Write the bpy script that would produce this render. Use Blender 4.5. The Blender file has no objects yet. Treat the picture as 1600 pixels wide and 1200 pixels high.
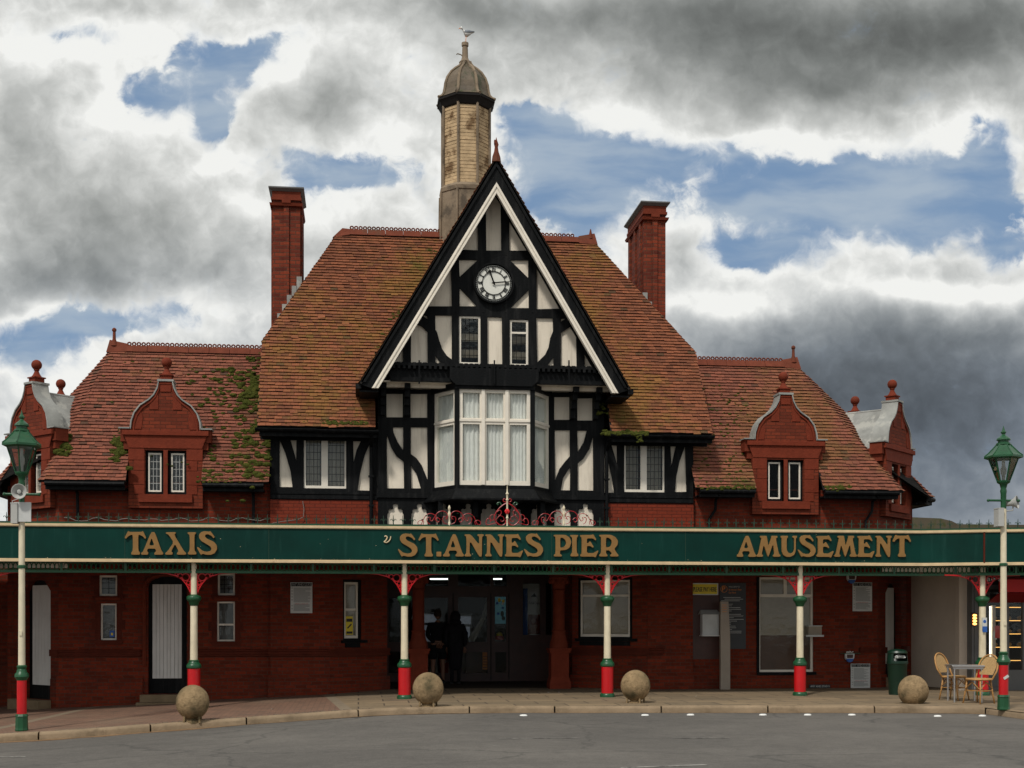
import bpy, bmesh, math, random
from mathutils import Vector, Matrix
from mathutils.geometry import tessellate_polygon
R = math.radians
S = bpy.context.scene
C = S.collection
random.seed(7)

# ------------------------------------------------------------------ camera
TH = math.atan(0.12)
SN, CS = math.sin(TH), math.cos(TH)
FPX = 2000.0
HZ = 965.0
EYE = 1.6
cam = bpy.data.cameras.new('camera')
cam_o = bpy.data.objects.new('camera', cam); C.objects.link(cam_o)
cam_o.location = (0, 0, EYE); cam_o.rotation_euler = (R(90), 0, -TH)
cam.sensor_width = 36; cam.lens = 36*FPX/1600
cam.shift_y = (HZ-600)/1600
cam.clip_start = 0.1; cam.clip_end = 3000
S.camera = cam_o

# ------------------------------------------------------------------ node helpers
class NT:
    def __init__(s, tree): s.t = tree; s.n = tree.nodes; s.l = tree.links
    def node(s, kind, **kw):
        n = s.n.new(kind)
        for k, v in kw.items(): setattr(n, k, v)
        return n
    def put(s, sock, v):
        if isinstance(v, bpy.types.NodeSocket): s.l.new(v, sock)
        elif v is not None: sock.default_value = v
    def m(s, op, a, b=None, c=None, clamp=False):
        n = s.node('ShaderNodeMath', operation=op); n.use_clamp = clamp
        s.put(n.inputs[0], a)
        if b is not None: s.put(n.inputs[1], b)
        if c is not None: s.put(n.inputs[2], c)
        return n.outputs[0]
    def vm(s, op, a, b=None, out=0):
        n = s.node('ShaderNodeVectorMath', operation=op)
        s.put(n.inputs[0], a)
        if b is not None: s.put(n.inputs[1], b)
        return n.outputs[out]
    def noise(s, vec, scale, detail=4, rough=.55, col=False, dist=0):
        n = s.node('ShaderNodeTexNoise'); s.put(n.inputs['Vector'], vec)
        n.inputs['Scale'].default_value = scale; n.inputs['Detail'].default_value = detail
        n.inputs['Roughness'].default_value = rough; n.inputs['Distortion'].default_value = dist
        return n.outputs[1 if col else 0]
    def mix(s, f, a, b, mode='MIX'):
        n = s.node('ShaderNodeMix', data_type='RGBA', blend_type=mode)
        s.put(n.inputs[0], f); s.put(n.inputs[6], a); s.put(n.inputs[7], b)
        return n.outputs[2]
    def ramp(s, f, lo, hi):   # smoothstep
        n = s.node('ShaderNodeMapRange', interpolation_type='SMOOTHSTEP')
        s.put(n.inputs[0], f); n.inputs[1].default_value = lo; n.inputs[2].default_value = hi
        return n.outputs[0]
    def xyz(s, x, y, z=0.0):
        n = s.node('ShaderNodeCombineXYZ')
        s.put(n.inputs[0], x); s.put(n.inputs[1], y); s.put(n.inputs[2], z)
        return n.outputs[0]
    def sep(s, v):
        n = s.node('ShaderNodeSeparateXYZ'); s.put(n.inputs[0], v); return n.outputs

# ------------------------------------------------------------------ sky (clouds placed by direction in the world)
W = bpy.data.worlds.new('World'); S.world = W; W.use_nodes = True
W.node_tree.nodes.clear()
w = NT(W.node_tree)
SUN_EL, SUN_ROT = R(52), R(215)
sky = w.node('ShaderNodeTexSky', sky_type='NISHITA'); sky.sun_disc = False
sky.sun_elevation = SUN_EL; sky.sun_rotation = SUN_ROT
sky.air_density = 1.0; sky.dust_density = 1.6; sky.ozone_density = 2.0
gen = w.node('ShaderNodeTexCoord').outputs['Generated']
dF = w.vm('DOT_PRODUCT', gen, (SN, CS, 0), out=1)
dR = w.vm('DOT_PRODUCT', gen, (CS, -SN, 0), out=1)
dZ = w.vm('DOT_PRODUCT', gen, (0, 0, 1), out=1)
den = w.m('MAXIMUM', w.m('ABSOLUTE', dF), 0.12)
qa = w.m('MULTIPLY_ADD', w.m('DIVIDE', dR, den), 20.0, 8.0)
qb = w.m('SUBTRACT', 9.65, w.m('MULTIPLY', w.m('DIVIDE', dZ, den), 20.0))
q = w.xyz(qa, qb)
wn = w.noise(q, .5, 5, .5, col=True)
q2 = w.vm('ADD', q, w.vm('MULTIPLY', w.vm('SUBTRACT', wn, (.5, .5, .5)), (1.5, 1.1, 0)))
sx = w.sep(q2)
def gauss(lst, sx):
    tot = None
    for (cx, cy, rx, ry, amp) in lst:
        a = w.m('MULTIPLY', w.m('SUBTRACT', sx[0], cx), 1/rx)
        b = w.m('MULTIPLY', w.m('SUBTRACT', sx[1], cy), 1/ry)
        e = w.m('EXPONENT', w.m('MULTIPLY', w.m('ADD', w.m('MULTIPLY', a, a), w.m('MULTIPLY', b, b)), -1.0))
        tot = w.m('MULTIPLY', e, amp) if tot is None else w.m('MULTIPLY_ADD', e, amp, tot)
    return tot
def puff(vec, scale, detail=2.0, rough=.5):     # rounded cumulus billows
    v = w.node('ShaderNodeTexVoronoi', feature='F1', distance='EUCLIDEAN'); v.normalize = True
    w.put(v.inputs['Vector'], vec); v.inputs['Scale'].default_value = scale
    v.inputs['Detail'].default_value = detail; v.inputs['Roughness'].default_value = rough; v.inputs['Lacunarity'].default_value = 2.1
    return w.m('SUBTRACT', .40, v.outputs['Distance'])
BLUE = [(2.4,1.5,.5,.28,1.0),(3.2,1.1,.6,.36,1.1),(3.95,.75,.6,.28,.95),(3.2,1.85,.42,.42,1.0),(1.5,.6,1.0,.22,.6),(1.9,5.1,1.4,.30,.8),(.5,5.5,1.1,.50,1.0),
        (6.6,1.1,.4,.35,.55),(5.6,2.65,1.3,.38,.95),(4.5,2.35,.5,.2,.4),(8.3,1.75,.6,.40,.9),(8.7,2.6,1.0,.7,1.0),(10.2,2.45,1.4,.32,1.0),(12.3,3.1,1.7,.55,1.3),
        (14.7,3.3,1.6,.55,1.2),(9.0,3.5,.9,.6,.95),(11.8,4.05,1.1,.35,.9),(15.4,2.3,.5,.7,.9),(14.0,2.7,1.2,.3,.5),(15.9,3.9,.8,.35,.5)]
DARK = [(1.6,3.6,1.5,.60,.48),(.8,4.4,1.2,.45,.55),(.3,2.3,.9,.8,.36),(3.1,4.3,1.2,.35,.45),(5.2,1.65,.7,.32,.50),(12.9,.6,3.4,.85,1.0),
        (15.8,.4,2.0,.6,.6),(13.4,6.2,2.9,1.2,1.0),(15.7,6.8,2.0,1.6,.6),(11.6,6.2,1.4,.9,.55),(9.0,.1,2.5,.4,.45),
        (12.9,1.5,1.4,.4,.5),(1.9,.1,1.2,.2,.25),(15.2,5.2,1.3,.30,.35),(5.5,3.9,1.2,.4,.25),(13,8.3,4,1,.5),(7.0,.2,1.5,.3,.3),(10.7,4.1,.35,.35,.3),(2.4,2.7,.8,.4,.2)]
WHITE = [(1.1,.85,1.3,.35,.40),(1.6,6.0,1.0,.35,.4),(11.6,4.85,1.3,.22,.5),(10.1,3.1,.4,.35,.5),(14.6,4.55,1.8,.24,.6),(14.9,2.3,.5,.5,.4),(4.5,3.3,1.0,.35,.25),
         (1.9,1.75,.9,.22,.5),(4.3,1.2,.5,.25,.4),(9.5,1.85,1.2,.22,.4),(12.3,2.4,1.4,.22,.5),(3.3,2.6,.6,.22,.4),(.6,5.0,1.0,.2,.3),(6.2,2.0,.5,.25,.3)]
blue = gauss(BLUE, sx)
qp = w.vm('ADD', q, w.vm('MULTIPLY', w.vm('SUBTRACT', w.noise(q, 1.6, 4, .5, col=True), (.5, .5, .5)), (.55, .45, 0)))
pf = puff(qp, 1.5); L_OFF = (.07, -.16, 0)
pfu = puff(w.vm('ADD', qp, L_OFF), 1.5)
fb = w.noise(q, .8, 6, .5)
wisp = w.noise(w.vm('ADD', qp, (5.3, 1.7, 2.0)), 3.0, 8, .62)
dens = w.m('SUBTRACT', w.m('MULTIPLY_ADD', pf, 1.15, w.m('MULTIPLY_ADD', w.m('SUBTRACT', fb, .5), .9, w.m('MULTIPLY_ADD', w.m('SUBTRACT', wisp, .5), 1.0, .42))), blue)
soft = w.ramp(w.noise(w.vm('ADD', q, (9.1, 3.3, 5.0)), .8, 3, .5), .42, .60)
ch = w.node('ShaderNodeMix', data_type='FLOAT'); w.put(ch.inputs[0], soft); w.put(ch.inputs[2], w.ramp(dens, -.22, .12)); w.put(ch.inputs[3], w.ramp(dens, -.46, .34))
cover = ch.outputs[0]
dark = w.m('SUBTRACT', gauss(DARK, sx), gauss(WHITE, sx))
relief = w.m('SUBTRACT', pfu, pf)
big = w.noise(w.vm('ADD', q2, (3.1, 7.7, 1.0)), .55, 5, .5)
bigu = w.noise(w.vm('ADD', q2, (3.22, 7.42, 1.0)), .55, 5, .5)
edge = w.ramp(dens, .05, .85)
shade = w.m('MULTIPLY_ADD', relief, .60, w.m('MULTIPLY_ADD', w.m('SUBTRACT', bigu, big), .8, w.m('MULTIPLY_ADD', w.m('SUBTRACT', big, .5), .45, w.m('MULTIPLY_ADD', dark, .92, w.m('MULTIPLY', edge, .24)))))
shade = w.m('MAXIMUM', shade, -.02)
lum = w.m('EXPONENT', w.m('MULTIPLY', shade, -1.5))
rg = w.ramp(sx[1], 3.0, 7.0)
tint = w.mix(w.m('MULTIPLY', w.m('MINIMUM', shade, 1.0), .9), (.86, .865, .84, 1), w.mix(rg, (.80, .85, .82, 1), (.70, .84, 1.02, 1)))
clv = w.node('ShaderNodeVectorMath', operation='SCALE'); w.put(clv.inputs[0], tint); w.put(clv.inputs['Scale'], lum)
cl = clv.outputs[0]
bl = w.node('ShaderNodeVectorMath', operation='SCALE'); w.put(bl.inputs[0], sky.outputs[0]); bl.inputs['Scale'].default_value = .085
bluec = w.mix(.80, bl.outputs[0], (.20, .315, .49, 1))
cirrus = w.noise(w.vm('MULTIPLY', w.vm('ADD', q, w.vm('MULTIPLY', wn, (0, .8, 0))), (.4, 1.5, 1)), 1.0, 6, .5)
bluec = w.mix(w.m('MULTIPLY', w.ramp(cirrus, .36, .70), .65), bluec, (.48, .55, .61, 1))
skyc = w.mix(cover, bluec, cl)
bg = w.node('ShaderNodeBackground'); w.put(bg.inputs[0], skyc); bg.inputs[1].default_value = 1.0
wo = w.node('ShaderNodeOutputWorld'); w.l.new(bg.outputs[0], wo.inputs[0])
W.cycles.sampling_method = "MANUAL"; W.cycles.sample_map_resolution = 256

sun = bpy.data.lights.new('sun', 'SUN'); sun.energy = 2.5; sun.angle = R(6); sun.color = (1, .95, .87)
sun_o = bpy.data.objects.new('sun', sun); C.objects.link(sun_o)
d = Vector((math.sin(SUN_ROT)*math.cos(SUN_EL), math.cos(SUN_ROT)*math.cos(SUN_EL), math.sin(SUN_EL)))
sun_o.rotation_euler = d.to_track_quat('Z', 'Y').to_euler(); sun_o.location = (0, -10, 30)
S.view_settings.view_transform = 'Standard'; S.view_settings.look = 'None'
S.view_settings.exposure = 0.0; S.view_settings.gamma = 1

# ------------------------------------------------------------------ placing
def PT(px, py, Y):
    u = (px-800)/FPX; v = (HZ-py)/FPX; t = Y/(CS-u*SN)
    return Vector((t*(SN+u*CS), Y, EYE+t*v))
def P2(px, py, Y):
    p = PT(px, py, Y); return (p.x, p.z)
def P2s(l, Y): return [P2(a, b, Y) for a, b in l]
def rectpx(x0, y0, x1, y1, Y):
    a = P2(x0, y1, Y); b = P2(x1, y0, Y); c = P2(x0, y0, Y); d_ = P2(x1, y1, Y)
    zb = (a[1]+d_[1])/2; zt = (b[1]+c[1])/2
    return (a[0], zb, b[0], zt)
def rect(r): x0, z0, x1, z1 = r; return [(x0, z0), (x1, z0), (x1, z1), (x0, z1)]
def gz(X):
    X = min(max(X, -40), 60)
    if X > 1.5: return 0.0
    if X > -.5: return -.047*(X-1.5)**2/4
    return .047*(X-.5)
def onground(px, py, dz=0.0):
    z = 0.0
    for i in range(20):
        u = (px-800)/FPX; t = (EYE-z-dz)*FPX/(py-HZ)
        X = t*(SN+u*CS); Y = t*(CS-u*SN); z = gz(X)
    return Vector((X, Y, z+dz))

def proj(x, y, z):
    dep = x*SN+y*CS; rt = x*CS-y*SN; return 800+FPX*rt/dep, HZ-FPX*(z-EYE)/dep
# ------------------------------------------------------------------ mesh builder
class MB:
    def __init__(s): s.v = []; s.f = []; s.mi = []; s.cur = 0; s.rnd = None
    def mat(s, i): s.cur = i; return s
    def add(s, vs, fs):
        b = len(s.v); s.v += [tuple(p) for p in vs]
        for f in fs: s.f.append([b+i for i in f]); s.mi.append(s.cur)
        return s
    def box(s, x0, y0, z0, x1, y1, z1, bev=0):
        if x0 > x1: x0, x1 = x1, x0
        if y0 > y1: y0, y1 = y1, y0
        if z0 > z1: z0, z1 = z1, z0
        return s.add([(x0,y0,z0),(x1,y0,z0),(x1,y1,z0),(x0,y1,z0),(x0,y0,z1),(x1,y0,z1),(x1,y1,z1),(x0,y1,z1)],
                     [(0,3,2,1),(4,5,6,7),(0,1,5,4),(1,2,6,5),(2,3,7,6),(3,0,4,7)])
    def bar(s, a, b, w_, h, up=(0, 0, 1)):
        a = Vector(a); b = Vector(b); d_ = (b-a).normalized(); u = Vector(up)
        if abs(d_.dot(u)) > .98: u = Vector((0, 1, 0))
        r = d_.cross(u).normalized()*w_/2; t = r.cross(d_).normalized()*h/2
        vs = [a-r-t, a+r-t, a+r+t, a-r+t, b-r-t, b+r-t, b+r+t, b-r+t]
        return s.add(vs, [(0,3,2,1),(4,5,6,7),(0,1,5,4),(1,2,6,5),(2,3,7,6),(3,0,4,7)])
    def tube(s, pts, r, n=6, cap=True):
        pts = [Vector(p) for p in pts]; rings = []
        prev = None
        for i, p in enumerate(pts):
            d_ = (pts[min(i+1, len(pts)-1)]-pts[max(i-1, 0)])
            if d_.length < 1e-9: d_ = Vector((0, 0, 1))
            d_.normalize()
            if prev is None:
                u = Vector((0, 1, 0)) if abs(d_.y) < .9 else Vector((1, 0, 0))
            else: u = prev
            a = (u-d_*u.dot(d_)).normalized(); prev = a; b_ = d_.cross(a)
            rr = r[i] if isinstance(r, (list, tuple)) else r
            rings.append([p+(a*math.cos(2*math.pi*k/n)+b_*math.sin(2*math.pi*k/n))*rr for k in range(n)])
        vs = [x for rg_ in rings for x in rg_]; fs = []
        for i in range(len(pts)-1):
            for k in range(n):
                fs.append((i*n+k, i*n+(k+1) % n, (i+1)*n+(k+1) % n, (i+1)*n+k))
        if cap: fs += [tuple(reversed(range(n))), tuple(range((len(pts)-1)*n, len(pts)*n))]
        return s.add(vs, fs)
    def lathe(s, prof, c=(0, 0, 0), n=24, rot=0.0, cap=True):
        vs = []; fs = []
        for (r, z) in prof:
            for k in range(n):
                a = 2*math.pi*k/n+rot
                vs.append((c[0]+r*math.cos(a), c[1]+r*math.sin(a), c[2]+z))
        for i in range(len(prof)-1):
            for k in range(n):
                fs.append((i*n+k, i*n+(k+1) % n, (i+1)*n+(k+1) % n, (i+1)*n+k))
        if cap: fs += [tuple(reversed(range(n))), tuple(range((len(prof)-1)*n, len(prof)*n))]
        return s.add(vs, fs)
    def slab(s, outer, holes=(), y=0.0, th=.1):
        """polygon in x,z; front at y facing -y, back at y+th; with real holes"""
        def area(p): return sum(p[i][0]*p[(i+1) % len(p)][1]-p[(i+1) % len(p)][0]*p[i][1] for i in range(len(p)))/2
        if area(outer) < 0: outer = outer[::-1]
        hs = [h[::-1] if area(h) > 0 else list(h) for h in holes]
        loops = [list(outer)]+hs
        tri = tessellate_polygon([[Vector((a, b, 0)) for a, b in L] for L in loops])
        flat = [p for L in loops for p in L]; n = len(flat)
        vs = [(a, y, b) for a, b in flat]+[(a, y+th, b) for a, b in flat]
        fs = []
        for t in tri:
            a, b, c = [flat[i] for i in t]
            ar = (b[0]-a[0])*(c[1]-a[1])-(c[0]-a[0])*(b[1]-a[1])
            if abs(ar) < 1e-12: continue
            tt = tuple(t) if ar > 0 else tuple(reversed(t))
            fs.append(tt); fs.append(tuple(i+n for i in reversed(tt)))
        o = 0
        for L in loops:
            k = len(L)
            for i in range(k):
                j = (i+1) % k
                fs.append((o+i, o+i+n, o+j+n, o+j))
            o += k
        return s.add(vs, fs)
    def prism(s, pts, z0, z1):
        n = len(pts); ar = sum(pts[i][0]*pts[(i+1) % n][1]-pts[(i+1) % n][0]*pts[i][1] for i in range(n))
        if ar < 0: pts = pts[::-1]
        vs = [(a, b, z0) for a, b in pts]+[(a, b, z1) for a, b in pts]
        fs = [tuple(reversed(range(n))), tuple(range(n, 2*n))]+[(i, (i+1) % n, (i+1) % n+n, i+n) for i in range(n)]
        return s.add(vs, fs)
    def sphere(s, c, r, n=12, m_=8, sc=(1, 1, 1), jit=0):
        vs = [(c[0], c[1], c[2]-r*sc[2])]
        for i in range(1, m_):
            a = -math.pi/2+math.pi*i/m_
            for k in range(n):
                b = 2*math.pi*k/n; rr = r*(1+random.uniform(-jit, jit))
                vs.append((c[0]+rr*math.cos(a)*math.cos(b)*sc[0], c[1]+rr*math.cos(a)*math.sin(b)*sc[1], c[2]+rr*math.sin(a)*sc[2]))
        vs.append((c[0], c[1], c[2]+r*sc[2]))
        fs = [(0, 1+(k+1) % n, 1+k) for k in range(n)]
        for i in range(m_-2):
            for k in range(n):
                fs.append((1+i*n+k, 1+i*n+(k+1) % n, 1+(i+1)*n+(k+1) % n, 1+(i+1)*n+k))
        L = len(vs)-1; b0 = 1+(m_-2)*n
        fs += [(b0+k, b0+(k+1) % n, L) for k in range(n)]
        return s.add(vs, fs)

def wmat(o):
    m_ = o.matrix_parent_inverse @ o.matrix_basis if o.parent else o.matrix_basis
    return wmat(o.parent) @ m_ if o.parent else m_.copy()
def obj(name, mb, mats, parent=None, loc=None, rotz=None, local=False, smooth=False, bevel=0, label=None):
    me = bpy.data.meshes.new(name)
    me.from_pydata(mb.v, [], mb.f)
    if not isinstance(mats, (list, tuple)): mats = [mats]
    for m_ in mats: me.materials.append(m_)
    me.polygons.foreach_set('material_index', mb.mi)
    if mb.rnd:
        at = me.color_attributes.new('rnd', 'FLOAT_COLOR', 'POINT')
        flat = []
        for c in mb.rnd: flat += [c[0], c[1], c[2], 1]
        at.data.foreach_set('color', flat)
    if smooth is True: me.polygons.foreach_set('use_smooth', [True]*len(me.polygons))
    me.update()
    if isinstance(smooth, (int, float)) and smooth is not True and smooth:
        me.polygons.foreach_set('use_smooth', [True]*len(me.polygons))
        me.set_sharp_from_angle(angle=R(smooth))
    o = bpy.data.objects.new(name, me); C.objects.link(o)
    if loc is not None: o.location = loc
    if rotz is not None: o.rotation_euler = (0, 0, rotz)
    if parent is not None:
        o.parent = parent
        if not local: o.matrix_parent_inverse = wmat(parent).inverted()
    if bevel:
        b = o.modifiers.new('bevel', 'BEVEL'); b.width = bevel; b.segments = 2; b.limit_method = 'ANGLE'; b.angle_limit = R(40)
    if label: o['label'] = label
    return o
def thing(name, label, cat, loc, rotz=0, group=None):
    o = bpy.data.objects.new(name, None); C.objects.link(o); o.location = loc; o.rotation_euler = (0, 0, rotz)
    o.empty_display_size = .2
    return tag(o, label, cat, group)
def tag(o, label, cat, group=None, kind=None):
    o['label'] = label; o['category'] = cat
    if group: o['group'] = group
    if kind: o['kind'] = kind
    return o
def struct(o): o['kind'] = 'structure'; return o
def copy_tree(o, parent=None):
    c = o.copy(); C.objects.link(c)
    if parent is not None: c.parent = parent
    for ch in list(o.children): copy_tree(ch, c)
    return c
def text(mb, s, x, z, h, y, width=None, align='L', th=.002):
    cu = bpy.data.curves.new('t', 'FONT'); cu.body = s; cu.size = 1.0
    o = bpy.data.objects.new('t', cu); C.objects.link(o)
    dg = bpy.context.evaluated_depsgraph_get(); dg.update()
    me = o.evaluated_get(dg).to_mesh()
    vs = [tuple(v.co) for v in me.vertices]; fs = [tuple(p.vertices) for p in me.polygons]
    o.evaluated_get(dg).to_mesh_clear(); bpy.data.objects.remove(o); bpy.data.curves.remove(cu)
    x0 = min(v[0] for v in vs); x1 = max(v[0] for v in vs); y0 = min(v[1] for v in vs); y1 = max(v[1] for v in vs)
    sz = h/(y1-y0); sxx = width/(x1-x0) if width else sz
    wd = (x1-x0)*sxx; ox = x if align == 'L' else x-wd/2
    mb.add([(ox+(v[0]-x0)*sxx, y, z+(v[1]-y0)*sz) for v in vs], fs)
    return wd

# ------------------------------------------------------------------ materials
MT = {}
def mat(name, col, rough=.7, ns=3.0, na=.15, bump=.0, bs=40, metal=0, spec=.5, col2=None, c2lo=.5, c2hi=.7, ns2=1.2, emit=None, es=0, streak=None, chips=None):
    m_ = bpy.data.materials.new(name); m_.use_nodes = True
    n = NT(m_.node_tree); p = n.n['Principled BSDF']
    tc = n.node('ShaderNodeTexCoord').outputs['Object']
    c = (*col, 1)
    f = n.noise(tc, ns, 6, .6)
    k = n.m('MULTIPLY_ADD', n.m('SUBTRACT', f, .5), na*4, 1.0)
    sc = n.node('ShaderNodeVectorMath', operation='SCALE'); sc.inputs[0].default_value = col; n.put(sc.inputs['Scale'], k)
    out = sc.outputs[0]
    if col2 is not None:
        f2 = n.ramp(n.noise(tc, ns2, 8, .65), c2lo, c2hi)
        out = n.mix(f2, out, (*col2, 1))
    if streak:   # rain streaks running down the surface
        f3 = n.ramp(n.noise(n.vm('MULTIPLY', tc, (9, 9, .7)), 1.0, 6, .65), streak[1], streak[1]+.22)
        out = n.mix(n.m('MULTIPLY', f3, streak[2]), out, (*streak[0], 1))
    if chips:
        f4 = n.ramp(n.noise(tc, 38, 4, .6), .70, .74); out = n.mix(n.m('MULTIPLY', f4, chips[1]), out, (*chips[0], 1))
    n.put(p.inputs['Base Color'], out)
    p.inputs['Roughness'].default_value = rough; p.inputs['Metallic'].default_value = metal
    p.inputs['Specular IOR Level'].default_value = spec if (spec != .5 or rough < .7) else .15
    if bump:
        b = n.node('ShaderNodeBump'); b.inputs['Strength'].default_value = bump; b.inputs['Distance'].default_value = .02
        n.put(b.inputs['Height'], n.noise(tc, bs, 5, .6)); n.put(p.inputs['Normal'], b.outputs[0])
    if emit:
        p.inputs['Emission Color'].default_value = (*emit, 1); p.inputs['Emission Strength'].default_value = es
    MT[name] = m_
    return m_
def brick(name, c1, c2, mort, bw=.225, rh=.075, ms=.009, blotch=(.25, .5, .7), bc=(.05, .02, .015), rough=.8, bump=.5):
    m_ = bpy.data.materials.new(name); m_.use_nodes = True
    n = NT(m_.node_tree); p = n.n['Principled BSDF']
    tc = n.node('ShaderNodeTexCoord').outputs['Object']; s_ = n.sep(tc)
    uv = n.xyz(n.m('ADD', s_[0], s_[1]), s_[2])
    b = n.node('ShaderNodeTexBrick'); n.put(b.inputs['Vector'], uv)
    b.inputs['Scale'].default_value = 1; b.inputs['Brick Width'].default_value = bw; b.inputs['Row Height'].default_value = rh
    b.inputs['Mortar Size'].default_value = ms; b.inputs['Mortar Smooth'].default_value = .3
    b.inputs['Color1'].default_value = (*c1, 1); b.inputs['Color2'].default_value = (*c2, 1); b.inputs['Mortar'].default_value = (*mort, 1)
    b.inputs['Bias'].default_value = -.1
    f = n.noise(tc, 1.1, 7, .62); g = n.noise(tc, 14, 4, .6)
    c = n.mix(n.m('MULTIPLY', n.ramp(f, blotch[1], blotch[2]), blotch[0]), b.outputs[0], (*bc, 1))
    k = n.m('MULTIPLY_ADD', n.m('SUBTRACT', g, .5), .7, 1.0)
    sc = n.node('ShaderNodeVectorMath', operation='SCALE'); n.put(sc.inputs[0], c); n.put(sc.inputs['Scale'], k)
    n.put(p.inputs['Base Color'], sc.outputs[0]); p.inputs['Roughness'].default_value = rough; p.inputs['Specular IOR Level'].default_value = .15
    bp = n.node('ShaderNodeBump'); bp.inputs['Strength'].default_value = bump; bp.inputs['Distance'].default_value = .008
    n.put(bp.inputs['Height'], n.m('MULTIPLY_ADD', g, .4, n.m('SUBTRACT', 1, b.outputs[1]))); n.put(p.inputs['Normal'], bp.outputs[0])
    MT[name] = m_; return m_
def tilemat(name, reds, lichen, green, wl, wg, spots, gspots):
    """clay tile: each tile its own tone; orange lichen and green moss grow in patches fixed to the roof"""
    m_ = bpy.data.materials.new(name); m_.use_nodes = True
    n = NT(m_.node_tree); p = n.n['Principled BSDF']
    tc = n.node('ShaderNodeTexCoord').outputs['Object']
    at = n.node('ShaderNodeAttribute', attribute_name='rnd').outputs['Color']; r = n.sep(at)
    base = n.mix(r[0], (*reds[0], 1), (*reds[1], 1))
    base = n.mix(n.ramp(r[1], .955, 1.0), base, (*reds[2], 1))
    f = n.noise(tc, .9, 8, .65); f2 = n.noise(tc, 9, 5, .65); f3 = n.noise(w_off(n, tc), 1.4, 7, .7)
    def spotsum(lst):
        tot = None; s_ = n.sep(tc)
        for (x, z, rx, rz, a_) in lst:
            a = n.m('MULTIPLY', n.m('SUBTRACT', s_[0], x), 1/rx); b = n.m('MULTIPLY', n.m('SUBTRACT', s_[2], z), 1/rz)
            e = n.m('MULTIPLY', n.m('EXPONENT', n.m('MULTIPLY', n.m('ADD', n.m('MULTIPLY', a, a), n.m('MULTIPLY', b, b)), -1.0)), a_)
            tot = e if tot is None else n.m('ADD', tot, e)
        return tot if tot is not None else 0.0
    lm = n.m('ADD', n.m('MULTIPLY_ADD', f, 1.0, n.m('MULTIPLY', f2, .55)), spotsum(spots))
    lm = n.m('MULTIPLY', n.ramp(n.m('MULTIPLY_ADD', r[2], .12, lm), .80, 1.15), wl)
    c = n.mix(lm, base, (*lichen, 1))
    gm = n.m('ADD', n.m('MULTIPLY_ADD', f3, 1.0, n.m('MULTIPLY', f2, .5)), spotsum(gspots))
    gm = n.m('MULTIPLY', n.ramp(gm, .92, 1.2), wg)
    c = n.mix(gm, c, (*green, 1))
    k = n.m('MULTIPLY_ADD', n.m('SUBTRACT', n.noise(tc, 30, 4, .6), .5), .9, 1.0)
    sc = n.node('ShaderNodeVectorMath', operation='SCALE'); n.put(sc.inputs[0], c); n.put(sc.inputs['Scale'], k)
    n.put(p.inputs['Base Color'], sc.outputs[0]); p.inputs['Roughness'].default_value = .85; p.inputs['Specular IOR Level'].default_value = .15
    b = n.node('ShaderNodeBump'); b.inputs['Strength'].default_value = .5; b.inputs['Distance'].default_value = .01
    n.put(b.inputs['Height'], n.noise(tc, 45, 4, .6)); n.put(p.inputs['Normal'], b.outputs[0])
    MT[name] = m_; return m_
def w_off(n, tc): return n.vm('ADD', tc, (13.1, 4.2, 7.7))

mat('terracotta', (.155, .030, .014), .75, 5, .22, .4, 30, col2=(.10, .022, .012), c2lo=.52, c2hi=.75)
mat('terracotta_bright', (.165, .029, .013), .75, 7, .2, .4, 30, col2=(.12, .03, .016), c2lo=.55, c2hi=.78)
brick('brick', (.20, .028, .011), (.105, .018, .008), (.095, .040, .026), blotch=(.5, .5, .7))
brick('brick_dormer', (.19, .036, .016), (.12, .024, .012), (.09, .024, .013))
mat('dark_stone', (.095, .018, .009), .75, 5, .22, .4, 30, col2=(.05, .012, .007), c2lo=.52, c2hi=.75)
brick('brick_painted', (.20, .031, .013), (.165, .026, .011), (.10, .018, .009), blotch=(.3, .5, .75), bc=(.11, .018, .012), rough=.6, bump=.4)
brick('brick_chimney', (.22, .042, .019), (.085, .018, .012), (.10, .04, .025), .24, .085, .011, (.4, .52, .7))
mat('lead', (.26, .265, .25), .55, 2.2, .3, .25, 14, spec=.4, col2=(.36, .36, .33), c2lo=.5, c2hi=.62, ns2=3)
mat('timber_black', (.0032, .0038, .0045), .6, 4, .25, .35, 25, spec=.13, col2=(.012, .013, .015), c2lo=.58, c2hi=.8, streak=((.022, .022, .022), .48, .6))
mat('plaster', (.80, .72, .60), .8, 2.5, .08, .25, 30, col2=(.50, .45, .37), c2lo=.6, c2hi=.85, ns2=2.2, streak=((.42, .36, .28), .50, .45))
mat('white_paint', (.78, .72, .62), .5, 4, .08, .1, 30, chips=((.2, .12, .06), .7), col2=(.42, .30, .18), c2lo=.68, c2hi=.85, ns2=6)
mat('door_white', (.66, .65, .62), .5, 2, .08, .1, 20, streak=((.36, .34, .30), .50, .5), chips=((.25, .2, .15), .6))
mat('fascia_green', (.0003, .030, .023), .5, 1.2, .3, .05, 6, spec=.16, col2=(.001, .040, .031), c2lo=.55, c2hi=.75, ns2=.8, streak=((.010, .055, .045), .52, .6))
mat('trim_cream', (.62, .47, .28), .5, 6, .15, .1, 30, col2=(.25, .15, .08), c2lo=.62, c2hi=.8, ns2=5)
mat('letter_gold', (.25, .135, .042), .55, 6, .15, .1, 30, spec=.3)
mat('letter_edge', (.62, .50, .30), .5, 6, .15)
mat('iron_green', (.012, .075, .030), .35, 5, .25, .15, 30, spec=.4, col2=(.03, .06, .02), c2lo=.58, c2hi=.75, ns2=5)
mat('scroll_red', (.34, .004, .009), .4, 4, .2)
mat('cresting_green', (.010, .040, .020), .5, 5, .25)
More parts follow.
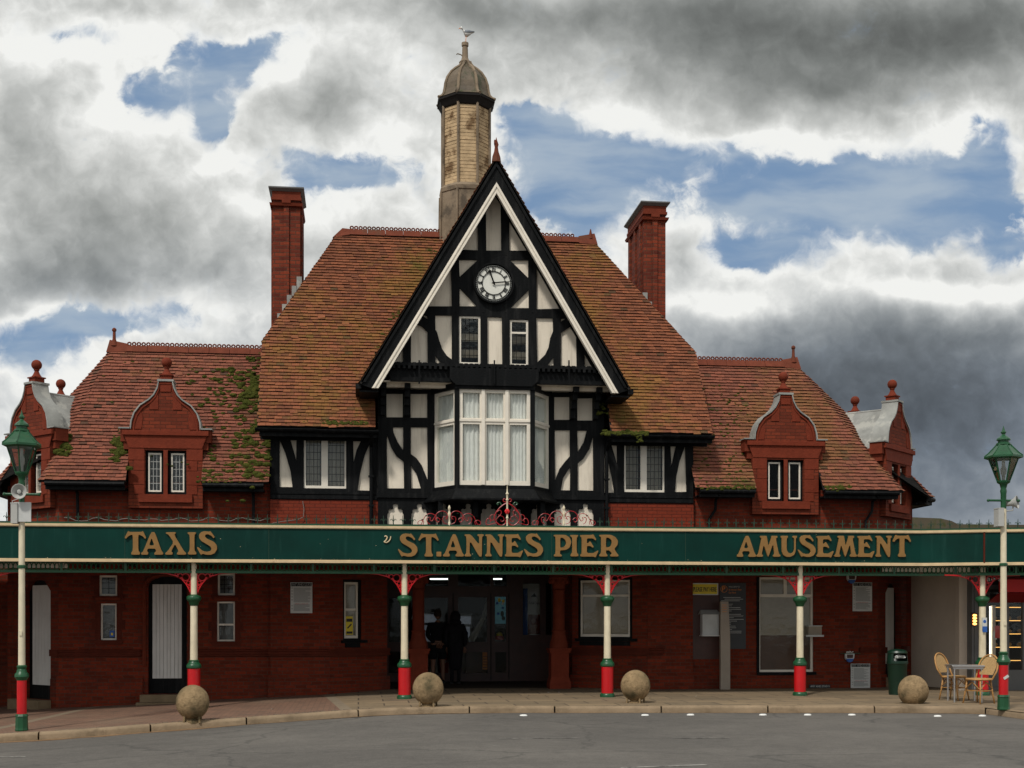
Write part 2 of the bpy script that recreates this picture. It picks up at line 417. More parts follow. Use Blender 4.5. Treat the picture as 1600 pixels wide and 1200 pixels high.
mat('iron_red', (.50, .004, .008), .35, 4, .15, .1, 20, col2=(.30, .006, .008), c2lo=.6, c2hi=.8, ns2=4, chips=((.5, .35, .3), .6))
mat('post_cream', (.70, .62, .45), .45, 5, .12, .1, 30, streak=((.35, .27, .14), .50, .5), chips=((.16, .10, .05), .8), col2=(.35, .30, .14), c2lo=.66, c2hi=.82, ns2=5)
mat('concrete_ball', (.27, .19, .105), .9, 14, .45, .9, 35, col2=(.08, .066, .036), c2lo=.46, c2hi=.66, ns2=3.5)
mat('tower_boards', (.47, .34, .20), .75, 5, .3, .3, 20, col2=(.15, .09, .045), c2lo=.50, c2hi=.66, ns2=3)
mat('tower_stone', (.22, .17, .12), .8, 2.5, .35, .4, 15, col2=(.10, .08, .06), c2lo=.5, c2hi=.65, ns2=1.8)
mat('dome_lead', (.105, .078, .050), .6, 3, .5, .3, 18, col2=(.045, .045, .015), c2lo=.48, c2hi=.6, ns2=2.4)
mat('rafter_dark', (.018, .016, .015), .8, 3, .3)
mat('moss', (.050, .058, .009), .95, 30, .6, .8, 60, col2=(.085, .082, .014), c2lo=.5, c2hi=.7, ns2=8)
mat('ridge_tile', (.15, .040, .022), .8, 6, .25, .3, 30, col2=(.10, .05, .03), c2lo=.5, c2hi=.7)
mat('clock_white', (.74, .74, .68), .45, 5, .06, 0)
mat('wood_door', (.050, .014, .008), .45, 4, .3, .2, 20)
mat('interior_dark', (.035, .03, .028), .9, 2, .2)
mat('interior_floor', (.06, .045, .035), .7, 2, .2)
mat('curtain', (.82, .82, .80), .9, 8, .08, 0, 20)
mat('blind', (.34, .29, .23), .9, 8, .08, 0, 20)
mat('steel', (.5, .5, .5), .35, 8, .1, 0, metal=.9)
mat('grey_plastic', (.42, .42, .40), .5, 5, .12)
mat('pale_grey_paint', (.52, .53, .52), .45, 5, .12)
mat('cane', (.42, .22, .07), .6, 20, .25, .3, 60)
mat('cane_weave', (.40, .26, .12), .75, 60, .35, .5, 120)
mat('bin_green', (.003, .024, .013), .4, 4, .2)
mat('sign_white', (.56, .57, .55), .5, 4, .06)
mat('sign_black', (.012, .012, .013), .5, 4, .1)
mat('sign_red', (.5, .03, .02), .5, 4, .1)
mat('sign_yellow', (.75, .58, .03), .5, 4, .06)
mat('sign_blue', (.02, .10, .38), .5, 4, .1)
mat('sign_text', (.10, .10, .10), .6, 4, .1)
mat('sign_text_pale', (.5, .5, .48), .6, 4, .1)
mat('board_dark', (.030, .032, .036), .5, 2, .3)
mat('orange', (.75, .22, .02), .6, 4, .1)
mat('skin', (.24, .115, .07), .6, 6, .1)
mat('cloth_black', (.010, .010, .012), .9, 6, .3, .3, 40)
mat('cloth_dark', (.016, .015, .018), .9, 6, .3, .3, 40)
mat('cloth_pale', (.55, .54, .48), .9, 6, .1)
mat('hair', (.03, .018, .010), .8, 30, .3)
mat('gull_white', (.75, .75, .73), .7, 6, .1)
mat('gull_grey', (.22, .24, .27), .7, 6, .15)
mat('cable_grey', (.20, .18, .16), .6, 4, .1)
mat('cream_render', (.66, .56, .46), .85, 1.5, .1, .15, 20)
mat('net_curtain', (.52, .48, .42), .9, 8, .1, 0, 20)
mat('grey_panel', (.11, .11, .11), .6, 3, .15)
mat('awning_red', (.55, .012, .012), .6, 2, .15)
mat('awning_dark', (.18, .004, .006), .7, 2, .15)
mat('far_roof', (.10, .085, .06), .85, 1.2, .3, .3, 6, col2=(.06, .07, .025), c2lo=.5, c2hi=.65)
mat('stud_white', (.85, .85, .83), .3, 4, .04)
mat('line_paint', (.30, .29, .27), .8, 6, .35, 0, col2=(.10, .095, .09), c2lo=.42, c2hi=.58, ns2=9)
mat('step_stone', (.21, .155, .095), .85, 4, .2, .4, 25)
mat('rose_red', (.6, .008, .012), .4, 4, .1)
mat('lamp_lit', (.8, .5, .2), .5, 4, 0, emit=(1, .42, .10), es=4.0)
mat('tube_lit', (.9, .9, .8), .5, 4, 0, emit=(1, .95, .78), es=2.5)
mat('shelf_lit', (.8, .5, .2), .5, 4, 0, emit=(1, .5, .12), es=1.6)
mat('strip_lit', (.9, .9, .9), .5, 4, 0, emit=(.9, 1, .92), es=4.0)
mat('stained_glow', (.03, .10, .14), .4, 9, .5, emit=(.05, .14, .16), es=.16)  # stained glass is no lamp; emission adds a faint glow, also on one display
mat('game_lit', (.2, .2, .3), .4, 9, .5, emit=(.30, .34, .40), es=.16)
mat('pastry', (.45, .24, .07), .7, 20, .3)

def glassmat(name, refl=.6, tint=(.85, .9, .88)):
    m_ = bpy.data.materials.new(name); m_.use_nodes = True; n = NT(m_.node_tree); n.n.clear()
    tr = n.node('ShaderNodeBsdfTransparent'); tr.inputs[0].default_value = (*tint, 1)
    gl = n.node('ShaderNodeBsdfGlossy'); gl.inputs['Roughness'].default_value = .04; gl.inputs[0].default_value = (.9, .95, .95, 1)
    fr = n.node('ShaderNodeFresnel'); fr.inputs[0].default_value = 1.5
    tc = n.node('ShaderNodeTexCoord').outputs['Object']
    b = n.node('ShaderNodeBump'); b.inputs['Strength'].default_value = .12; b.inputs['Distance'].default_value = .02
    n.put(b.inputs['Height'], n.noise(tc, 5, 2, .5)); n.put(gl.inputs['Normal'], b.outputs[0])
    mx = n.node('ShaderNodeMixShader'); n.put(mx.inputs[0], n.m('MULTIPLY_ADD', fr.outputs[0], refl*1.6, .02*refl, clamp=True))
    n.l.new(tr.outputs[0], mx.inputs[1]); n.l.new(gl.outputs[0], mx.inputs[2])
    o = n.node('ShaderNodeOutputMaterial'); n.l.new(mx.outputs[0], o.inputs[0]); MT[name] = m_; return m_
glassmat('glass', .2, (.97, .98, .97)); glassmat('lamp_glass', 1.2, (.92, .94, .92)); glassmat('lead_glass', .38, (.92, .93, .92)); glassmat('glass_dark', .10, (.85, .86, .85))
M = MT
# ------------------------------------------------------------------ ground
def groundmat(name, kind):
    m_ = bpy.data.materials.new(name); m_.use_nodes = True; n = NT(m_.node_tree); p = n.n['Principled BSDF']
    tc = n.node('ShaderNodeTexCoord').outputs['Object']; s_ = n.sep(tc)
    big = n.noise(tc, .35, 6, .6); mid = n.noise(tc, 2.5, 6, .65); fine = n.noise(tc, 90, 3, .7)
    if kind == 'asphalt':
        c = n.mix(n.ramp(big, .35, .7), (.090, .083, .075, 1), (.122, .112, .100, 1))
        streak = n.noise(n.vm('MULTIPLY', tc, (.25, 2.2, 1)), 1.6, 7, .65)
        c = n.mix(n.m('MULTIPLY', n.ramp(streak, .5, .72), .45), c, (.068, .064, .058, 1))
        grit = n.noise(tc, 35, 3, .8)
        k = n.m('MULTIPLY_ADD', n.m('SUBTRACT', fine, .5), 1.5, n.m('MULTIPLY_ADD', n.m('SUBTRACT', grit, .5), 1.2, n.m('MULTIPLY_ADD', n.m('SUBTRACT', n.noise(tc, 7, 5, .75), .5), .8, n.m('MULTIPLY_ADD', n.m('SUBTRACT', mid, .5), .45, 1.0))))
        hgt = fine; rough = .85; bs = .5
        # tar repair patches and cracks
        v = n.node('ShaderNodeTexVoronoi', feature='DISTANCE_TO_EDGE'); n.put(v.inputs['Vector'], n.vm('ADD', tc, n.vm('MULTIPLY', n.noise(tc, .9, 5, .6, col=True), (1.2, 1.2, 0)))); v.inputs['Scale'].default_value = .22
        c = n.mix(n.m('MULTIPLY', n.m('SUBTRACT', 1.0, n.ramp(v.outputs[0], .0, .008)), .6), c, (.04, .038, .035, 1))
    else:
        b = n.node('ShaderNodeTexBrick'); n.put(b.inputs['Vector'], n.xyz(s_[0], s_[1])); b.inputs['Scale'].default_value = 1
        b.inputs['Brick Width'].default_value = .21; b.inputs['Row Height'].default_value = .11; b.inputs['Mortar Size'].default_value = .006
        b.inputs['Color1'].default_value = (.20, .108, .068, 1); b.inputs['Color2'].default_value = (.145, .080, .052, 1); b.inputs['Mortar'].default_value = (.065, .045, .032, 1)
        b2 = n.node('ShaderNodeTexBrick'); n.put(b2.inputs['Vector'], n.xyz(s_[0], s_[1])); b2.inputs['Scale'].default_value = 1
        b2.inputs['Brick Width'].default_value = .95; b2.inputs['Row Height'].default_value = .62; b2.inputs['Mortar Size'].default_value = .014
        b2.inputs['Color1'].default_value = (.235, .17, .10, 1); b2.inputs['Color2'].default_value = (.15, .112, .068, 1); b2.inputs['Mortar'].default_value = (.055, .04, .026, 1)
        lx = n.m('MULTIPLY_ADD', n.m('SUBTRACT', s_[1], 27.0), .09, s_[0])
        c = n.mix(n.m('GREATER_THAN', lx, -.5), b.outputs[0], b2.outputs[0])
        band = n.m('LESS_THAN', n.m('ABSOLUTE', n.m('ADD', lx, .58)), .10)
        lx2 = n.m('MULTIPLY_ADD', n.m('SUBTRACT', s_[1], 24.0), -.13, s_[0])
        band2 = n.m('LESS_THAN', n.m('ABSOLUTE', n.m('ADD', lx2, 6.05)), .11)
        c = n.mix(n.m('MAXIMUM', band, band2), c, (.20, .155, .105, 1))
        c = n.mix(n.m('MULTIPLY', n.ramp(mid, .5, .72), .5), c, (.075, .058, .042, 1))
        c = n.mix(n.m('MULTIPLY', n.ramp(big, .5, .7), .35), c, (.20, .15, .10, 1))
        k = n.m('MULTIPLY_ADD', n.m('SUBTRACT', n.noise(tc, 25, 4, .7), .5), .8, 1.0)
        hgt = n.m('MULTIPLY_ADD', fine, .3, n.m('SUBTRACT', 1, n.m('MULTIPLY', b2.outputs[1], n.m('GREATER_THAN', lx, -.5)))); rough = .8; bs = .4
    sc = n.node('ShaderNodeVectorMath', operation='SCALE'); n.put(sc.inputs[0], c); n.put(sc.inputs['Scale'], k)
    n.put(p.inputs['Base Color'], sc.outputs[0]); p.inputs['Roughness'].default_value = rough
    bp = n.node('ShaderNodeBump'); bp.inputs['Strength'].default_value = bs; bp.inputs['Distance'].default_value = .01
    n.put(bp.inputs['Height'], hgt); n.put(p.inputs['Normal'], bp.outputs[0]); MT[name] = m_; return m_
groundmat('asphalt', 'asphalt'); groundmat('paving', 'paving')
mat('kerb_stone', (.25, .185, .12), .8, 2.2, .3, .5, 25, col2=(.15, .11, .07), c2lo=.5, c2hi=.7)
mat('gutter_dirt', (.21, .13, .07), .9, 4, .4, .3, 30)
mat('sett', (.17, .13, .095), .85, 9, .4, .5, 30)
mat('earth', (.09, .08, .06), .9, .5, .3)

KH = .115
kpx = [(0,1160),(60,1156.5),(130,1152),(200,1146.5),(270,1141),(350,1135),(420,1130),(485,1125.5),(560,1120),(620,1117),(700,1115),(800,1114),
       (900,1114),(1000,1114),(1100,1114),(1200,1114),(1300,1114),(1400,1114.3),(1500,1115),(1540,1116)]
kp = [onground(a, b, -KH) for a, b in kpx]
kp = [Vector((p.x, p.y, 0)) for p in kp]
_a = kp[-1]; _e = onground(1600, 1127, -KH); kp += [_a+Vector((.04, -.5, 0)), Vector((_a.x+.10, _e.y+.12, 0)), Vector((_a.x+.25, _e.y, 0)), Vector((_e.x+.5, _e.y, 0))]
l0 = kp[0]; dr = (kp[0]-kp[3]).normalized()
ext = []
for i in range(1, 9):
    ang = i*.035; dd = Vector((dr.x*math.cos(ang)-dr.y*math.sin(ang), dr.x*math.sin(ang)+dr.y*math.cos(ang), 0))
    l0 = l0+dd*1.6; ext.append(l0.copy())
kp = ext[::-1]+kp
r0 = kp[-1]; kp += [r0+Vector((2.5*i, .02*i, 0)) for i in range(1, 9)]
# resample kerb polyline
def resample(pts, step):
    out = [pts[0]]; acc = 0
    for a, b in zip(pts, pts[1:]):
        L = (b-a).length; n_ = max(1, int(round(L/step)))
        for i in range(1, n_+1): out.append(a.lerp(b, i/n_))
    return out
kr = resample(kp, .45)
def kerbY(X):
    for a, b in zip(kr, kr[1:]):
        if a.x <= X <= b.x: return a.y+(b.y-a.y)*(X-a.x)/max(1e-6, b.x-a.x)
    return kr[0].y if X < kr[0].x else kr[-1].y
# road: one sheet following the fall of the ground, running under kerb and pavement edge
b = MB(); NX = 90; xs = [-60+i*(130/NX) for i in range(NX+1)]
ys = [-40, -10, 0, 8, 14, 18, 22, 26]
for X in xs:
    for Y in ys: b.v.append((X, Y, gz(X)-KH))
for i in range(NX):
    for j in range(len(ys)-1):
        a = i*len(ys)+j; b.f.append([a, a+len(ys), a+len(ys)+1, a+1]); b.mi.append(0)
struct(obj('road', b, M['asphalt']))
b = MB().add([(-900,-300,-2.2),(900,-300,-2.2),(900,1500,-2.2),(-900,1500,-2.2)], [(0,1,2,3)])
struct(obj('ground', b, M['earth']))
# pavement
b = MB(); cols = []
for k in kr:
    Y0 = k.y+.05
    yy = [Y0+(36-Y0)*t for t in (0, .03, .08, .15, .25, .4, .6, .8, 1)]
    cols.append([(k.x, y, gz(k.x)) for y in yy])
n_ = len(cols[0])
for c in cols: b.v += c
for i in range(len(cols)-1):
    for j in range(n_-1):
        a = i*n_+j; b.f.append([a, a+n_, a+n_+1, a+1]); b.mi.append(0)
struct(obj('pavement', b, M['paving']))
# kerb stones as one swept edging with joints
b = MB(); prof = [(0, -KH-.05), (0, -.045), (.012, -.015), (.04, .004), (.16, .008), (.165, -.1)]
seglen = 0; stones = [[kr[0]]]
for a, c in zip(kr, kr[1:]):
    stones[-1].append(c); seglen += (c-a).length
    if seglen > 1.45+random.uniform(-.2, .3): stones.append([c]); seglen = 0
for st in stones:
    if len(st) < 2: continue
    rows = []; dz = random.uniform(-.006, .008)
    for i, p in enumerate(st):
        q_ = p.copy(); d_ = (st[min(i+1, len(st)-1)]-st[max(i-1, 0)]).normalized()
        if i == 0: q_ = q_+d_*.014
        if i == len(st)-1: q_ = q_-d_*.014
        nrm = Vector((-d_.y, d_.x, 0))
        rows.append([(q_+nrm*o).to_tuple()[:2]+(gz(q_.x)+z+dz,) for o, z in prof])
    m_ = len(prof); vs = [v for r_ in rows for v in r_]; fs = []
    for i in range(len(rows)-1):
        for k in range(m_-1): fs.append((i*m_+k, (i+1)*m_+k, (i+1)*m_+k+1, i*m_+k+1))
    fs.append(tuple(range(m_))); fs.append(tuple(reversed(range((len(rows)-1)*m_, len(rows)*m_))))
    b.add(vs, fs)
struct(obj('kerb', b, M['kerb_stone'], smooth=35))
# row of small setts behind the kerb on the left
b = MB()
for i in range(len(kr)-1):
    p = kr[i]
    if -14 < p.x < .3:
        d_ = (kr[i+1]-p); L = d_.length; d_.normalize(); nrm = Vector((-d_.y, d_.x, 0))
        for k in range(int(L/.11)):
            q_ = p+d_*(k*.11+.055)+nrm*.235; z = gz(q_.x)+random.uniform(.004, .014)
            b.bar((q_-d_*.045).to_tuple()[:2]+(z-.03,), (q_+d_*.045).to_tuple()[:2]+(z-.03,), .1, .06)
struct(obj('sett_edging', b, M['sett']))
# sand and dirt lying in the gutter, ragged outer edge
b = MB(); L = []
for i, p in enumerate(kr):
    if p.x > 15: break
    wd = (.06+.10*random.random())*(1.6 if p.x < -2 else .35)
    L.append(((p.x, p.y+.02, gz(p.x)-KH+.004), (p.x, p.y-wd, gz(p.x)-KH+.004)))
for i in range(len(L)-1): b.add([L[i][0], L[i][1], L[i+1][1], L[i+1][0]], [(0, 1, 2, 3)])
struct(obj('gutter_dirt', b, M['gutter_dirt']))
# worn white lines
b = MB()
for (x0, y0, x1, y1, wd) in [(-60,1183,40,1182,.08),(780,1154,905,1153,.05),(1050,1153.5,1140,1153,.05),(970,1199.5,1105,1194.5,.09),(770,1165,780,1165,.02)]:
    a = onground(x0, y0, -KH+.005); c = onground(x1, y1, -KH+.005)
    b.add([(a.x,a.y-wd/2,a.z),(c.x,c.y-wd/2,c.z),(c.x,c.y+wd/2,c.z),(a.x,a.y+wd/2,a.z)], [(0,1,2,3)])
struct(obj('road_marking', b, M['line_paint']))

# ------------------------------------------------------------------ the pier building
bld = thing('pier_building', 'red brick pier entrance building with clock gable, tiled roofs and corner tower', 'building', (2.9, 28, 0))
def O(name, mb, m_, par=bld, **k): return obj(name, mb, m_, par, **k)
XC = 2.9
YW = 27.95; YG = 28.05      # main front plane / wing plane
def hole(r): return rect(r)

class RF:  # roof slope with real overlapping tiles
    def __init__(s): s.t = MB(); s.t.rnd = []; s.b = MB()
    def slope(s, pts, gauge=.098, wid=.165, th=.013, base=.05, notch=None):
        pts = [Vector(p) for p in pts]; o = pts[0]; u = (pts[1]-pts[0]).normalized()
        nn = u.cross(pts[2]-pts[0]).normalized(); v = nn.cross(u).normalized()
        uv = [((p-o).dot(u), (p-o).dot(v)) for p in pts]
        W3 = lambda a, b_, h: o+u*a+v*b_+nn*h
        k = len(pts)
        pv = list(uv)
        if notch: n0, n1, nv = notch; pv = [uv[0], (n0, 0), (n0, nv), (n1, nv), (n1, 0)]+uv[1:]
        kk = len(pv); tr = tessellate_polygon([[Vector((a, b_, 0)) for a, b_ in pv]])
        s.b.add([W3(a, b_, -.004) for a, b_ in pv]+[W3(a, b_, -base) for a, b_ in pv],
                [tuple(t) for t in tr]+[tuple(i+kk for i in t) for t in tr]+[(i, i+kk, (i+1) % kk+kk, (i+1) % kk) for i in range(kk)])
        vmax = max(q_[1] for q_ in uv)
        def ext(vv):
            xs_ = []
            for i in range(k):
                (a0, b0), (a1, b1) = uv[i], uv[(i+1) % k]
                if (b0-vv)*(b1-vv) <= 0 and abs(b1-b0) > 1e-6: xs_.append(a0+(a1-a0)*(vv-b0)/(b1-b0))
            return (min(xs_), max(xs_)) if len(xs_) > 1 else None
        n_ = int(vmax/gauge)
        for r_ in range(n_):
            v0 = r_*gauge; v1 = min(v0+gauge*1.05, vmax-.002)
            e0 = ext(v0+1e-4); e1 = ext(v1)
            if not e0 or not e1: continue
            off = (r_ % 2)*wid/2+random.uniform(-.02, .02); sag = random.uniform(-.005, .005)
            a = e0[0]-off
            while a < e0[1]:
                a0 = max(a+.002, e0[0]-.012); a1 = min(a+wid-.002, e0[1]+.012)
                if notch and v0 < notch[2]-.02:
                    if a0 < notch[0] < a1: a1 = notch[0]
                    elif a0 < notch[1] < a1: a0 = notch[1]
                    elif notch[0] <= a0 and a1 <= notch[1]: a += wid; continue
                if a1-a0 > .03:
                    h0 = th+.014+random.uniform(0, .009); tl = random.uniform(-.006, .006); dv = random.uniform(-.008, .008)+sag
                    if random.random() < .012: dv -= random.uniform(.02, .05); tl *= 2
                    t0 = max(a0, e1[0]-.012); t1 = min(a1, e1[1]+.012)
                    if t1 < t0: t0 = t1 = (t0+t1)/2
                    P_ = [W3(a0, v0+dv, h0+tl), W3(a1, v0+dv, h0-tl), W3(t1, v1, .006), W3(t0, v1, .006), W3(a0, v0+dv+.003, h0-.012), W3(a1, v0+dv+.003, h0-.012)]
                    s.t.add(P_, [(0, 1, 2, 3), (4, 5, 1, 0), (0, 3, 4), (1, 5, 2)])
                    c = (random.random(), random.random(), random.random()); s.t.rnd += [c]*6
                a += wid
    def build(s, name, tm, bm_=None, par=bld):
        base = obj(name, s.b, bm_ or M['rafter_dark'], par)
        return base, obj('roof_tiles', s.t, tm, base)

REDS = ((.25, .088, .044), (.14, .053, .030), (.085, .05, .028))
REDW = ((.245, .084, .053), (.145, .055, .037), (.08, .045, .03))
tilemat('tile_main', REDS, (.21, .125, .026), (.080, .080, .016), .55, .8,
        [(1.2, 9.4, 1.0, 1.4, .18), (-.8, 7.3, 1.4, 1.2, .16), (-1.0, 6.0, 1.5, .6, .10), (5.0, 8.9, 1.2, 1.8, .20), (6.0, 6.6, 1.0, .8, .20), (7.0, 9.0, 1.0, 2.0, -.2), (-.5, 10, 1.2, .9, -.15)],
        [(1.4, 9.6, .35, .9, .30), (.1, 6.6, .7, .9, .12), (4.6, 9.6, .4, .8, .22), (5.7, 6.7, .5, .6, .25), (.2, 5.9, .9, .25, .10), (5.9, 5.95, .9, .2, .2), (7, 7.5, .8, 1.5, -.15), (-1.5, 9, 1, 2, -.2)])
tilemat('tile_wing', REDW, (.18, .11, .03), (.055, .065, .014), .45, .85,
        [(9.2, 5.2, 1.5, .8, .14), (9.8, 6.2, 2.4, 1.6, .14), (-4, 6, 3, 2, -.1)],
        [(-2.2, 6.0, .5, 1.2, .24), (-2.8, 5.1, 1.0, .5, .14), (8.0, 5.2, .5, .7, .14), (-5, 6.5, 1.5, 1.5, -.15), (8.6, 4.6, 1.5, .15, .2), (10.9, 4.6, .8, .12, .25)])

# --- main roof (tall, half hipped)
ME = (-2.12, 7.72); EY = 27.42; EZ = 5.64; RY = 30.92; RZ = 10.83; HY = 28.82; HZT = 7.71; RX = (-.46, 5.70)
def back(p): return (p[0], 2*RY-p[1], p[2])
EL = (ME[0], EY, EZ); ER = (ME[1], EY, EZ); HL = (ME[0], HY, HZT); HR = (ME[1], HY, HZT); RL = (RX[0], RY, RZ); RR = (RX[1], RY, RZ)
rf = RF()
rf.slope([EL, ER, HR, RR, RL, HL], notch=(.36-ME[0], 5.46-ME[0], 1.25/.5617))
rf.slope([back(ER), back(EL), back(HL), RL, RR, back(HR)])
rf.slope([back(HL), HL, RL]); rf.slope([HR, back(HR), RR])
main_roof, _ = rf.build('main_roof', M['tile_main'])
# --- gable roof over the clock gable
GAZ = 11.34; GEZ = 6.50; GEX = 2.88; GY0 = 26.90; GY1 = 31.4
rf = RF()
rf.slope([(XC-GEX, GY1, GEZ), (XC-GEX, GY0, GEZ), (XC, GY0, GAZ), (XC, GY1, GAZ)], gauge=.11)
rf.slope([(XC+GEX, GY0, GEZ), (XC+GEX, GY1, GEZ), (XC, GY1, GAZ), (XC, GY0, GAZ)], gauge=.11)
gable_roof, _ = rf.build('gable_roof', M['tile_main'])
# --- wing roofs
WEZ = 4.46; WY = 27.6; WRY = 29.8; WRZ = 7.68
def wing(sgn):
    if sgn < 0: rx, e1, e2, xi = -5.52, (-6.48, WY), (-7.95, 29.05), -1.9
    else: rx, e1, e2, xi = 10.45, (12.10, WY), (13.62, 29.10), 7.4
    RE = (rx, WRY, WRZ); RI = (xi, WRY, WRZ)
    A = (*e1, WEZ); B = (*e2, WEZ); I = (xi, WY, WEZ)
    Bb = (e2[0], 2*WRY-e2[1], WEZ); Ab = (e1[0], 2*WRY-e1[1], WEZ); Ib = (xi, 2*WRY-WY, WEZ)
    L = [[A, I, RI, RE], [B, A, RE], [Bb, B, RE], [Ab, Bb, RE], [Ib, Ab, RE, RI]]
    rf = RF()
    for q_ in L:
        q_ = list(q_)
        if sgn > 0:
            q_ = [q_[1], q_[0]]+([q_[3], q_[2]] if len(q_) == 4 else [q_[2]])
        ntc = None
        if q_[0][1] < 28 or q_[1][1] < 28:
            Lq = (Vector(q_[1])-Vector(q_[0])).length
            if len(q_) == 4: c_ = (-4.07 if sgn < 0 else 9.56)-q_[0][0]; ntc = (c_-.775, c_+.775, .52/.5617)
            else: ntc = (Lq/2-.775, Lq/2+.775, .50/.5617)
        rf.slope(q_, notch=ntc)
    r_, _ = rf.build('wing_roof', M['tile_wing'])
    r_['label'] = 'lower tiled roof of the %s wing' % ('left' if sgn < 0 else 'right')
    return r_
wroof_l = wing(-1); wroof_r = wing(1)
# --- ridge tiles with pierced cresting
def ridge(par, a, b_, step=.105, finL=None, finR=None):
    m_ = MB(); a = Vector(a); b_ = Vector(b_); L = (b_-a).length; d_ = (b_-a).normalized()
    n_ = int(L/.42)
    for i in range(n_):
        p = a+d_*(L*i/n_+.004); q_ = a+d_*(L*(i+1)/n_-.004); r_ = random.uniform(-.004, .004)
        m_.add([(p.x, p.y-.11, p.z-.10+r_), (q_.x, q_.y-.11, q_.z-.10+r_), (q_.x, q_.y-.02, q_.z+.05+r_), (p.x, p.y-.02, p.z+.05+r_),
                (p.x, p.y+.11, p.z-.10+r_), (q_.x, q_.y+.11, q_.z-.10+r_), (q_.x, q_.y+.02, q_.z+.05+r_), (p.x, p.y+.02, p.z+.05+r_)],
               [(0,1,2,3), (3,2,6,7), (5,4,7,6), (0,3,7,4), (1,5,6,2)])
    k = int(L/step)
    for i in range(k):
        c = a+d_*(step*(i+.5)); rr = .036
        pts = [(c.x+rr*math.cos(t)*1.05, c.y, c.z+.085+rr*math.sin(t)) for t in [2*math.pi*j/8 for j in range(9)]]
        m_.tube(pts, .017, 4, cap=False)
    return obj('ridge_tiles', m_, M['ridge_tile'], par)
ridge(main_roof, (RX[0]+.25, RY, RZ+.03), (RX[1]-.35, RY, RZ+.03))
ridge(wroof_l, (-5.2, WRY, WRZ+.03), (-2.0, WRY, WRZ+.03)); ridge(wroof_r, (7.3, WRY, WRZ+.03), (10.15, WRY, WRZ+.03))
def end_finial(par, x, y, z, sgn, h=.32, knob=True):
    m_ = MB()
    m_.add([(x-sgn*.30, y-.10, z-.12), (x+sgn*.16, y-.10, z-.14), (x+sgn*.10, y, z+.16), (x-sgn*.30, y, z+.08),
            (x-sgn*.30, y+.10, z-.12), (x+sgn*.16, y+.10, z-.14)], [(0,1,2,3), (4,3,2,5), (1,5,2), (0,3,4)])
    m_.lathe([(.085, 0), (.06, .08), (.038, .16), (.032, h), (.05, h+.02), (.05, h+.06), (.02, h+.09)] if knob else [(.07, 0), (.05, .06), (.012, .24)], (x, y, z+.02), 10)
    obj('ridge_finial', m_, M['ridge_tile'], par, smooth=40)
end_finial(wroof_l, -5.48, WRY, WRZ+.04, -1); end_finial(wroof_r, 10.40, WRY, WRZ+.04, 1)
end_finial(main_roof, RX[1]-.05, RY, RZ+.03, 1, knob=False)
m_ = MB(); x, y, z = RX[0]+.1, RY, RZ
m_.add([(x-.25, y-.11, z-.16), (x+.2, y-.11, z-.07), (x+.2, y, z+.08), (x-.02, y, z+.10), (x-.25, y+.11, z-.16), (x+.2, y+.11, z-.07)], [(0,1,2,3), (4,3,2,5), (0,3,4)])
obj('ridge_finial', m_, M['ridge_tile'], main_roof)
m_ = MB(); m_.lathe([(.10, -.12), (.085, 0), (.05, .10), (.035, .2), (.05, .26), (.02, .34), (.0, .42)], (XC, GY0+.05, GAZ+.02), 8)
m_.box(XC-.05, GY0, GAZ+.28, XC+.01, GY0+.06, GAZ+.36)
obj('ridge_finial', m_, M['ridge_tile'], gable_roof, smooth=40)

# --- bargeboards of the clock gable
k_ = (GAZ-GEZ)/GEX
def rake(sgn, o0, o1, zlow, drop=.0):
    # strip between horizontal insets o0..o1 from roof line, cut off level at zlow
    def xat(z, o): return XC+sgn*max(0, ((GAZ-.03-z)/k_)-o)
    za0 = GAZ-.03-o0*k_; za1 = GAZ-.03-o1*k_
    return [(XC, za0), (XC, za1), (xat(zlow+drop, o1), zlow+drop), (xat(zlow, o0), zlow)]
for sgn, lab in ((-1, 'left'), (1, 'right')):
    m_ = MB(); m_.slab(rake(sgn, .0, .30, GEZ-.02, -.08), (), GY0+.04, .07)
    m_.slab(rake(sgn, .0, .10, GEZ+.02), (), GY0+.0, .04)
    bb = O('bargeboard', m_, M['timber_black'])
    m_ = MB(); m_.slab(rake(sgn, .30, .435, GEZ-.10), (), GY0+.0, .12); m_.slab(rake(sgn, .335, .36, GEZ-.10), (), GY0-.02, .02); m_.slab(rake(sgn, .41, .44, GEZ-.10), (), GY0-.015, .015)
    obj('white_moulding', m_, M['white_paint'], bb)
    # eaves box foot and rainwater gutter running back
    m_ = MB(); x = XC+sgn*(GEX+.02)
    m_.bar((x, GY0+.05, GEZ-.06), (x, 28.0, GEZ-.06), .12, .10); m_.bar((x-sgn*.22, GY0+.11, GEZ-.15), (x-sgn*.22, 28.1, GEZ-.15), .40, .04)
    obj('gutter', m_, M['timber_black'], bb)
m_ = MB()
for sgn in (-1, 1):   # boarded soffit behind the bargeboard
    o0, o1 = .02, .5
    a = (XC, GAZ-.14); 
    vs = []
    for (zz, xx) in ((GAZ-.14, XC), (GEZ-.10, XC+sgn*(GEX-.02))):
        for yy in (GY0+.11, YG-.5): vs.append((xx, yy, zz))
    m_.add([vs[0], vs[2], vs[3], vs[1]], [(0, 1, 2, 3)])
O('gable_soffit', m_, M['timber_black'])

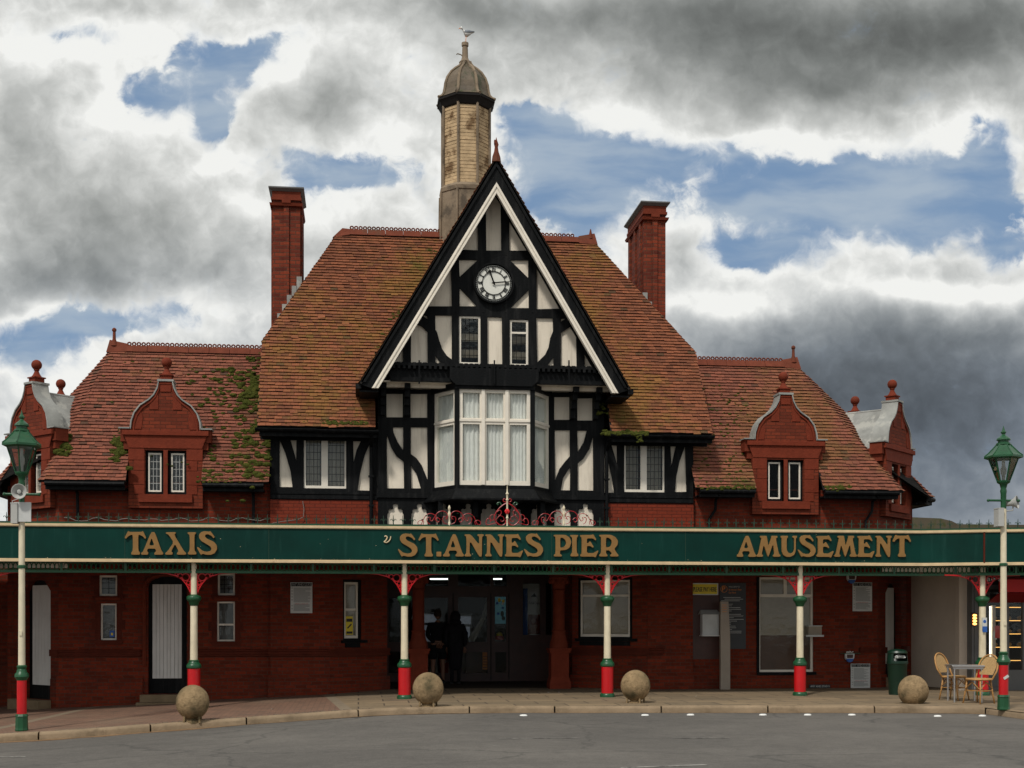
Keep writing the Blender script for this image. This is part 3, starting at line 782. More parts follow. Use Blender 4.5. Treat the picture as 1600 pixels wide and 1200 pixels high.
# --- clock gable wall
YU = 27.35; YL = 27.88
m_ = MB(); m_.slab([(XC-2.72, 6.52), (XC+2.72, 6.52), (XC, GAZ-.22)], [rect(rectpx(717.3, 493.7, 750.8, 569, YU)), rect(rectpx(796.6, 499.4, 825.6, 571.4, YU))], YU+.05, .12)
O('gable_wall', m_, M['plaster'])
pan = [[(771,302),(782.5,319),(783.4,391.5),(759.8,391.5),(759.3,318)],
 [(719.3,390),(747,342),(747,391)],[(795.8,345),(823.6,391.5),(795.8,391.5)],
 [(717.3,405.7),(747,405.7),(718.2,432.6)],[(796.7,406.2),(825.6,406.2),(825.6,434.6)],
 [(718.2,450),(745.7,478.5),(718.2,478.5)],[(826.4,453),(826.4,481.3),(798,481.3)],
 [(705.1,415.6),(706,478.5),(669,478.5)],[(838.6,418.4),(874.6,482.2),(838.6,483)],
 [(717.3,493.7),(750.8,493.7),(750.8,569),(717.3,569)],[(761.6,495),(784.4,495.6),(785,569),(762,568.6)],[(796.6,499.4),(825.6,499.4),(825.6,571.4),(796.6,571.4)],
 [(680,492.5),(706,492.5),(706,561.7),(698.3,555.8),(690.8,545),(685.8,530),(683.3,520),(680.5,515)],
 [(659.2,492),(667.5,493),(667.5,498.3)],
 [(642.5,518.3),(651.7,506.3),(660,510.3),(668,518.7),(668.3,572),(642,572)],
 [(630,545),(630,572),(613,572)],[(680.3,555),(691.3,571),(680.8,571)],
 [(838,496.4),(864,497),(864.4,517),(860,528),(857.6,542),(852,554),(839.6,566)],
 [(876.4,497.6),(884.4,497.2),(876.4,502.4)],
 [(876.4,520),(891,510.4),(900.6,526),(901.4,577),(876.4,577)],
 [(913.6,553),(928,578),(913.6,578)],[(865,558),(865,575),(854.4,573)]]
m_ = MB(); m_.slab([(XC-2.70, 6.60), (XC+2.70, 6.60), (XC, GAZ-.19)], [P2s(p, YU) for p in pan], YU, .052)
for px_ in (711.5, 755.5, 790.5, 832):   # pegs and slight variation on the studs
    for py_ in (488, 398): 
        a = PT(px_, py_, YU); m_.sphere((a.x, a.y, a.z), .014, 6, 4)
O('timber_frame', m_, M['timber_black'])

# leaded windows
def lead_window(name, r, Y, par, cols, rows, fw=.045, glass='lead_glass', fm='white_paint', fd=.06, bar=None, leadm='timber_black', sill=False, lw=.006):
    x0, z0, x1, z1 = r
    m_ = MB(); m_.slab(rect(r), [rect((x0+fw, z0+fw, x1-fw, z1-fw))], Y, fd)
    if bar is not None: m_.box(x0+fw, Y+.002, z0+(z1-z0)*bar-.02, x1-fw, Y+fd-.002, z0+(z1-z0)*bar+.02)
    f = obj(name, m_, M[fm], par)
    g = MB().box(x0+fw*.6, Y+fd*.5, z0+fw*.6, x1-fw*.6, Y+fd*.5+.006, z1-fw*.6)
    obj('pane', g, M[glass], f if par is bld else par)
    if cols:
        l_ = MB(); yy = Y+fd*.5-.004
        for i in range(1, cols): xx = x0+fw+(x1-x0-2*fw)*i/cols; l_.box(xx-lw, yy, z0+fw, xx+lw, yy+.006, z1-fw)
        for i in range(1, rows): zz = z0+fw+(z1-z0-2*fw)*i/rows; l_.box(x0+fw, yy-.001, zz-lw, x1-fw, yy+.005, zz+lw)
        obj('leading', l_, M[leadm], f if par is bld else par)
    return f
w1 = lead_window('window', rectpx(717.3, 493.7, 750.8, 569, YU), YU+.03, bld, 4, 6)
r = rectpx(796.6, 499.4, 825.6, 571.4, YU)
w2 = lead_window('window', r, YU+.03, bld, 3, 6, bar=.72)
m_ = MB()
for r in (rectpx(717.3, 493.7, 750.8, 569, YU), rectpx(796.6, 499.4, 825.6, 571.4, YU)):
    x0, z0, x1, z1 = r; h = (z1-z0)/6
    for i in (1, 3): m_.box(x0+.03, YU+.16, z0+h*i, x1-.03, YU+.165, z0+h*(i+1))
O('blind', m_, M['blind'])

# clock
cc = PT(771.5, 442.5, YU-.06); CR = .415
m_ = MB(); m_.lathe([(0, 0), (CR, 0), (CR, .05), (0, .05)], (0, 0, 0), 48, cap=False)
def disc(mb, R0, R1, y0, y1, n=48):
    vs = []; fs = []
    for k in range(n):
        a = 2*math.pi*k/n
        for (rr, yy) in ((R0, y0), (R1, y0), (R1, y1), (R0, y1)): vs.append((cc.x+rr*math.cos(a), yy, cc.z+rr*math.sin(a)))
    for k in range(n):
        j = (k+1) % n
        for q_ in range(4): fs.append((k*4+q_, k*4+(q_+1) % 4, j*4+(q_+1) % 4, j*4+q_))
    mb.add(vs, fs); return mb
Yc = YU-.06
m_ = MB(); disc(m_, .001, CR-.03, Yc, Yc+.05)
clock = O('clock', m_, M['clock_white'])
m_ = MB(); disc(m_, CR-.012, CR+.02, Yc-.045, Yc+.06); disc(m_, CR-.062, CR-.052, Yc-.02, Yc); disc(m_, .243, .256, Yc-.02, Yc)
for k in range(60):
    a = 2*math.pi*k/60; d_ = Vector((math.cos(a), 0, math.sin(a)))
    m_.bar(Vector((cc.x, Yc-.011, cc.z))+d_*(CR-.055), Vector((cc.x, Yc-.011, cc.z))+d_*(CR-.01), .008, .012, (0, 1, 0))
nums = ['XII', 'I', 'II', 'III', 'IIII', 'V', 'VI', 'VII', 'VIII', 'IX', 'X', 'XI']
for k, s_ in enumerate(nums):
    a = math.pi/2-2*math.pi*k/12; rd = Vector((math.cos(a), 0, math.sin(a))); tn = Vector((math.sin(a), 0, -math.cos(a)))
    c0 = Vector((cc.x, Yc-.010, cc.z)); wds = {'I': .024, 'V': .036, 'X': .036}
    tw = sum(wds[ch] for ch in s_); p_ = -tw/2
    for ch in s_:
        wd = wds[ch]; m0 = p_+wd/2; p_ += wd
        f_ = lambda t, r_: c0+tn*t+rd*r_
        if ch == 'I': m_.bar(f_(m0, .255), f_(m0, CR-.085), .009, .01, (0, 1, 0))
        elif ch == 'V': m_.bar(f_(m0, .255), f_(m0-.013, CR-.075), .013, .01, (0, 1, 0)); m_.bar(f_(m0, .255), f_(m0+.013, CR-.075), .008, .012, (0, 1, 0))
        else: m_.bar(f_(m0-.013, .255), f_(m0+.013, CR-.075), .013, .01, (0, 1, 0)); m_.bar(f_(m0+.013, .255), f_(m0-.013, CR-.075), .008, .012, (0, 1, 0))
for k in range(12):
    a = math.pi/12+2*math.pi*k/12; d_ = Vector((math.cos(a), 0, math.sin(a))); c0 = Vector((cc.x, Yc-.012, cc.z)); pass
obj('clock_ring', m_, M['timber_black'], clock)
for nm, tip, wd in (('hour_hand', (-33, -90), .030), ('minute_hand', (102, -12), .024)):
    m_ = MB(); s_ = .0135/3.528; tp = Vector((cc.x+tip[0]*s_*.98, Yc-.035, cc.z-tip[1]*s_*.98)); c0 = Vector((cc.x, Yc-.035, cc.z)); d_ = (tp-c0)
    m_.bar(c0-d_*.12, c0+d_*.7, wd, .008, (0, 1, 0)); m_.bar(c0+d_*.7, tp, wd*.5, .008, (0, 1, 0))
    if nm == 'hour_hand': q_ = c0+d_*.72; m_.sphere((q_.x, q_.y, q_.z), .035, 8, 5, (1, .2, 1))
    m_.sphere((c0.x, c0.y, c0.z), .03, 8, 5, (1, .4, 1))
    obj(nm, m_, M['timber_black'], clock)
# panel behind the clock is the frame itself; jetty beam
m_ = MB()
xl = P2(607, 590, 27.1)[0]; xr = P2(952, 590, 27.1)[0]; zt = P2(772, 572, 27.1)[1]; zb = P2(772, 596, 27.1)[1]
m_.box(xl+.02, 27.16, zb+.02, xr-.02, YU+.1, zt)
m_.box(xl+.04, 27.10, zb-.03, xr-.04, 27.3, zb+.05)
xa = P2(703, 600, 27.02)[0]; xb = P2(842, 600, 27.02)[0]
m_.slab([(xa, zb+.03), (xa+.14, zb-.10), (xb-.14, zb-.10), (xb, zb+.03), (xb, zt-.06), (xa, zt-.06)], (), 27.04, .2)
m_.box(xl+.05, 27.08, zt-.03, xr-.05, 27.35, zt+.03)
x = xl+.08
while x < xr-.1:
    m_.box(x, 27.05, zt-.10, x+.055, 27.16, zt-.035); m_.box(x-.012, 27.12, zt+.031, x+.067, 27.2, zt+.05); x += .11
for px_ in (655, 772.5, 889):
    a = PT(px_, 563, 27.0); c = PT(px_, 601, 27.0); m_.bar((a.x, 27.0, c.z+.02), (a.x, 27.0, a.z), .03, .03)
jet = O('jetty_beam', m_, M['timber_black'])
m_ = MB(); zs = zb-.035
m_.box(.42, 27.2, zs, 5.38, 27.9, zs+.03); O('jetty_soffit', m_, M['plaster'])
for px_ in (599, 636, 897, 933):   # carved brackets under the jetty
    c = PT(px_, 605, 27.6); m_ = MB()
    for (z0, z1, y0) in ((zs-.12, zs-.005, 27.28), (zs-.26, zs-.12, 27.45), (zs-.42, zs-.26, 27.62), (zs-.62, zs-.42, 27.74)):
        m_.box(c.x-.062+.008*(y0 > 27.4), y0, z0, c.x+.062-.008*(y0 > 27.4), YL+.02, z1)
    O('bracket', m_, M['timber_black'])

# --- lower gable block
x0, x1 = .42, 5.40
mir = [[(603.9,615),(629.4,615),(629.4,652),(603.9,652)],[(641.6,615),(667.6,615),(667.6,652.7),(641.6,652.7)],
 [(866,620),(890,620),(890,656),(866,656)],[(902,622),(926,622),(926,657),(902,657)],
 [(613.8,667.5),(630,667.5),(630,703.7),(621,690),(615,676)],[(604.5,678.8),(611,698.6),(619.5,712.8),(630.8,721.3),(631.4,763),(604.8,763)],
 [(642,667.5),(667.6,667.5),(668.2,749.6),(659,727),(650.6,715.6),(642,709.4)],[(642,727),(650.6,739.7),(657.7,763),(642.7,763)],
 [(902,672.6),(917,672.6),(912.7,690),(902.8,706.6)],[(926.8,681.6),(927.4,766.6),(902.8,766),(902.8,724),(911.3,717),(921,701.5)],
 [(866.8,672),(890.6,672),(890.6,712.8),(883,721.3),(874.4,732.6),(867.4,751)],[(891.4,729),(890.9,766),(876.4,766),(880,746.8)]]
def fleur(cx):
    h = [(12.6, 835), (12.6, 803), (10.8, 801), (11, 797), (8.6, 794.6), (5.2, 795.5), (3.2, 794), (4.2, 790.5), (3.4, 787.8), (0, 786.6)]
    return [(cx+a, b_) for a, b_ in h]+[(cx-a, b_) for a, b_ in h[-2::-1]]
fl = [fleur(c) for c in (618, 655.5, 693, 731.4, 764, 803, 842, 879, 915)]
zb0 = 2.72
bay_hole = [(1.66, 4.40), (4.14, 4.40), (4.14, 6.50), (1.66, 6.50)]
m_ = MB(); m_.slab([(x0, zb0), (x1, zb0), (x1, 6.56), (x0, 6.56)], [bay_hole]+[P2s(p, YL) for p in mir+fl], YL, .05)
m_.box(x0, YL+.2, zb0, x0+.10, 29.5, 6.6); m_.box(x1-.10, YL+.2, zb0, x1, 29.5, 6.6)
m_.box(x0-.03, YL-.05, 4.20, x1+.03, YL-.002, 4.30)
O('timber_frame', m_, M['timber_black'])
m_ = MB(); m_.slab([(x0, zb0), (x1, zb0), (x1, 6.58), (x0, 6.58)], [bay_hole], YL+.05, .15); O('gable_lower_wall', m_, M['plaster'])

# --- bay window
BF = 27.15; bp_ = [(1.62, YL), (2.08, BF), (3.70, BF), (4.18, YL)]
zs0, zs1, ztr = 4.42, 6.46, 5.79
def rotframe(a, b_):
    d_ = Vector((b_[0]-a[0], b_[1]-a[1], 0)); return d_.length, math.atan2(d_.y, d_.x)
m_ = MB()
out = lambda k: [(1.62-k, YL), (2.08-k*.6, BF-k), (3.70+k*.6, BF-k), (4.18+k, YL)]
m_.prism(out(.03), 4.34, 4.42); m_.prism(out(.06), 6.46, 6.60)
def frust(mb, p0, z0, p1, z1):
    n = len(p0); mb.add([(a, b_, z0) for a, b_ in p0]+[(a, b_, z1) for a, b_ in p1], [tuple(reversed(range(n))), tuple(range(n, 2*n))]+[(i, (i+1) % n, (i+1) % n+n, i+n) for i in range(n)])
frust(m_, out(.20), 4.13, out(.05), 4.34); m_.prism(out(.22), 4.095, 4.13)
for (a, b_) in ((2.08, BF), (3.70, BF)): m_.box(a-.05, b_-.03, 4.42, a+.05, b_+.10, 6.46)

for xx in (1.75, 2.5, 3.2, 3.95): m_.box(xx-.05, 27.35, 3.75, xx+.05, YL-.003, 4.09); m_.box(xx-.04, 27.6, 3.45, xx+.04, YL-.003, 3.75)
bay = O('bay_window', m_, M['timber_black'])
def bay_face(a, b_, lights, trans=True):
    L, ang = rotframe(a, b_); m_ = MB(); e = .05
    fw = .05; holes = []; ws = (L-2*e)/lights; opn = []
    for i in range(lights):
        xa_ = e+ws*i+.072; xb_ = e+ws*(i+1)-.072
        holes += [rect((xa_, ztr+.06, xb_, zs1-.07)), rect((xa_, zs0+.10, xb_, ztr-.07))]; opn.append((xa_, xb_))
    m_.slab(rect((e, zs0, L-e, zs1)), holes, 0.0, .07)
    for i in range(1, lights): m_.box(e+ws*i-.036, -.04, zs0+.01, e+ws*i+.036, -.001, zs1-.01)
    m_.box(e+.002, -.022, ztr-.012, L-e-.002, -.003, ztr+.035)
    o = obj('window', m_, M['white_paint'], bay, loc=(a[0], a[1], 0), rotz=ang, local=False)
    o.matrix_parent_inverse = wmat(bay).inverted()
    g = MB().box(e, .03, zs0, L-e, .036, zs1); obj('pane', g, M['glass'], bay, loc=(a[0], a[1], 0), rotz=ang)
    # gathered net curtains hanging behind the glass
    c = MB(); n = int(L/.012); vs = []; fs = []
    ph = random.random()*6
    for i in range(n+1):
        xx = .02+(L-.04)*i/n
        yy = .095+.020*math.sin(xx*78+ph+1.5*math.sin(xx*9))+.008*math.sin(xx*31)
        vs += [(xx, yy, zs0+.03+.015*math.sin(xx*20)), (xx, yy*.6+.035, zs0+.22), (xx, yy, zs1-.03)]
    for i in range(n): fs += [(3*i, 3*i+3, 3*i+4, 3*i+1), (3*i+1, 3*i+4, 3*i+5, 3*i+2)]
    c.add(vs, fs); obj('curtain', c, M['curtain'], bay, loc=(a[0], a[1], 0), rotz=ang, smooth=True)
bay_face(bp_[0], bp_[1], 1); bay_face(bp_[1], bp_[2], 3); bay_face(bp_[2], bp_[3], 1)
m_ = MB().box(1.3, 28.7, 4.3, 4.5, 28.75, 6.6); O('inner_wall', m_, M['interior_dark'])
# --- timbered side bays of the main block, painted brick below them
m_ = MB(); tz1 = 5.62
segs = [(-1.88, .44, [[(436.9,687),(446,709),(454,736.4),(457,761),(436.9,761)],[(452.9,684),(463,684),(463,720),(458.4,703.4)],
    [(551.8,687),(564.7,687),(557,703.4),(552.6,722)],[(578,692.4),(578.5,766.7),(558.7,766),(562.8,739),(569.7,711.7)]], (474.8,684,540.8,763)),
    (5.38, 7.44, [[(944.6,707.5),(951.3,722.3),(956.2,745),(959.8,769.8),(944.6,769.8)],[(954.8,693.3),(964,693.3),(964.4,726.6),(960.5,712.4)],
    [(1047.6,693.3),(1057.5,693.3),(1053.3,711),(1049,730.8)],[(1071,695.4),(1073,768.4),(1054.7,768.8),(1056.8,745),(1061.8,721)]], (975.3,692.6,1038.4,769))]
for (xa, xb, pans, wp) in segs:
    r = rectpx(*wp, YW); m_ = MB()
    m_.slab([(xa, 4.14), (xb, 4.14), (xb, tz1), (xa, tz1)], [P2s(p, YW) for p in pans]+[rect(r)], YW, .05)
    m_.box(xa+.01, YW-.05, 4.16, xb-.01, YW-.002, 4.24); m_.box(xa+.01, YW-.03, 4.265, xb-.01, YW-.003, 4.31)
    O('timber_frame', m_, M['timber_black'])
    m_ = MB(); m_.slab([(xa+.02, 4.15), (xb-.02, 4.15), (xb-.02, tz1), (xa+.02, tz1)], [rect(r)], YW+.05, .2); O('plaster_infill', m_, M['plaster'])
    x0, z0, x1, z1 = r; xm = (x0+x1)/2
    f = MB(); f.slab(rect(r), [rect((x0+.04, z0+.06, xm-.08, z1-.05)), rect((xm+.06, z0+.05, x1-.035, z1-.05))], YW+.03, .07)
    f = O('window', f, M['white_paint'])
    g = MB().box(x0+.02, YW+.06, z0+.02, x1-.02, YW+.066, z1-.02); obj('pane', g, M['lead_glass'], f)
    l_ = MB()
    for (a, c) in ((x0+.04, xm-.08), (xm+.06, x1-.035)):
        for i in range(1, 4): q_ = a+(c-a)*i/4; l_.box(q_-.006, YW+.05, z0+.05, q_+.006, YW+.058, z1-.05)
        for i in range(1, 7): q_ = z0+(z1-z0)*i/7; l_.box(a, YW+.048, q_-.006, c, YW+.056, q_+.006)
    obj('leading', l_, M['board_dark'], f)
    c = MB(); n = 60
    for (a, b_) in ((x0+.05, x0+(x1-x0)*.38), (x1-(x1-x0)*.42, x1-.05)):
        vs = []
        for i in range(n+1):
            xx = a+(b_-a)*i/n; yy = YW+.16+.018*math.sin(i*.9)
            vs += [(xx, yy, z0+.02), (xx, yy, z1)]
        c.add(vs, [(2*i, 2*i+2, 2*i+3, 2*i+1) for i in range(n)])
    obj('curtain', c, M['net_curtain'], f, smooth=True)
    # brick below
    m_ = MB().box(xa, YW-.02, 2.73, xb, YW+.3, 4.14); O('brick_wall', m_, M['brick_painted'])
    m_ = MB().box(xa, YW-.045, 2.73, xb, YW-.021, 3.50); O('plinth_course', m_, M['brick_painted'])
# eaves of the main roof: fascia, soffit and gutter, broken by the gable
for (xa, xb) in ((ME[0]-.02, .40), (5.42, ME[1]+.02)):
    m_ = MB(); m_.box(xa+.06, EY+.06, EZ-.20, xb, EY+.10, EZ-.04); m_.box(xa+.08, EY+.10, EZ-.16, xb, YW+.01, EZ-.12)
    m_.box(xa+.05, YW-.06, EZ-.22, xb, YW-.01, EZ-.13)
    O('eaves_board', m_, M['timber_black'])
    g = MB(); n = 8
    for (a, b_) in ((xa-.02, (xa+xb)/2), ((xa+xb)/2+.01, xb+.03)):
        dz = random.uniform(-.012, .004)
        pts = [(EY-.01+.06*math.cos(t), EZ-.055+dz+.06*math.sin(t)) for t in [math.pi+math.pi*i/n for i in range(n+1)]]
        vs = [(x, p[0], p[1]) for x in (a, b_) for p in pts]
        g.add(vs, [(i, i+1, i+n+2, i+n+1) for i in range(n)]); g.box(a, EY-.076, EZ-.06+dz, b_, EY-.066, EZ-.045+dz)
    O('gutter', g, M['timber_black'])
def pipe(pts, r_=.035):
    m_ = MB(); m_.tube(pts, r_, 8)
    for i in range(1, 4):
        z = pts[-1][2]+(pts[-2][2]-pts[-1][2])*i/4; m_.box(pts[-1][0]-.06, pts[-1][1]-.045, z-.02, pts[-1][0]+.06, pts[-1][1]+.05, z+.02)
    O('drainpipe', m_, M['timber_black'], smooth=40)
for px_, Y in ((580, YW-.10), (948, YW-.10)):
    x = PT(px_, 700, Y).x; pipe([(x, EY+.0, EZ-.12), (x, Y, EZ-.35), (x, Y, 2.75)], .04)
for px_ in (121, 396, 1112, 1357):
    x = PT(px_, 780, YG-.1).x; s_ = .09*(1 if px_ > 800 else 0)
    pipe([(x+s_, WY+.02, WEZ-.12), (x+s_, YG-.12, WEZ-.22), (x+s_, YG-.08, 4.02), (x-s_*.6, YG-.07, 3.8), (x-s_*.6, YG-.07, 2.75)], .032)
# main block side walls and gable ends
m_ = MB()
for xx in (-1.88, 7.20):
    m_.box(xx+.001, 28.3, 2.75, xx+.239, 33.9, 5.6)
    pts = [(28.0, 5.5), (33.84, 5.5), (33.0, 7.5), (28.84, 7.5)]
    m_.add([(xx, a, b_) for a, b_ in pts]+[(xx+.24, a, b_) for a, b_ in pts], [(0,1,2,3), (7,6,5,4), (0,4,5,1), (1,5,6,2), (2,6,7,3), (3,7,4,0)])
m_.box(-1.88, 33.6, 2.77, 7.44, 33.9, 5.6)
O('side_wall', m_, M['brick'])
# floor slabs inside
m_ = MB(); m_.box(-6.2, 28.3, 2.76, 11.7, 33.5, 2.9); m_.box(-1.6, 28.4, 5.9, 7.1, 33.5, 6.0)
m_.box(-1.5, 28.9, 2.9, -1.45, 33, 5.9); O('inner_floor', m_, M['interior_dark'])

# --- wing walls
CL = ((-6.30, YG), (-7.52, 29.27)); CR_ = ((11.80, YG), (13.02, 29.27))
def wallblock(x0, x1, z0, z1, Y, holes=(), mt='brick', th=.3, nm='brick_wall'):
    m_ = MB(); m_.slab([(x0, z0), (x1, z0), (x1, z1), (x0, z1)], holes, Y, th); return O(nm, m_, M[mt])
DX = (-4.07, 9.56)
wallblock(-6.30, -1.87, 2.73, 4.50, YG, [rect((DX[0]-.62, 4.22, DX[0]+.62, 4.49))], th=.28)
wallblock(7.43, 11.80, 2.73, 4.50, YG, [rect((DX[1]-.62, 4.22, DX[1]+.62, 4.49))], th=.28)
# canted and side walls run round the pavilion ends
for (c1, c2, s_) in ((CL[0], CL[1], -1), (CR_[0], CR_[1], 1)):
    b1 = (c2[0], 2*WRY-c2[1]); b2 = (c1[0], 2*WRY-c1[1])
    for (a, b_) in ((c2, b1), (b1, b2), (b2, (c1[0]-s_*4.3, b2[1]))):
        m_ = MB().bar((a[0], a[1], 2.0), (b_[0], b_[1], 2.0), .28, 5.0); O('brick_wall', m_, M['brick'])
    L, ang = rotframe(*((c2, c1) if s_ < 0 else (c1, c2)))
    org = c2 if s_ < 0 else c1
    m_ = MB()
    zd0, zd1 = gz(org[0])+.22, 2.42
    if s_ < 0: dh = [(.42, zd0), (1.42, zd0), (1.42, zd1-.25), (1.2, zd1-.04), (.92, zd1), (.64, zd1-.04), (.42, zd1-.25)]
    else: dh = [(.42, zd0), (1.32, zd0), (1.32, zd1-.25), (1.1, zd1-.04), (.87, zd1), (.64, zd1-.04), (.42, zd1-.25)]
    m_.slab([(0, -.7), (L, -.7), (L, 4.5), (0, 4.5)], [dh], 0, .28)
    o = O('brick_wall', m_, M['brick'], loc=(org[0], org[1], 0), rotz=ang)
    xa, xb = min(p[0] for p in dh), max(p[0] for p in dh)
    m_ = MB().box(xa, .12, zd0, xb, .16, zd1); fr_ = O('door', m_, M['timber_black'], loc=(org[0], org[1], 0), rotz=ang)
    m_ = MB(); n = 6
    for i in range(n): m_.box(xa+.14+(xb-xa-.28)*i/n+.003, .10, zd0+.30, xa+.14+(xb-xa-.28)*(i+1)/n-.003, .119, zd1-.12)
    obj('door_boards', m_, M['door_white'], fr_, loc=(org[0], org[1], 0), rotz=ang)
    for (q0_, q1_) in ((-.04, xa-.05), (xb+.05, L+.04)):
        m_ = MB().box(q0_, -.07, .78, q1_, -.001, .92); O('string_course', m_, M['dark_stone'], loc=(org[0], org[1], 0), rotz=ang)
        m_ = MB().box(q0_+.01, -.05, -.6, q1_-.01, -.001, .30); O('plinth', m_, M['brick'], loc=(org[0], org[1], 0), rotz=ang)
    m_ = MB()
    m_ = MB().box(xa-.1, -.35, -.6, xb+.1, -.051, zd0-.0); O('doorstep', m_, M['step_stone'], loc=(org[0], org[1], 0), rotz=ang)

# wing eaves boards + gutters following the eaves line
def eave_run(pts):
    m_ = MB(); g = MB()
    for (a, b_) in zip(pts, pts[1:]):
        a = Vector((*a, 0)); b_ = Vector((*b_, 0)); d_ = (b_-a).normalized(); nr = Vector((-d_.y, d_.x, 0))
        if nr.y < 0 and abs(nr.y) > .1: nr = -nr
        A = a+nr*.06; B = b_+nr*.06
        m_.bar((A.x, A.y, WEZ-.11), (B.x, B.y, WEZ-.11), .03, .15)
        A = a+nr*.26; B = b_+nr*.26; m_.bar((A.x, A.y, WEZ-.15), (B.x, B.y, WEZ-.15), .38, .03)
        g.tube([(a.x, a.y, WEZ-.06), (b_.x, b_.y, WEZ-.06)], .05, 8)
    O('eaves_board', m_, M['timber_black']); O('gutter', g, M['timber_black'], smooth=40)
def xgap(x0, x1, dx): return ([(x0, WY), (dx-.80, WY)], [(dx+.80, WY), (x1, WY)])
L_ = xgap(-6.48, -2.0, DX[0]); eave_run(L_[0]); eave_run(L_[1])
L_ = xgap(7.5, 12.1, DX[1]); eave_run(L_[0]); eave_run(L_[1])
eave_run([(-7.95, 30.55), (-7.95, 29.05), (-7.75, 28.85)]); eave_run([(13.42, 28.90), (13.62, 29.10), (13.62, 30.5)])

# --- shaped dormers with ball finials
DH = .14
gab = [(.90, 5.56), (.90, 5.60), (.715, 5.60), (.70, 5.76), (.64, 5.94), (.52, 6.10), (.34, 6.22), (.235, 6.33), (.16, 6.48), (.135, 6.62)]
def dormer(x, y, ang, lab, depth=2.1, full=True):
    zb = 3.93
    body = .77
    m_ = MB()
    wl, wb = 4.22, 5.16
    holes = [rect((-.43, wl, -.045, wb)), rect((.045, wl, .43, wb))]
    outl = [(-body, zb), (body, zb), (body, 5.34), (.90, 5.50)]+gab+[(-a, b_) for a, b_ in gab[::-1]]+[(-.90, 5.50), (-body, 5.34)]
    m_.slab(outl, holes, 0, .30)
    base = O('dormer', m_, M['brick_dormer'], loc=(x, y, 0), rotz=ang, label=lab)
    lo = dict(local=True)
    # dressed stone blocks proud of the brick
    t = MB()
    t.slab([(-.56, zb+.12), (.56, zb+.12), (.56, wl), (-.56, wl)], (), -.05, .049)       # sill
    t.slab([(-body+.01, 5.20), (body-.01, 5.20), (body+.09, 5.47), (-body-.09, 5.47)], (), -.022, .021)   # lintel
    t.slab([(-.90, 5.47), (.90, 5.47), (.90, 5.57), (-.90, 5.57)], (), -.06, .059)
    t.box(-.045, -.02, wl, .045, .10, wb); 
    for s_ in (-1, 1):
        for k, (za, zc) in enumerate(((4.22, 4.42), (4.42, 4.72), (4.72, 4.94), (4.94, 5.19))):
            w_ = .33 if k % 2 else .22
            t.slab([(s_*.44, za+.004), (s_*(.44+w_), za+.004), (s_*(.44+w_), zc-.004), (s_*.44, zc-.004)], (), -.012, .011)
        t.slab([(s_*.69, 5.60), (s_*.50, 5.60), (s_*.47, 5.84), (s_*.52, 6.06), (s_*.66, 5.9)], (), -.014, .013)
        t.slab([(s_*.15, 6.02), (s_*.34, 6.02), (s_*.32, 6.21), (s_*.22, 6.32), (s_*.15, 6.47)], (), -.016, .015)
    t.slab([(-.11, 6.40), (.11, 6.40), (.12, 6.62), (-.12, 6.62)], (), -.018, .017)
    obj('stone_dressing', t, M['terracotta_bright'], base, local=True, bevel=.006)
    # moulded edge following the gable
    e = MB(); L = [(-a, b_) for a, b_ in gab[2:]]+[(a, b_) for a, b_ in gab[:1:-1]]
    e.tube([(a*.93, -.012, b_-.045) for a, b_ in L], .022, 5)
    obj('gable_moulding', e, M['terracotta_bright'], base, local=True, smooth=40)
    # lead coping, wrapped over the parapet
    c = MB()
    def strip(pts, y0, y1, off):
        vs = []; 
        for i, p in enumerate(pts):
            a = Vector(pts[max(i-1, 0)]); b_ = Vector(pts[min(i+1, len(pts)-1)]); d_ = (b_-a).normalized(); n_ = Vector((-d_.y, d_.x))
            if n_.y < 0 and abs(d_.x) > .2: n_ = -n_
            q_ = Vector(p)+n_*off
            vs += [(p[0], y0, p[1]), (q_.x, y0, q_.y), (q_.x, y1, q_.y), (p[0], y1, p[1])]
        k = len(pts); fs = []
        for i in range(k-1):
            for j in range(4): fs.append((i*4+j, (i+1)*4+j, (i+1)*4+(j+1) % 4, i*4+(j+1) % 4))
        fs += [(0, 1, 2, 3), ((k-1)*4+3, (k-1)*4+2, (k-1)*4+1, (k-1)*4)]
        c.add(vs, fs)
    P = [(-.97, 5.605), (-.73, 5.605)]+[(-a, b_) for a, b_ in gab[2:]]+[(a, b_) for a, b_ in gab[:1:-1]]+[(.73, 5.605), (.97, 5.605)]
    def smoothp(P):
        out = [P[0]]
        for a, b_ in zip(P, P[1:]):
            out += [(a[0]*.75+b_[0]*.25, a[1]*.75+b_[1]*.25), (a[0]*.25+b_[0]*.75, a[1]*.25+b_[1]*.75)]
        return out+[P[-1]]
    strip(P, -.045, .34, .028)
    c.box(-.17, -.05, 6.62, .17, .36, 6.665)
    obj('lead_coping', c, M['lead'], base, local=True, smooth=30)
    # ogee lead roof behind the parapet
    r_ = MB(); pr = [(.74, 5.30), (.70, 5.60), (.60, 5.78), (.42, 5.95), (.25, 6.10), (.10, 6.32), (.03, 6.46)]
    full_ = [(-a, b_) for a, b_ in pr]+[(a, b_) for a, b_ in pr[::-1]]; n = len(full_)
    vs = [(a, yy, b_) for yy in (.31, depth) for a, b_ in full_]
    r_.add(vs, [(i, i+1, n+i+1, n+i) for i in range(n-1)]); r_.tube([(0, .31, 6.47), (0, depth, 6.47)], .035, 8)
    obj('lead_roof', r_, M['lead'], base, local=True, smooth=40)
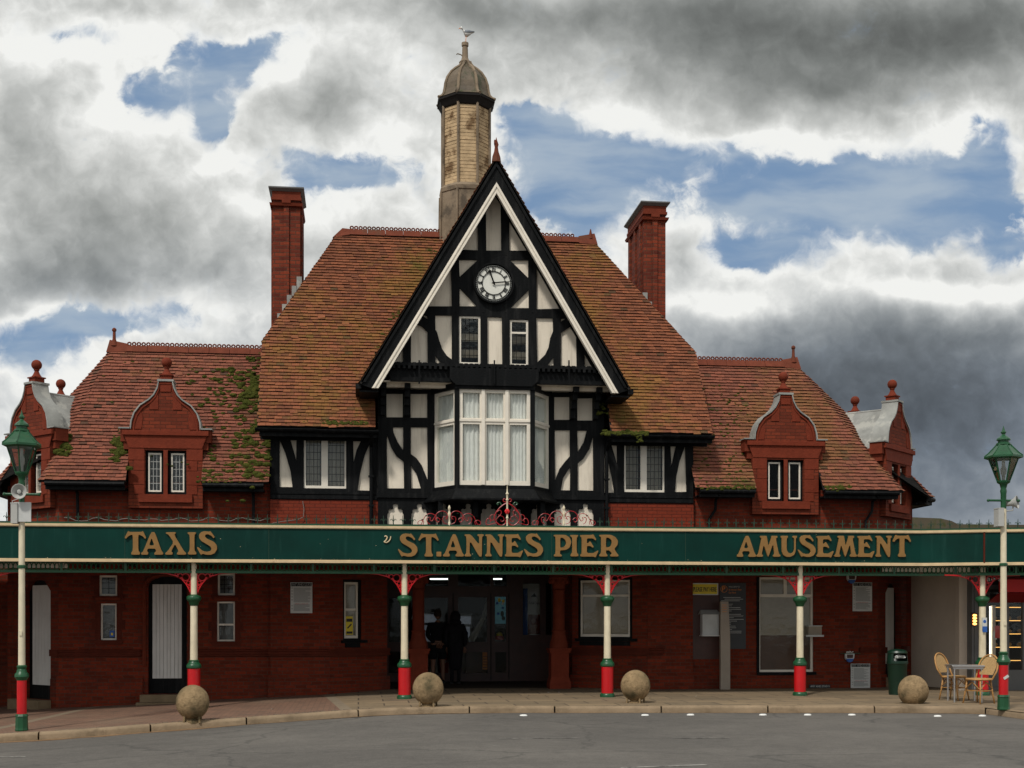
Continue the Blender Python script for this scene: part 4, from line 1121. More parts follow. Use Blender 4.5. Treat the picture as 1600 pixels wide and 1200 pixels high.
    # brick cheeks
    for q_ in (-1, 1):
        k = MB(); k.box(q_*(body-.002), .301, 3.9, q_*(body-.12), depth-.4, 5.5)
        k.box(q_*(body+.001), .02, 5.34, q_*.94, .32, 5.60); k.box(q_*(body+.001), .05, 5.18, q_*.88, .30, 5.338)
        obj('cheek', k, M['terracotta'], base, local=True)
    # ball finial
    f = MB(); f.box(-.115, .04, 6.64, .115, .27, 6.76); f.box(-.14, .015, 6.76, .14, .295, 6.785)
    obj('finial_base', f, M['terracotta_bright'], base, local=True)
    f = MB(); f.lathe([(.12, 6.785), (.085, 6.83), (.05, 6.90), (.045, 6.93), (.06, 6.935), (.06, 6.96), (.045, 6.965)], (0, .155, 0), 14)
    f.sphere((0, .155, 7.055), .112, 18, 12); obj('finial', f, M['terracotta_bright'], base, local=True, smooth=40)
    # pair of windows
    for (xa, xb) in ((-.43, -.045), (.045, .43)):
        q_ = MB(); q_.slab(rect((xa, wl, xb, wb)), [rect((xa+.055, wl+.06, xb-.055, wb-.05))], .10, .05)
        q_.mat(1); q_.slab(rect((xa+.056, wl+.061, xb-.056, wb-.051)), [rect((xa+.085, wl+.095, xb-.085, wb-.085))], .085, .05)
        w_ = obj('window', q_, [M['timber_black'], M['white_paint']], base, local=True)
        q_ = MB().box(xa+.07, .12, wl+.08, xb-.07, .126, wb-.07); obj('pane', q_, M['lead_glass'] if lab.find('plain') < 0 else M['glass_dark'], base, local=True)
        if lab.find('plain') < 0:
            q_ = MB()
            for i in range(1, 3): v_ = xa+.085+(xb-xa-.17)*i/3; q_.box(v_-.005, .112, wl+.09, v_+.005, .118, wb-.08)
            for i in range(1, 5): v_ = wl+.09+(wb-wl-.17)*i/5; q_.box(xa+.085, .110, v_-.005, xb-.085, .116, v_+.005)
            obj('leading', q_, M['grey_plastic'], base, local=True)
    return base
dormer(DX[0], YG-DH, 0, 'front dormer of the left wing with leaded windows')
dormer(DX[1], YG-DH, 0, 'front dormer of the right wing with plain unleaded windows')
for (c1, c2, s_, lab) in ((CL[0], CL[1], -1, 'dormer on the canted left corner'), (CR_[0], CR_[1], 1, 'dormer on the canted right corner')):
    mx_, my_ = (c1[0]+c2[0])/2, (c1[1]+c2[1])/2
    ang = R(-45) if s_ < 0 else R(45)
    nx, ny = (-.7071, -.7071) if s_ < 0 else (.7071, -.7071)
    dormer(mx_+nx*DH, my_+ny*DH, ang, lab, 1.9)
    dormer(mx_+nx*DH, 2*WRY-(my_+ny*DH), R(-135) if s_ < 0 else R(135), lab.replace('canted', 'rear'), 1.9)

# --- chimneys
def chimney(x0, x1, y0, y1, zt, lab):
    m_ = MB(); m_.box(x0, y0, 5.8, x1, y1, zt-.26)
    xm = (x0+x1)/2; m_.box(xm-.06, y0-.04, 5.8, xm+.06, y0-.001, zt-.30)
    n = 3
    for i in range(n):
        yy = y0+(y1-y0)*(i+.5)/n
        for sx_ in (-1, 1):
            xx = x0 if sx_ < 0 else x1; m_.box(xx+sx_*.04, yy-.08, 5.8, xx+sx_*.001, yy+.08, zt-.30)
    ch = O('chimney', m_, M['brick_chimney'], label=lab)
    m_ = MB(); m_.box(x0-.03, y0-.05, zt-.26, x1+.03, y1+.03, zt-.20)
    frust(m_, [(x0-.05, y0-.07), (x1+.05, y0-.07), (x1+.05, y1+.05), (x0-.05, y1+.05)], zt-.40, [(x0-.07, y0-.09), (x1+.07, y0-.09), (x1+.07, y1+.07), (x0-.07, y1+.07)], zt-.34)
    m_.box(x0-.01, y0-.03, zt-.20, x1+.01, y1+.01, zt-.06)
    m_.box(xm-.1, y0-.10, zt-.34, xm+.1, y0-.05, zt-.262)
    obj('chimney_corbel', m_, M['terracotta'], ch)
    m_ = MB(); frust(m_, [(x0-.02, y0-.04), (x1+.02, y0-.04), (x1+.02, y1+.02), (x0-.02, y1+.02)], zt-.06, [(x0-.09, y0-.11), (x1+.09, y0-.11), (x1+.09, y1+.09), (x0-.09, y1+.09)], zt+.0)
    m_.box(x0-.09, y0-.11, zt, x1+.09, y1+.09, zt+.03)
    obj('chimney_cap', m_, M['grey_panel'], ch)
    # stepped lead flashing against the hip
    m_ = MB(); inner = x1 if x0 < XC else x0; s_ = -1 if x0 < XC else 1
    for i in range(5):
        xx = inner+s_*(.02+i*.11); zf = 9.42-i*.215 if s_ < 0 else 9.30-i*.215
        m_.box(xx-.06, y0-.047, zf-.24, xx+.06, y0-.043, zf+.06-.0)
    obj('flashing', m_, M['lead'], ch)
    return ch
a = P2(426, 293, 30.0); b_ = P2(469, 293, 30.0)
c1_ = chimney(a[0], b_[0], 30.0, 31.2, 11.50, 'chimney standing by the left hip of the main roof')
a = P2(1006, 314, 30.0); b_ = P2(1038, 314, 30.0)
c2_ = chimney(a[0], b_[0]+.03, 30.0, 31.8, 11.50, 'chimney standing by the right hip of the main roof')

# --- octagonal tower with lead dome
TX, TY = 2.60, 31.1
def octa(r_): return r_/math.cos(math.pi/8)
RO = math.pi/8
m_ = MB(); m_.lathe([(octa(.64), 9.5), (octa(.60), 11.85), (octa(.62), 11.86), (octa(.63), 11.95), (octa(.57), 12.02), (octa(.56), 12.03)], (TX, TY, 0), 8, RO)
tower = O('tower', m_, M['tower_stone'])
m_ = MB(); z = 12.03; k = 0
while z < 13.90:
    zz = min(z+.085, 13.92); rr = .545+random.uniform(-.003, .003)
    m_.lathe([(octa(rr), z), (octa(rr-.006), zz-.006), (octa(rr-.016), zz)], (TX, TY, 0), 8, RO); z = zz
obj('tower_boarding', m_, M['tower_boards'], tower)
m_ = MB()
for k in range(8):
    a = RO+k*math.pi/4; rr = octa(.56); m_.tube([(TX+rr*math.cos(a), TY+rr*math.sin(a), 11.95), (TX+rr*math.cos(a), TY+rr*math.sin(a), 13.95)], .035, 6)
    rr = octa(.62); m_.tube([(TX+octa(.65)*math.cos(a), TY+octa(.65)*math.sin(a), 9.6), (TX+rr*math.cos(a), TY+rr*math.sin(a), 11.88)], .028, 6)
obj('corner_post', m_, M['tower_stone'], tower, smooth=40)
m_ = MB(); m_.lathe([(octa(.55), 13.90), (octa(.58), 13.92), (octa(.66), 14.06), (octa(.68), 14.07), (octa(.68), 14.13), (octa(.60), 14.15)], (TX, TY, 0), 8, RO)
obj('dome_cornice', m_, M['rafter_dark'], tower)
dp = [(.69, 14.13), (.62, 14.16), (.56, 14.23), (.53, 14.34), (.51, 14.50), (.46, 14.66), (.37, 14.81), (.26, 14.92), (.17, 14.99), (.12, 15.06), (.10, 15.12)]
m_ = MB(); m_.lathe([(octa(a), b_) for a, b_ in dp], (TX, TY, 0), 8, RO)
dome = obj('dome', m_, M['dome_lead'], tower)
m_ = MB()
for k in range(8):
    a = RO+k*math.pi/4; m_.tube([(TX+octa(r_)*math.cos(a), TY+octa(r_)*math.sin(a), z_+.01) for r_, z_ in dp], .038, 6)
obj('dome_rib', m_, M['tower_stone'], tower, smooth=50)
m_ = MB(); m_.lathe([(.13, 15.06), (.15, 15.12), (.10, 15.17), (.075, 15.25), (.07, 15.45), (.065, 15.50), (.085, 15.52), (.085, 15.60), (.07, 15.60)], (TX-.02, TY, 0), 12)
m_.tube([(TX-.05, TY, 15.25), (TX-.12, TY, 15.31), (TX-.20, TY, 15.33), (TX-.23, TY, 15.31)], .014, 5)
obj('dome_finial', m_, M['tower_stone'], tower, smooth=40)

# --- seagull on the finial
g = thing('seagull', 'grey and white gull perched on the tower finial', 'bird', (TX-.02, TY, 15.60))
m_ = MB()
bx, bz = TX-.0, 15.82
pts = []; 
def loft(mb, secs, n=12):
    vs = []; fs = []
    for (x, y, z, rx, rz, ax) in secs:   # section in plane normal to x-ish axis
        for k in range(n):
            t = 2*math.pi*k/n; vs.append((x-ax*rz*math.sin(t), y+rx*math.cos(t), z+rz*math.sin(t)))
    for i in range(len(secs)-1):
        for k in range(n): fs.append((i*n+k, i*n+(k+1) % n, (i+1)*n+(k+1) % n, (i+1)*n+k))
    fs += [tuple(reversed(range(n))), tuple(range((len(secs)-1)*n, len(secs)*n))]; mb.add(vs, fs)
loft(m_, [(bx-.135, TY, bz+.13, .012, .012, 0), (bx-.125, TY, bz+.14, .028, .030, 0), (bx-.10, TY, bz+.145, .032, .034, 0), (bx-.075, TY, bz+.11, .030, .035, .5),
          (bx-.06, TY, bz+.06, .045, .05, .4), (bx-.02, TY, bz+.01, .070, .072, 0), (bx+.04, TY, bz+.0, .072, .070, 0), (bx+.10, TY, bz+.02, .050, .045, 0), (bx+.15, TY, bz+.045, .03, .02, 0), (bx+.20, TY, bz+.055, .02, .008, 0)])
obj('body', m_, M['gull_white'], g, smooth=True)
m_ = MB()
for s_ in (-1, 1):
    loft(m_, [(bx-.04, TY+s_*.06, bz+.03, .012, .03, 0), (bx+.03, TY+s_*.068, bz+.035, .016, .042, 0), (bx+.11, TY+s_*.05, bz+.045, .012, .026, 0), (bx+.21, TY+s_*.02, bz+.06, .006, .010, 0)], 8)
obj('wing', m_, M['gull_grey'], g, smooth=True)
m_ = MB(); m_.tube([(bx-.13, TY, bz+.137), (bx-.16, TY, bz+.125), (bx-.175, TY, bz+.11)], [.012, .008, .003], 6)
obj('beak', m_, M['orange'], g, smooth=True)
for s_ in (-1, 1):
    m_ = MB(); m_.tube([(bx+.01, TY+s_*.025, bz-.06), (bx, TY+s_*.025, bz-.12), (bx+.0, TY+s_*.025, 15.61)], .006, 5); m_.box(bx-.035, TY+s_*.025-.015, 15.60, bx+.01, TY+s_*.025+.015, 15.608)
    obj('leg', m_, M['orange'], g)

# --- moss clumps growing on the roofs
def slopeZ(y, ez, ey): return ez+1.472*(y-ey)
m_ = MB(); random.seed(11)
def clump(mb, x, y, z, r_):
    for k in range(random.randint(2, 4)):
        s_ = 1 if k == 0 else random.uniform(.35, .7)
        mb.sphere((x+random.gauss(0, r_*.55)*(k > 0), y+random.gauss(0, r_*.2)*(k > 0), z+random.gauss(0, r_*.35)*(k > 0)), r_*s_, 9, 6, (1.25, .8, .75), .16)
def on_slope(px, py, ez, ey):   # ray to the roof plane z = ez+k(y-ey)
    u = (px-800)/FPX; v = (HZ-py)/FPX; k = 1.472
    t = (ez-k*ey-EYE)/(v-k*(CS-u*SN)); return (t*(SN+u*CS), t*(CS-u*SN)-.01, EYE+t*v+.01)
for i in range(230):
    px = 425-abs(random.gauss(0, 55)); py = random.uniform(575, 750)
    if random.random() < .35: px = random.uniform(322, 420)
    if px < 325 and py > 640: continue
    p = on_slope(px, py, WEZ, WY); clump(m_, *p, random.uniform(.022, .06)*(1.5 if px > 385 else 1))
for (px, py, n, sp, r_) in ((394, 615, 60, 15, .08), (396, 570, 20, 10, .05), (372, 690, 8, 5, .06), (380, 735, 16, 16, .05), (187, 700, 40, 7, .08), (185, 680, 8, 5, .04), (205, 567, 2, 2, .03), (327, 740, 14, 6, .05), (340, 752, 26, 14, .035), (98, 698, 26, 7, .08), (400, 680, 20, 10, .05)):
    for i in range(n):
        p = on_slope(px+random.gauss(0, sp), py+random.gauss(0, sp*1.2 if py < 745 else 2), WEZ, WY); clump(m_, *p, r_*random.uniform(.5, 1.1))
for i in range(60): 
    p = on_slope(random.uniform(120, 420), random.uniform(560, 745), WEZ, WY); clump(m_, *p, random.uniform(.012, .03))
o = obj('moss', m_, M['moss'], wroof_l); o['kind'] = 'stuff'
m_ = MB()
for i in range(150):
    p = on_slope(random.uniform(1090, 1175), random.uniform(600, 755), WEZ, WY); clump(m_, *p, random.uniform(.012, .035))
for (xa, xb, n) in ((1090, 1180, 60), (1290, 1330, 40), (1165, 1180, 10)):
    for i in range(n): p = on_slope(random.uniform(xa, xb), 763+random.gauss(0, 1.5), WEZ, WY); clump(m_, *p, random.uniform(.02, .04))
o = obj('moss', m_, M['moss'], wroof_r); o['kind'] = 'stuff'
m_ = MB()
for (xa, xb, yc, sp, n, r_) in ((505, 575, 662, 3, 70, .038), (420, 520, 660, 2, 25, .018), (585, 660, 505, 8, 0, .05), (940, 1012, 678, 3, 90, .045), (995, 1003, 687, 5, 14, .03)):
    for i in range(n): p = on_slope(random.uniform(xa, xb), yc+random.gauss(0, sp*.5), EZ, EY); clump(m_, *p, r_*random.uniform(.5, 1.1))
for (px, py, n) in ((620, 495, 12), (606, 523, 6), (678, 395, 8), (598, 540, 6), (940, 640, 10)):
    for i in range(n): p = on_slope(px+random.gauss(0, 5), py+random.gauss(0, 5), EZ, EY); clump(m_, *p, random.uniform(.02, .05))
o = obj('moss', m_, M['moss'], main_roof); o['kind'] = 'stuff'
def proj_unused(x, y, z):
    dep = x*SN+y*CS; rt = x*CS-y*SN; return 800+FPX*rt/dep, HZ-FPX*(z-EYE)/dep
def seg_at(a, b_, px, py=None):
    lo, hi = -.5, 1.5
    for i in range(50):
        m_ = (lo+hi)/2; x = a[0]+(b_[0]-a[0])*m_; y = a[1]+(b_[1]-a[1])*m_
        if proj(x, y, 0)[0] < px: lo = m_
        else: hi = m_
    dep = x*SN+y*CS; L = math.hypot(b_[0]-a[0], b_[1]-a[1])
    return m_*L, (EYE+(HZ-py)*dep/FPX if py is not None else None)
# ------------------------------------------------------------------ ground floor
wins = [(155,899,183,931,2,3,'w'), (157,943,182,1000,0,0,'b'), (340,896,367,930,3,4,'w'), (339,940,367,1002,0,0,'r')]
dpx = (231, 292)
da = P2(dpx[0], 1000, YG)[0]; db = P2(dpx[1], 1000, YG)[0]; dz0 = gz(da)+.20; dz1 = 2.50
arch = [(da, dz0), (db, dz0), (db, dz1-.22)]+[((da+db)/2+(db-da)/2*math.cos(t), dz1-.22+.20*math.sin(t)) for t in [math.pi*i/8 for i in range(1, 8)]]+[(da, dz1-.22)]
hs = [rect(rectpx(*w_[:4], YG)) for w_ in wins]+[arch]
wallblock(-6.30, -1.86, -.7, 2.73, YG, hs)
wallblock(-1.88, -.62, -.7, 2.728, YW, ())
for (x0, y0, x1, y1, c_, r_, k) in wins:
    r = rectpx(x0, y0, x1, y1, YG)
    m_ = MB(); m_.slab([(r[0]-.10, r[1]-.10), (r[2]+.10, r[1]-.10), (r[2]+.14, r[1]-.02), (r[2]+.14, r[1]-.001), (r[0]-.14, r[1]-.001), (r[0]-.14, r[1]-.02)], (), YG-.035, .034)
    for s_, xx in ((-1, r[0]), (1, r[2])):
        z = r[1]+.02; q_ = 0
        while z < r[3]-.1:
            w__ = .18 if q_ % 2 else .11; m_.slab([(xx+s_*.004, z), (xx+s_*w__, z), (xx+s_*w__, min(z+.20, r[3])), (xx+s_*.004, min(z+.20, r[3]))], (), YG-.010, .009); z += .204; q_ += 1
    O('window_surround', m_, M['dark_stone'])
    f = lead_window('window', r, YG+.05, bld, c_, r_, fw=.035 if k != 'w' else .04, glass='glass', bar=(.42 if k == 'r' else None), fd=.05)
    if k == 'b':
        m_ = MB().box(r[2]-.15, YG+.045, r[1]+.06, r[2]-.05, YG+.049, r[1]+.20); obj('sticker', m_, M['sign_blue'], f)
        m_ = MB().box(r[2]-.12, YG+.041, r[1]+.10, r[2]-.08, YG+.044, r[1]+.15); obj('sticker_logo', m_, M['sign_yellow'], f)
for xx0, xx1 in ((155, 183), (340, 367)):   # stone transom roll between the two lights
    a = P2(xx0-5, 935, YG); c = P2(xx1+5, 935, YG); m_ = MB(); m_.tube([(a[0], YG-.01, a[1]), (c[0], YG-.01, c[1])], .045, 8); O('stone_transom', m_, M['terracotta'], smooth=40)
# backs of rooms behind ground-floor windows: blinds half drawn
m_ = MB()
for w_ in wins:
    r = rectpx(*w_[:4], YG); m_.box(r[0], YG+.16, r[1], r[2], YG+.165, r[3])
O('window_blind', m_, M['grey_panel'])
# boarded door
m_ = MB(); m_.slab(arch, (), YG+.14, .06); dr_ = O('door', m_, M['timber_black'])
q0 = rectpx(238, 913, 284, 1060, YG+.1); n = 8; m_ = MB()
for i in range(n):
    w_ = (q0[2]-q0[0])/n; m_.box(q0[0]+w_*i+.002, YG+.115, q0[1], q0[0]+w_*(i+1)-.003, YG+.139, q0[3])
obj('door_boards', m_, M['door_white'], dr_)
m_ = MB(); 
ring = [((da+db)/2+((db-da)/2+.07)*math.cos(t), dz1-.24+.27*math.sin(t)) for t in [math.pi*i/10 for i in range(11)]]
m_.tube([(db+.07, YG-.015, dz0+.6)]+[(a, YG-.015, b_) for a, b_ in ring]+[(da-.07, YG-.015, dz0+.6)], .04, 6)
O('door_moulding', m_, M['terracotta'], smooth=40)
m_ = MB(); m_.box(da-.12, YG-.30, -.7, db+.12, YG-.071, dz0-.002); m_.box(da-.02, YG-.071, -.7, db+.02, YG+.13, dz0-.004); m_.box(da-.16, YG-.55, -.7, db+.9, YG-.301, dz0-.15)
O('doorstep', m_, M['step_stone'])
# string course and chamfered plinth
def course(x0, x1, Y, nm='string_course'):
    m_ = MB()
    pr = [(.001, .92), (.05, .92), (.07, .905), (.07, .875), (.045, .86), (.045, .815), (.065, .80), (.065, .775), (.001, .765)]; n = len(pr)
    m_.add([(xx, Y-a, z) for xx in (x0, x1) for a, z in pr], [tuple(range(n)), tuple(reversed(range(n, 2*n)))]+[(i, i+n, (i+1) % n+n, (i+1) % n) for i in range(n)])
    O(nm, m_, M['dark_stone'])
def plinth(x0, x1, Y):
    m_ = MB(); m_.add([(x0,Y-.001,.36),(x1,Y-.001,.36),(x1,Y-.06,.28),(x0,Y-.06,.28),(x0,Y-.06,-.7),(x1,Y-.06,-.7),(x1,Y-.001,-.7),(x0,Y-.001,-.7)],
        [(3,2,1,0),(4,5,2,3),(0,7,4,3),(1,2,5,6)]); O('plinth', m_, M['brick'])
course(-6.34, da-.14, YG); course(db+.14, -1.90, YG); course(-1.93, -.60, YW)
plinth(-6.34, da-.10, YG); plinth(db+.10, -1.88, YG); plinth(-1.93, -.60, YW)
# canted entrance cheeks
ea, eb = (-.62, YW), (.64, 28.72); fa, fb = (4.86, 28.95), (6.42, YW)
def entr_win(a, b_, pxs, pys, mirror, opened):
    L, ang = rotframe(a, b_)
    s0, z1 = seg_at(a, b_, pxs[0], pys[0]); s1, _ = seg_at(a, b_, pxs[1]); z0 = seg_at(a, b_, pxs[1], pys[1])[1]
    if mirror: s0, s1, z0, z1 = mirror
    m_ = MB(); m_.slab([(0, -.7), (L, -.7), (L, 2.729), (0, 2.729)], [rect((s0, z0, s1, z1))], 0, .28)
    kw = dict(loc=(a[0], a[1], 0), rotz=ang)
    O('brick_wall', m_, M['brick'], **kw)
    m_ = MB()
    for (c0, c1, o) in ((.86, .92, .07), (.81, .859, .045), (.765, .809, .065)): m_.box(-.03, -o, c0, L+.04, -.001, c1)
    O('string_course', m_, M['dark_stone'], **kw)
    m_ = MB(); m_.box(-.03, -.06, -.7, L+.04, -.001, .30); O('plinth', m_, M['brick'], **kw)
    m_ = MB(); m_.slab(rect((s0, z0, s1, z1)), [rect((s0+.05, z0+.04, s1-.07, z1-.06))], .03, .06); m_.box(s0-.05, -.06, z0-.06, s1+.12, .1, z0)
    m_.box(s0+.05, -.03, z0-.16, s1-.05, -.001, z0-.065)
    f = O('window', m_, M['timber_black'], **kw)
    zm = z0+(z1-z0)*(.5 if opened else .70)
    m_ = MB(); m_.slab(rect((s0+.05, z0+.04, s1-.07, z1-.06)), [rect((s0+.09, z0+.10, s1-.11, zm-.02)), rect((s0+.09, zm+.03, s1-.11, z1-.11))], .045, .04)
    obj('sash', m_, M['white_paint'], f, **kw)
    m_ = MB().box(s0+.06, .06, z0+.05, s1-.08, .064, z1-.07); obj('pane', m_, M['glass'], f, **kw)
    m_ = MB().box(s0+.01, .11, z0+.01, s1-.01, .115, z1-.01); obj('blind', m_, M['blind'], f, **kw)
    return f, kw, (s0, z0, s1, z1)
f, kw, r = entr_win(ea, eb, (536, 565), (905, 1000), None, True)
m_ = MB().box(r[0]+.10, .052, r[1]+.12, r[0]+.28, .056, r[1]+.52); obj('notice', m_, M['sign_yellow'], f, **kw)
m_ = MB(); m_.box(r[0]+.115, .048, r[1]+.40, r[0]+.265, .0515, r[1]+.47); m_.box(r[0]+.115, .048, r[1]+.14, r[0]+.265, .0515, r[1]+.19); m_.bar((r[0]+.14, .048, r[1]+.26), (r[0]+.24, .048, r[1]+.35), .03, .003, (0, 1, 0)); obj('notice_print', m_, M['sign_black'], f, **kw)
entr_win(fa, fb, (903, 988), (903, 998), None, False)
# porch side walls, floor slab joint, ceiling
m_ = MB(); m_.box(.50, 28.98, -.7, .639, 31.8, 2.727); O('porch_side_wall', m_, M['brick'])
m_ = MB(); m_.box(4.861, 29.2, -.7, 5.0, 31.8, 2.727); O('porch_side_wall', m_, M['brick'])
m_ = MB().box(-16, 29.9, -1.2, -7.5, 30.1, 2.73); O('side_extension_wall', m_, M['brick'])
# carved columns either side of the porch
def pcol(x, y, lab):
    m_ = MB(); 
    m_.box(x-.24, y-.24, -.2, x+.24, y+.24, .12); frust(m_, [(x-.24, y-.24), (x+.24, y-.24), (x+.24, y+.24), (x-.24, y+.24)], .12, [(x-.20, y-.20), (x+.20, y-.20), (x+.20, y+.20), (x-.20, y+.20)], .27)
    m_.box(x-.20, y-.20, .27, x+.20, y+.20, .80); m_.box(x-.23, y-.23, .80, x+.23, y+.23, .86); m_.box(x-.25, y-.25, .86, x+.25, y+.25, .91)
    c = O('porch_column', m_, M['terracotta_bright'], label=lab)
    s_ = MB(); s_.lathe([(.21, .911), (.205, 1.02), (.17, 1.12), (.145, 1.26), (.165, 1.30), (.135, 1.34), (.13, 2.20), (.16, 2.225), (.135, 2.25), (.15, 2.33), (.21, 2.43), (.225, 2.50), (.20, 2.54), (.23, 2.56), (.23, 2.62)], (x, y, 0), 16)
    for k in range(10):
        a = 2*math.pi*k/10; s_.sphere((x+.195*math.cos(a), y+.195*math.sin(a), 2.42), .045, 8, 6, (1, 1, 1.4))
    obj('column_shaft', s_, M['terracotta'], c, smooth=40)
    b2 = MB().box(x-.24, y-.24, 2.621, x+.24, y+.24, 2.725); obj('abacus', b2, M['terracotta'], c)
pcol(1.33, 28.62, 'stone column on the left of the entrance'); pcol(4.50, 28.62, 'stone column on the right of the entrance')
# wooden entrance screen with glazed doors
YD = 31.8
def px_r(x0, y0, x1, y1): return rectpx(x0, y0, x1, y1, YD)
panes = [(660,934,700,1003), (716,933,761,1003), (773,932,791,1003), (660,1018,701,1052), (722,1019,762,1052), (774,1019,791,1051), (640,897,700,916), (716,897,766,916), (771,897,792,916), (817,911,844,992), (853,911,862,992), (608,934,650,1003), (608,1018,650,1052)]
m_ = MB(); m_.slab([(.641, -.1), (4.859, -.1), (4.859, 2.75), (.641, 2.75)], [rect(px_r(*p)) for p in panes], YD, .07)
for (x0, y0, x1, y1) in panes[:6]:
    r = px_r(x0, y0, x1, y1)
    m_.box(r[0]-.025, YD-.015, r[1]-.025, r[2]+.025, YD-.002, r[1]-.002); m_.box(r[0]-.025, YD-.015, r[3]+.002, r[2]+.025, YD-.002, r[3]+.025)
scr = O('door_screen', m_, M['wood_door'])
m_ = MB()
for px_ in (708, 767, 655, 795): a = PT(px_, 990, YD).x; m_.box(a-.012, YD-.02, .05, a+.012, YD-.003, 2.2)
obj('door_joint', m_, M['interior_dark'], scr)
m_ = MB()
for px_ in (704, 713): a = PT(px_, 985, YD); m_.tube([(a.x, YD-.05, a.z-.15), (a.x, YD-.06, a.z), (a.x, YD-.05, a.z+.15)], .012, 6)
obj('handle', m_, M['steel'], scr)
m_ = MB().box(.7, YD+.03, .1, 5.1, YD+.034, 2.6); obj('pane', m_, M['glass_dark'], scr)
m_ = MB(); r = px_r(773, 932, 791, 1003); m_.box(r[0]+.01, YD+.015, r[1]+(r[3]-r[1])*.40, r[2]-.01, YD+.02, r[3]-.01); obj('stained_glass', m_, M['stained_glow'], scr)
random.seed(4)
for mt_, pts_ in (('sign_blue', [(.2,.85),(.7,.75),(.3,.62)]), ('bin_green', [(.65,.62),(.75,.52)]), ('sign_yellow', [(.4,.92),(.75,.9)]), ('sign_white', [(.7,.84)])):
    m_ = MB()
    for a, c in pts_: m_.sphere((r[0]+(r[2]-r[0])*a, YD+.012, r[1]+(r[3]-r[1])*c), .045*random.uniform(.7, 1.2), 9, 6, (1, .08, random.uniform(.8, 1.8)))
    obj('stained_glass_shape', m_, M[mt_], scr)
toy = thing('toy', 'yellow domed toy on red base behind the narrow door pane', 'toy', ((r[0]+r[2])/2, YD+.25, r[1]+.05))
m_ = MB(); m_.lathe([(.11, 0), (.12, .05), (.09, .10)], ((r[0]+r[2])/2, YD+.25, r[1]+.05), 14); obj('base', m_, M['sign_red'], toy, smooth=40)
m_ = MB(); m_.sphere(((r[0]+r[2])/2, YD+.25, r[1]+.17), .085, 12, 8, (1, 1, .9)); obj('dome', m_, M['sign_yellow'], toy, smooth=True)
m_ = MB().box(r[0]-.1, YD+.12, r[1]-.02, r[2]+.1, YD+.42, r[1]+.049); obj('shelf', m_, M['wood_door'], toy)
# hall behind the doors
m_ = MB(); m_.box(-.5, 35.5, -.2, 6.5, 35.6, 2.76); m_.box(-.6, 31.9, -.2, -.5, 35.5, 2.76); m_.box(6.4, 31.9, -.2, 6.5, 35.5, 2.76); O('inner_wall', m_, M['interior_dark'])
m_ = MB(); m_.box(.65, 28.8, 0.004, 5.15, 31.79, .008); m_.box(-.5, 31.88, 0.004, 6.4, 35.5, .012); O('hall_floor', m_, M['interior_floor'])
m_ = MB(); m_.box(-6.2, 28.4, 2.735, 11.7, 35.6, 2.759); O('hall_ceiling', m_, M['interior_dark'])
for (xa, xb) in ((672, 708), (771, 784)):
    a = PT(xa, 905, 34.2); b_ = PT(xb, 905, 34.2)
    t_ = thing('strip_light', 'fluorescent strip light on the hall ceiling seen %s' % ('above the two people' if xa < 700 else 'above the stained glass panel'), 'ceiling light', (a.x, 34.2, a.z), group='strip lights inside the hall')
    m_ = MB().box(a.x, 34.15, a.z-.01, b_.x, 34.25, a.z+.02); obj('tube', m_, M['strip_lit'], t_)
    m_ = MB().box(a.x-.02, 34.12, a.z+.021, b_.x+.02, 34.28, 2.734); obj('housing', m_, M['grey_plastic'], t_)
# slot and prize machines inside
def machine(px0, px1, y, h, lab, scr_mat, trim):
    a = PT(px0, 1000, y).x; b_ = PT(px1, 1000, y).x
    t_ = thing('arcade_machine', lab, 'arcade machine', ((a+b_)/2, y+.3, .012), group='arcade machines inside the hall')
    m_ = MB(); m_.slab([(a, .012), (b_, .012), (b_, h), (a, h)], [rect((a+.06, h*.42, b_-.06, h*.80))], y, .12); m_.box(a, y+.12, .012, b_, y+.6, h); m_.box(a, y-.15, h*.34, b_, y-.001, h*.40)
    obj('cabinet', m_, M[trim], t_)
    m_ = MB().box(a+.06, y+.08, h*.42, b_-.06, y+.11, h*.80); obj('display', m_, M[scr_mat], t_)
    random.seed(int(px0)); q_ = 0
    for mt_ in ('sign_red', 'sign_blue', 'cloth_pale', 'orange'):
        m_ = MB()
        for i in range(3): m_.sphere((random.uniform(a+.1, b_-.1), y+.05, h*random.uniform(.45, .70)), random.uniform(.025, .06), 8, 6, (1, .5, 1.2))
        obj('prize', m_, M[mt_], t_, smooth=True)
    m_ = MB().box(a+.04, y-.02, h*.84, b_-.04, y-.002, h*.96); obj('marquee', m_, M['game_lit'], t_)
machine(655, 684, 33.6, 1.75, 'white framed prize machine behind the left door glass', 'game_lit', 'pale_grey_paint')
machine(716, 738, 33.8, 1.70, 'white framed prize machine in the middle door glass', 'game_lit', 'pale_grey_paint')
machine(686, 704, 33.9, 1.45, 'red low prize machine between the two people', 'stained_glow', 'sign_red')
t_ = thing('dust_sheet', 'pale cloth sheet draped diagonally inside the glass door', 'sheet', (PT(745, 1000, 32.3).x, 32.3, .012))
m_ = MB(); A = [(761,936),(761,960),(750,985),(741,1003)]; B = [(757,945),(752,965),(740,985),(729,1000)]
vs = []
for (p, q_) in zip(A, B):
    for k in range(7):
        u_ = k/6; a = PT(p[0]*(1-u_)+q_[0]*u_, p[1]*(1-u_)+q_[1]*u_, 32.25+.05*math.sin(k*2.1)); vs.append(tuple(a))
m_.add(vs, [(i*7+k, i*7+k+1, (i+1)*7+k+1, (i+1)*7+k) for i in range(3) for k in range(6)])
obj('cloth', m_, M['cloth_pale'], t_, smooth=True)
a = PT(741, 1004, 32.3); b_ = PT(728, 1004, 32.3)
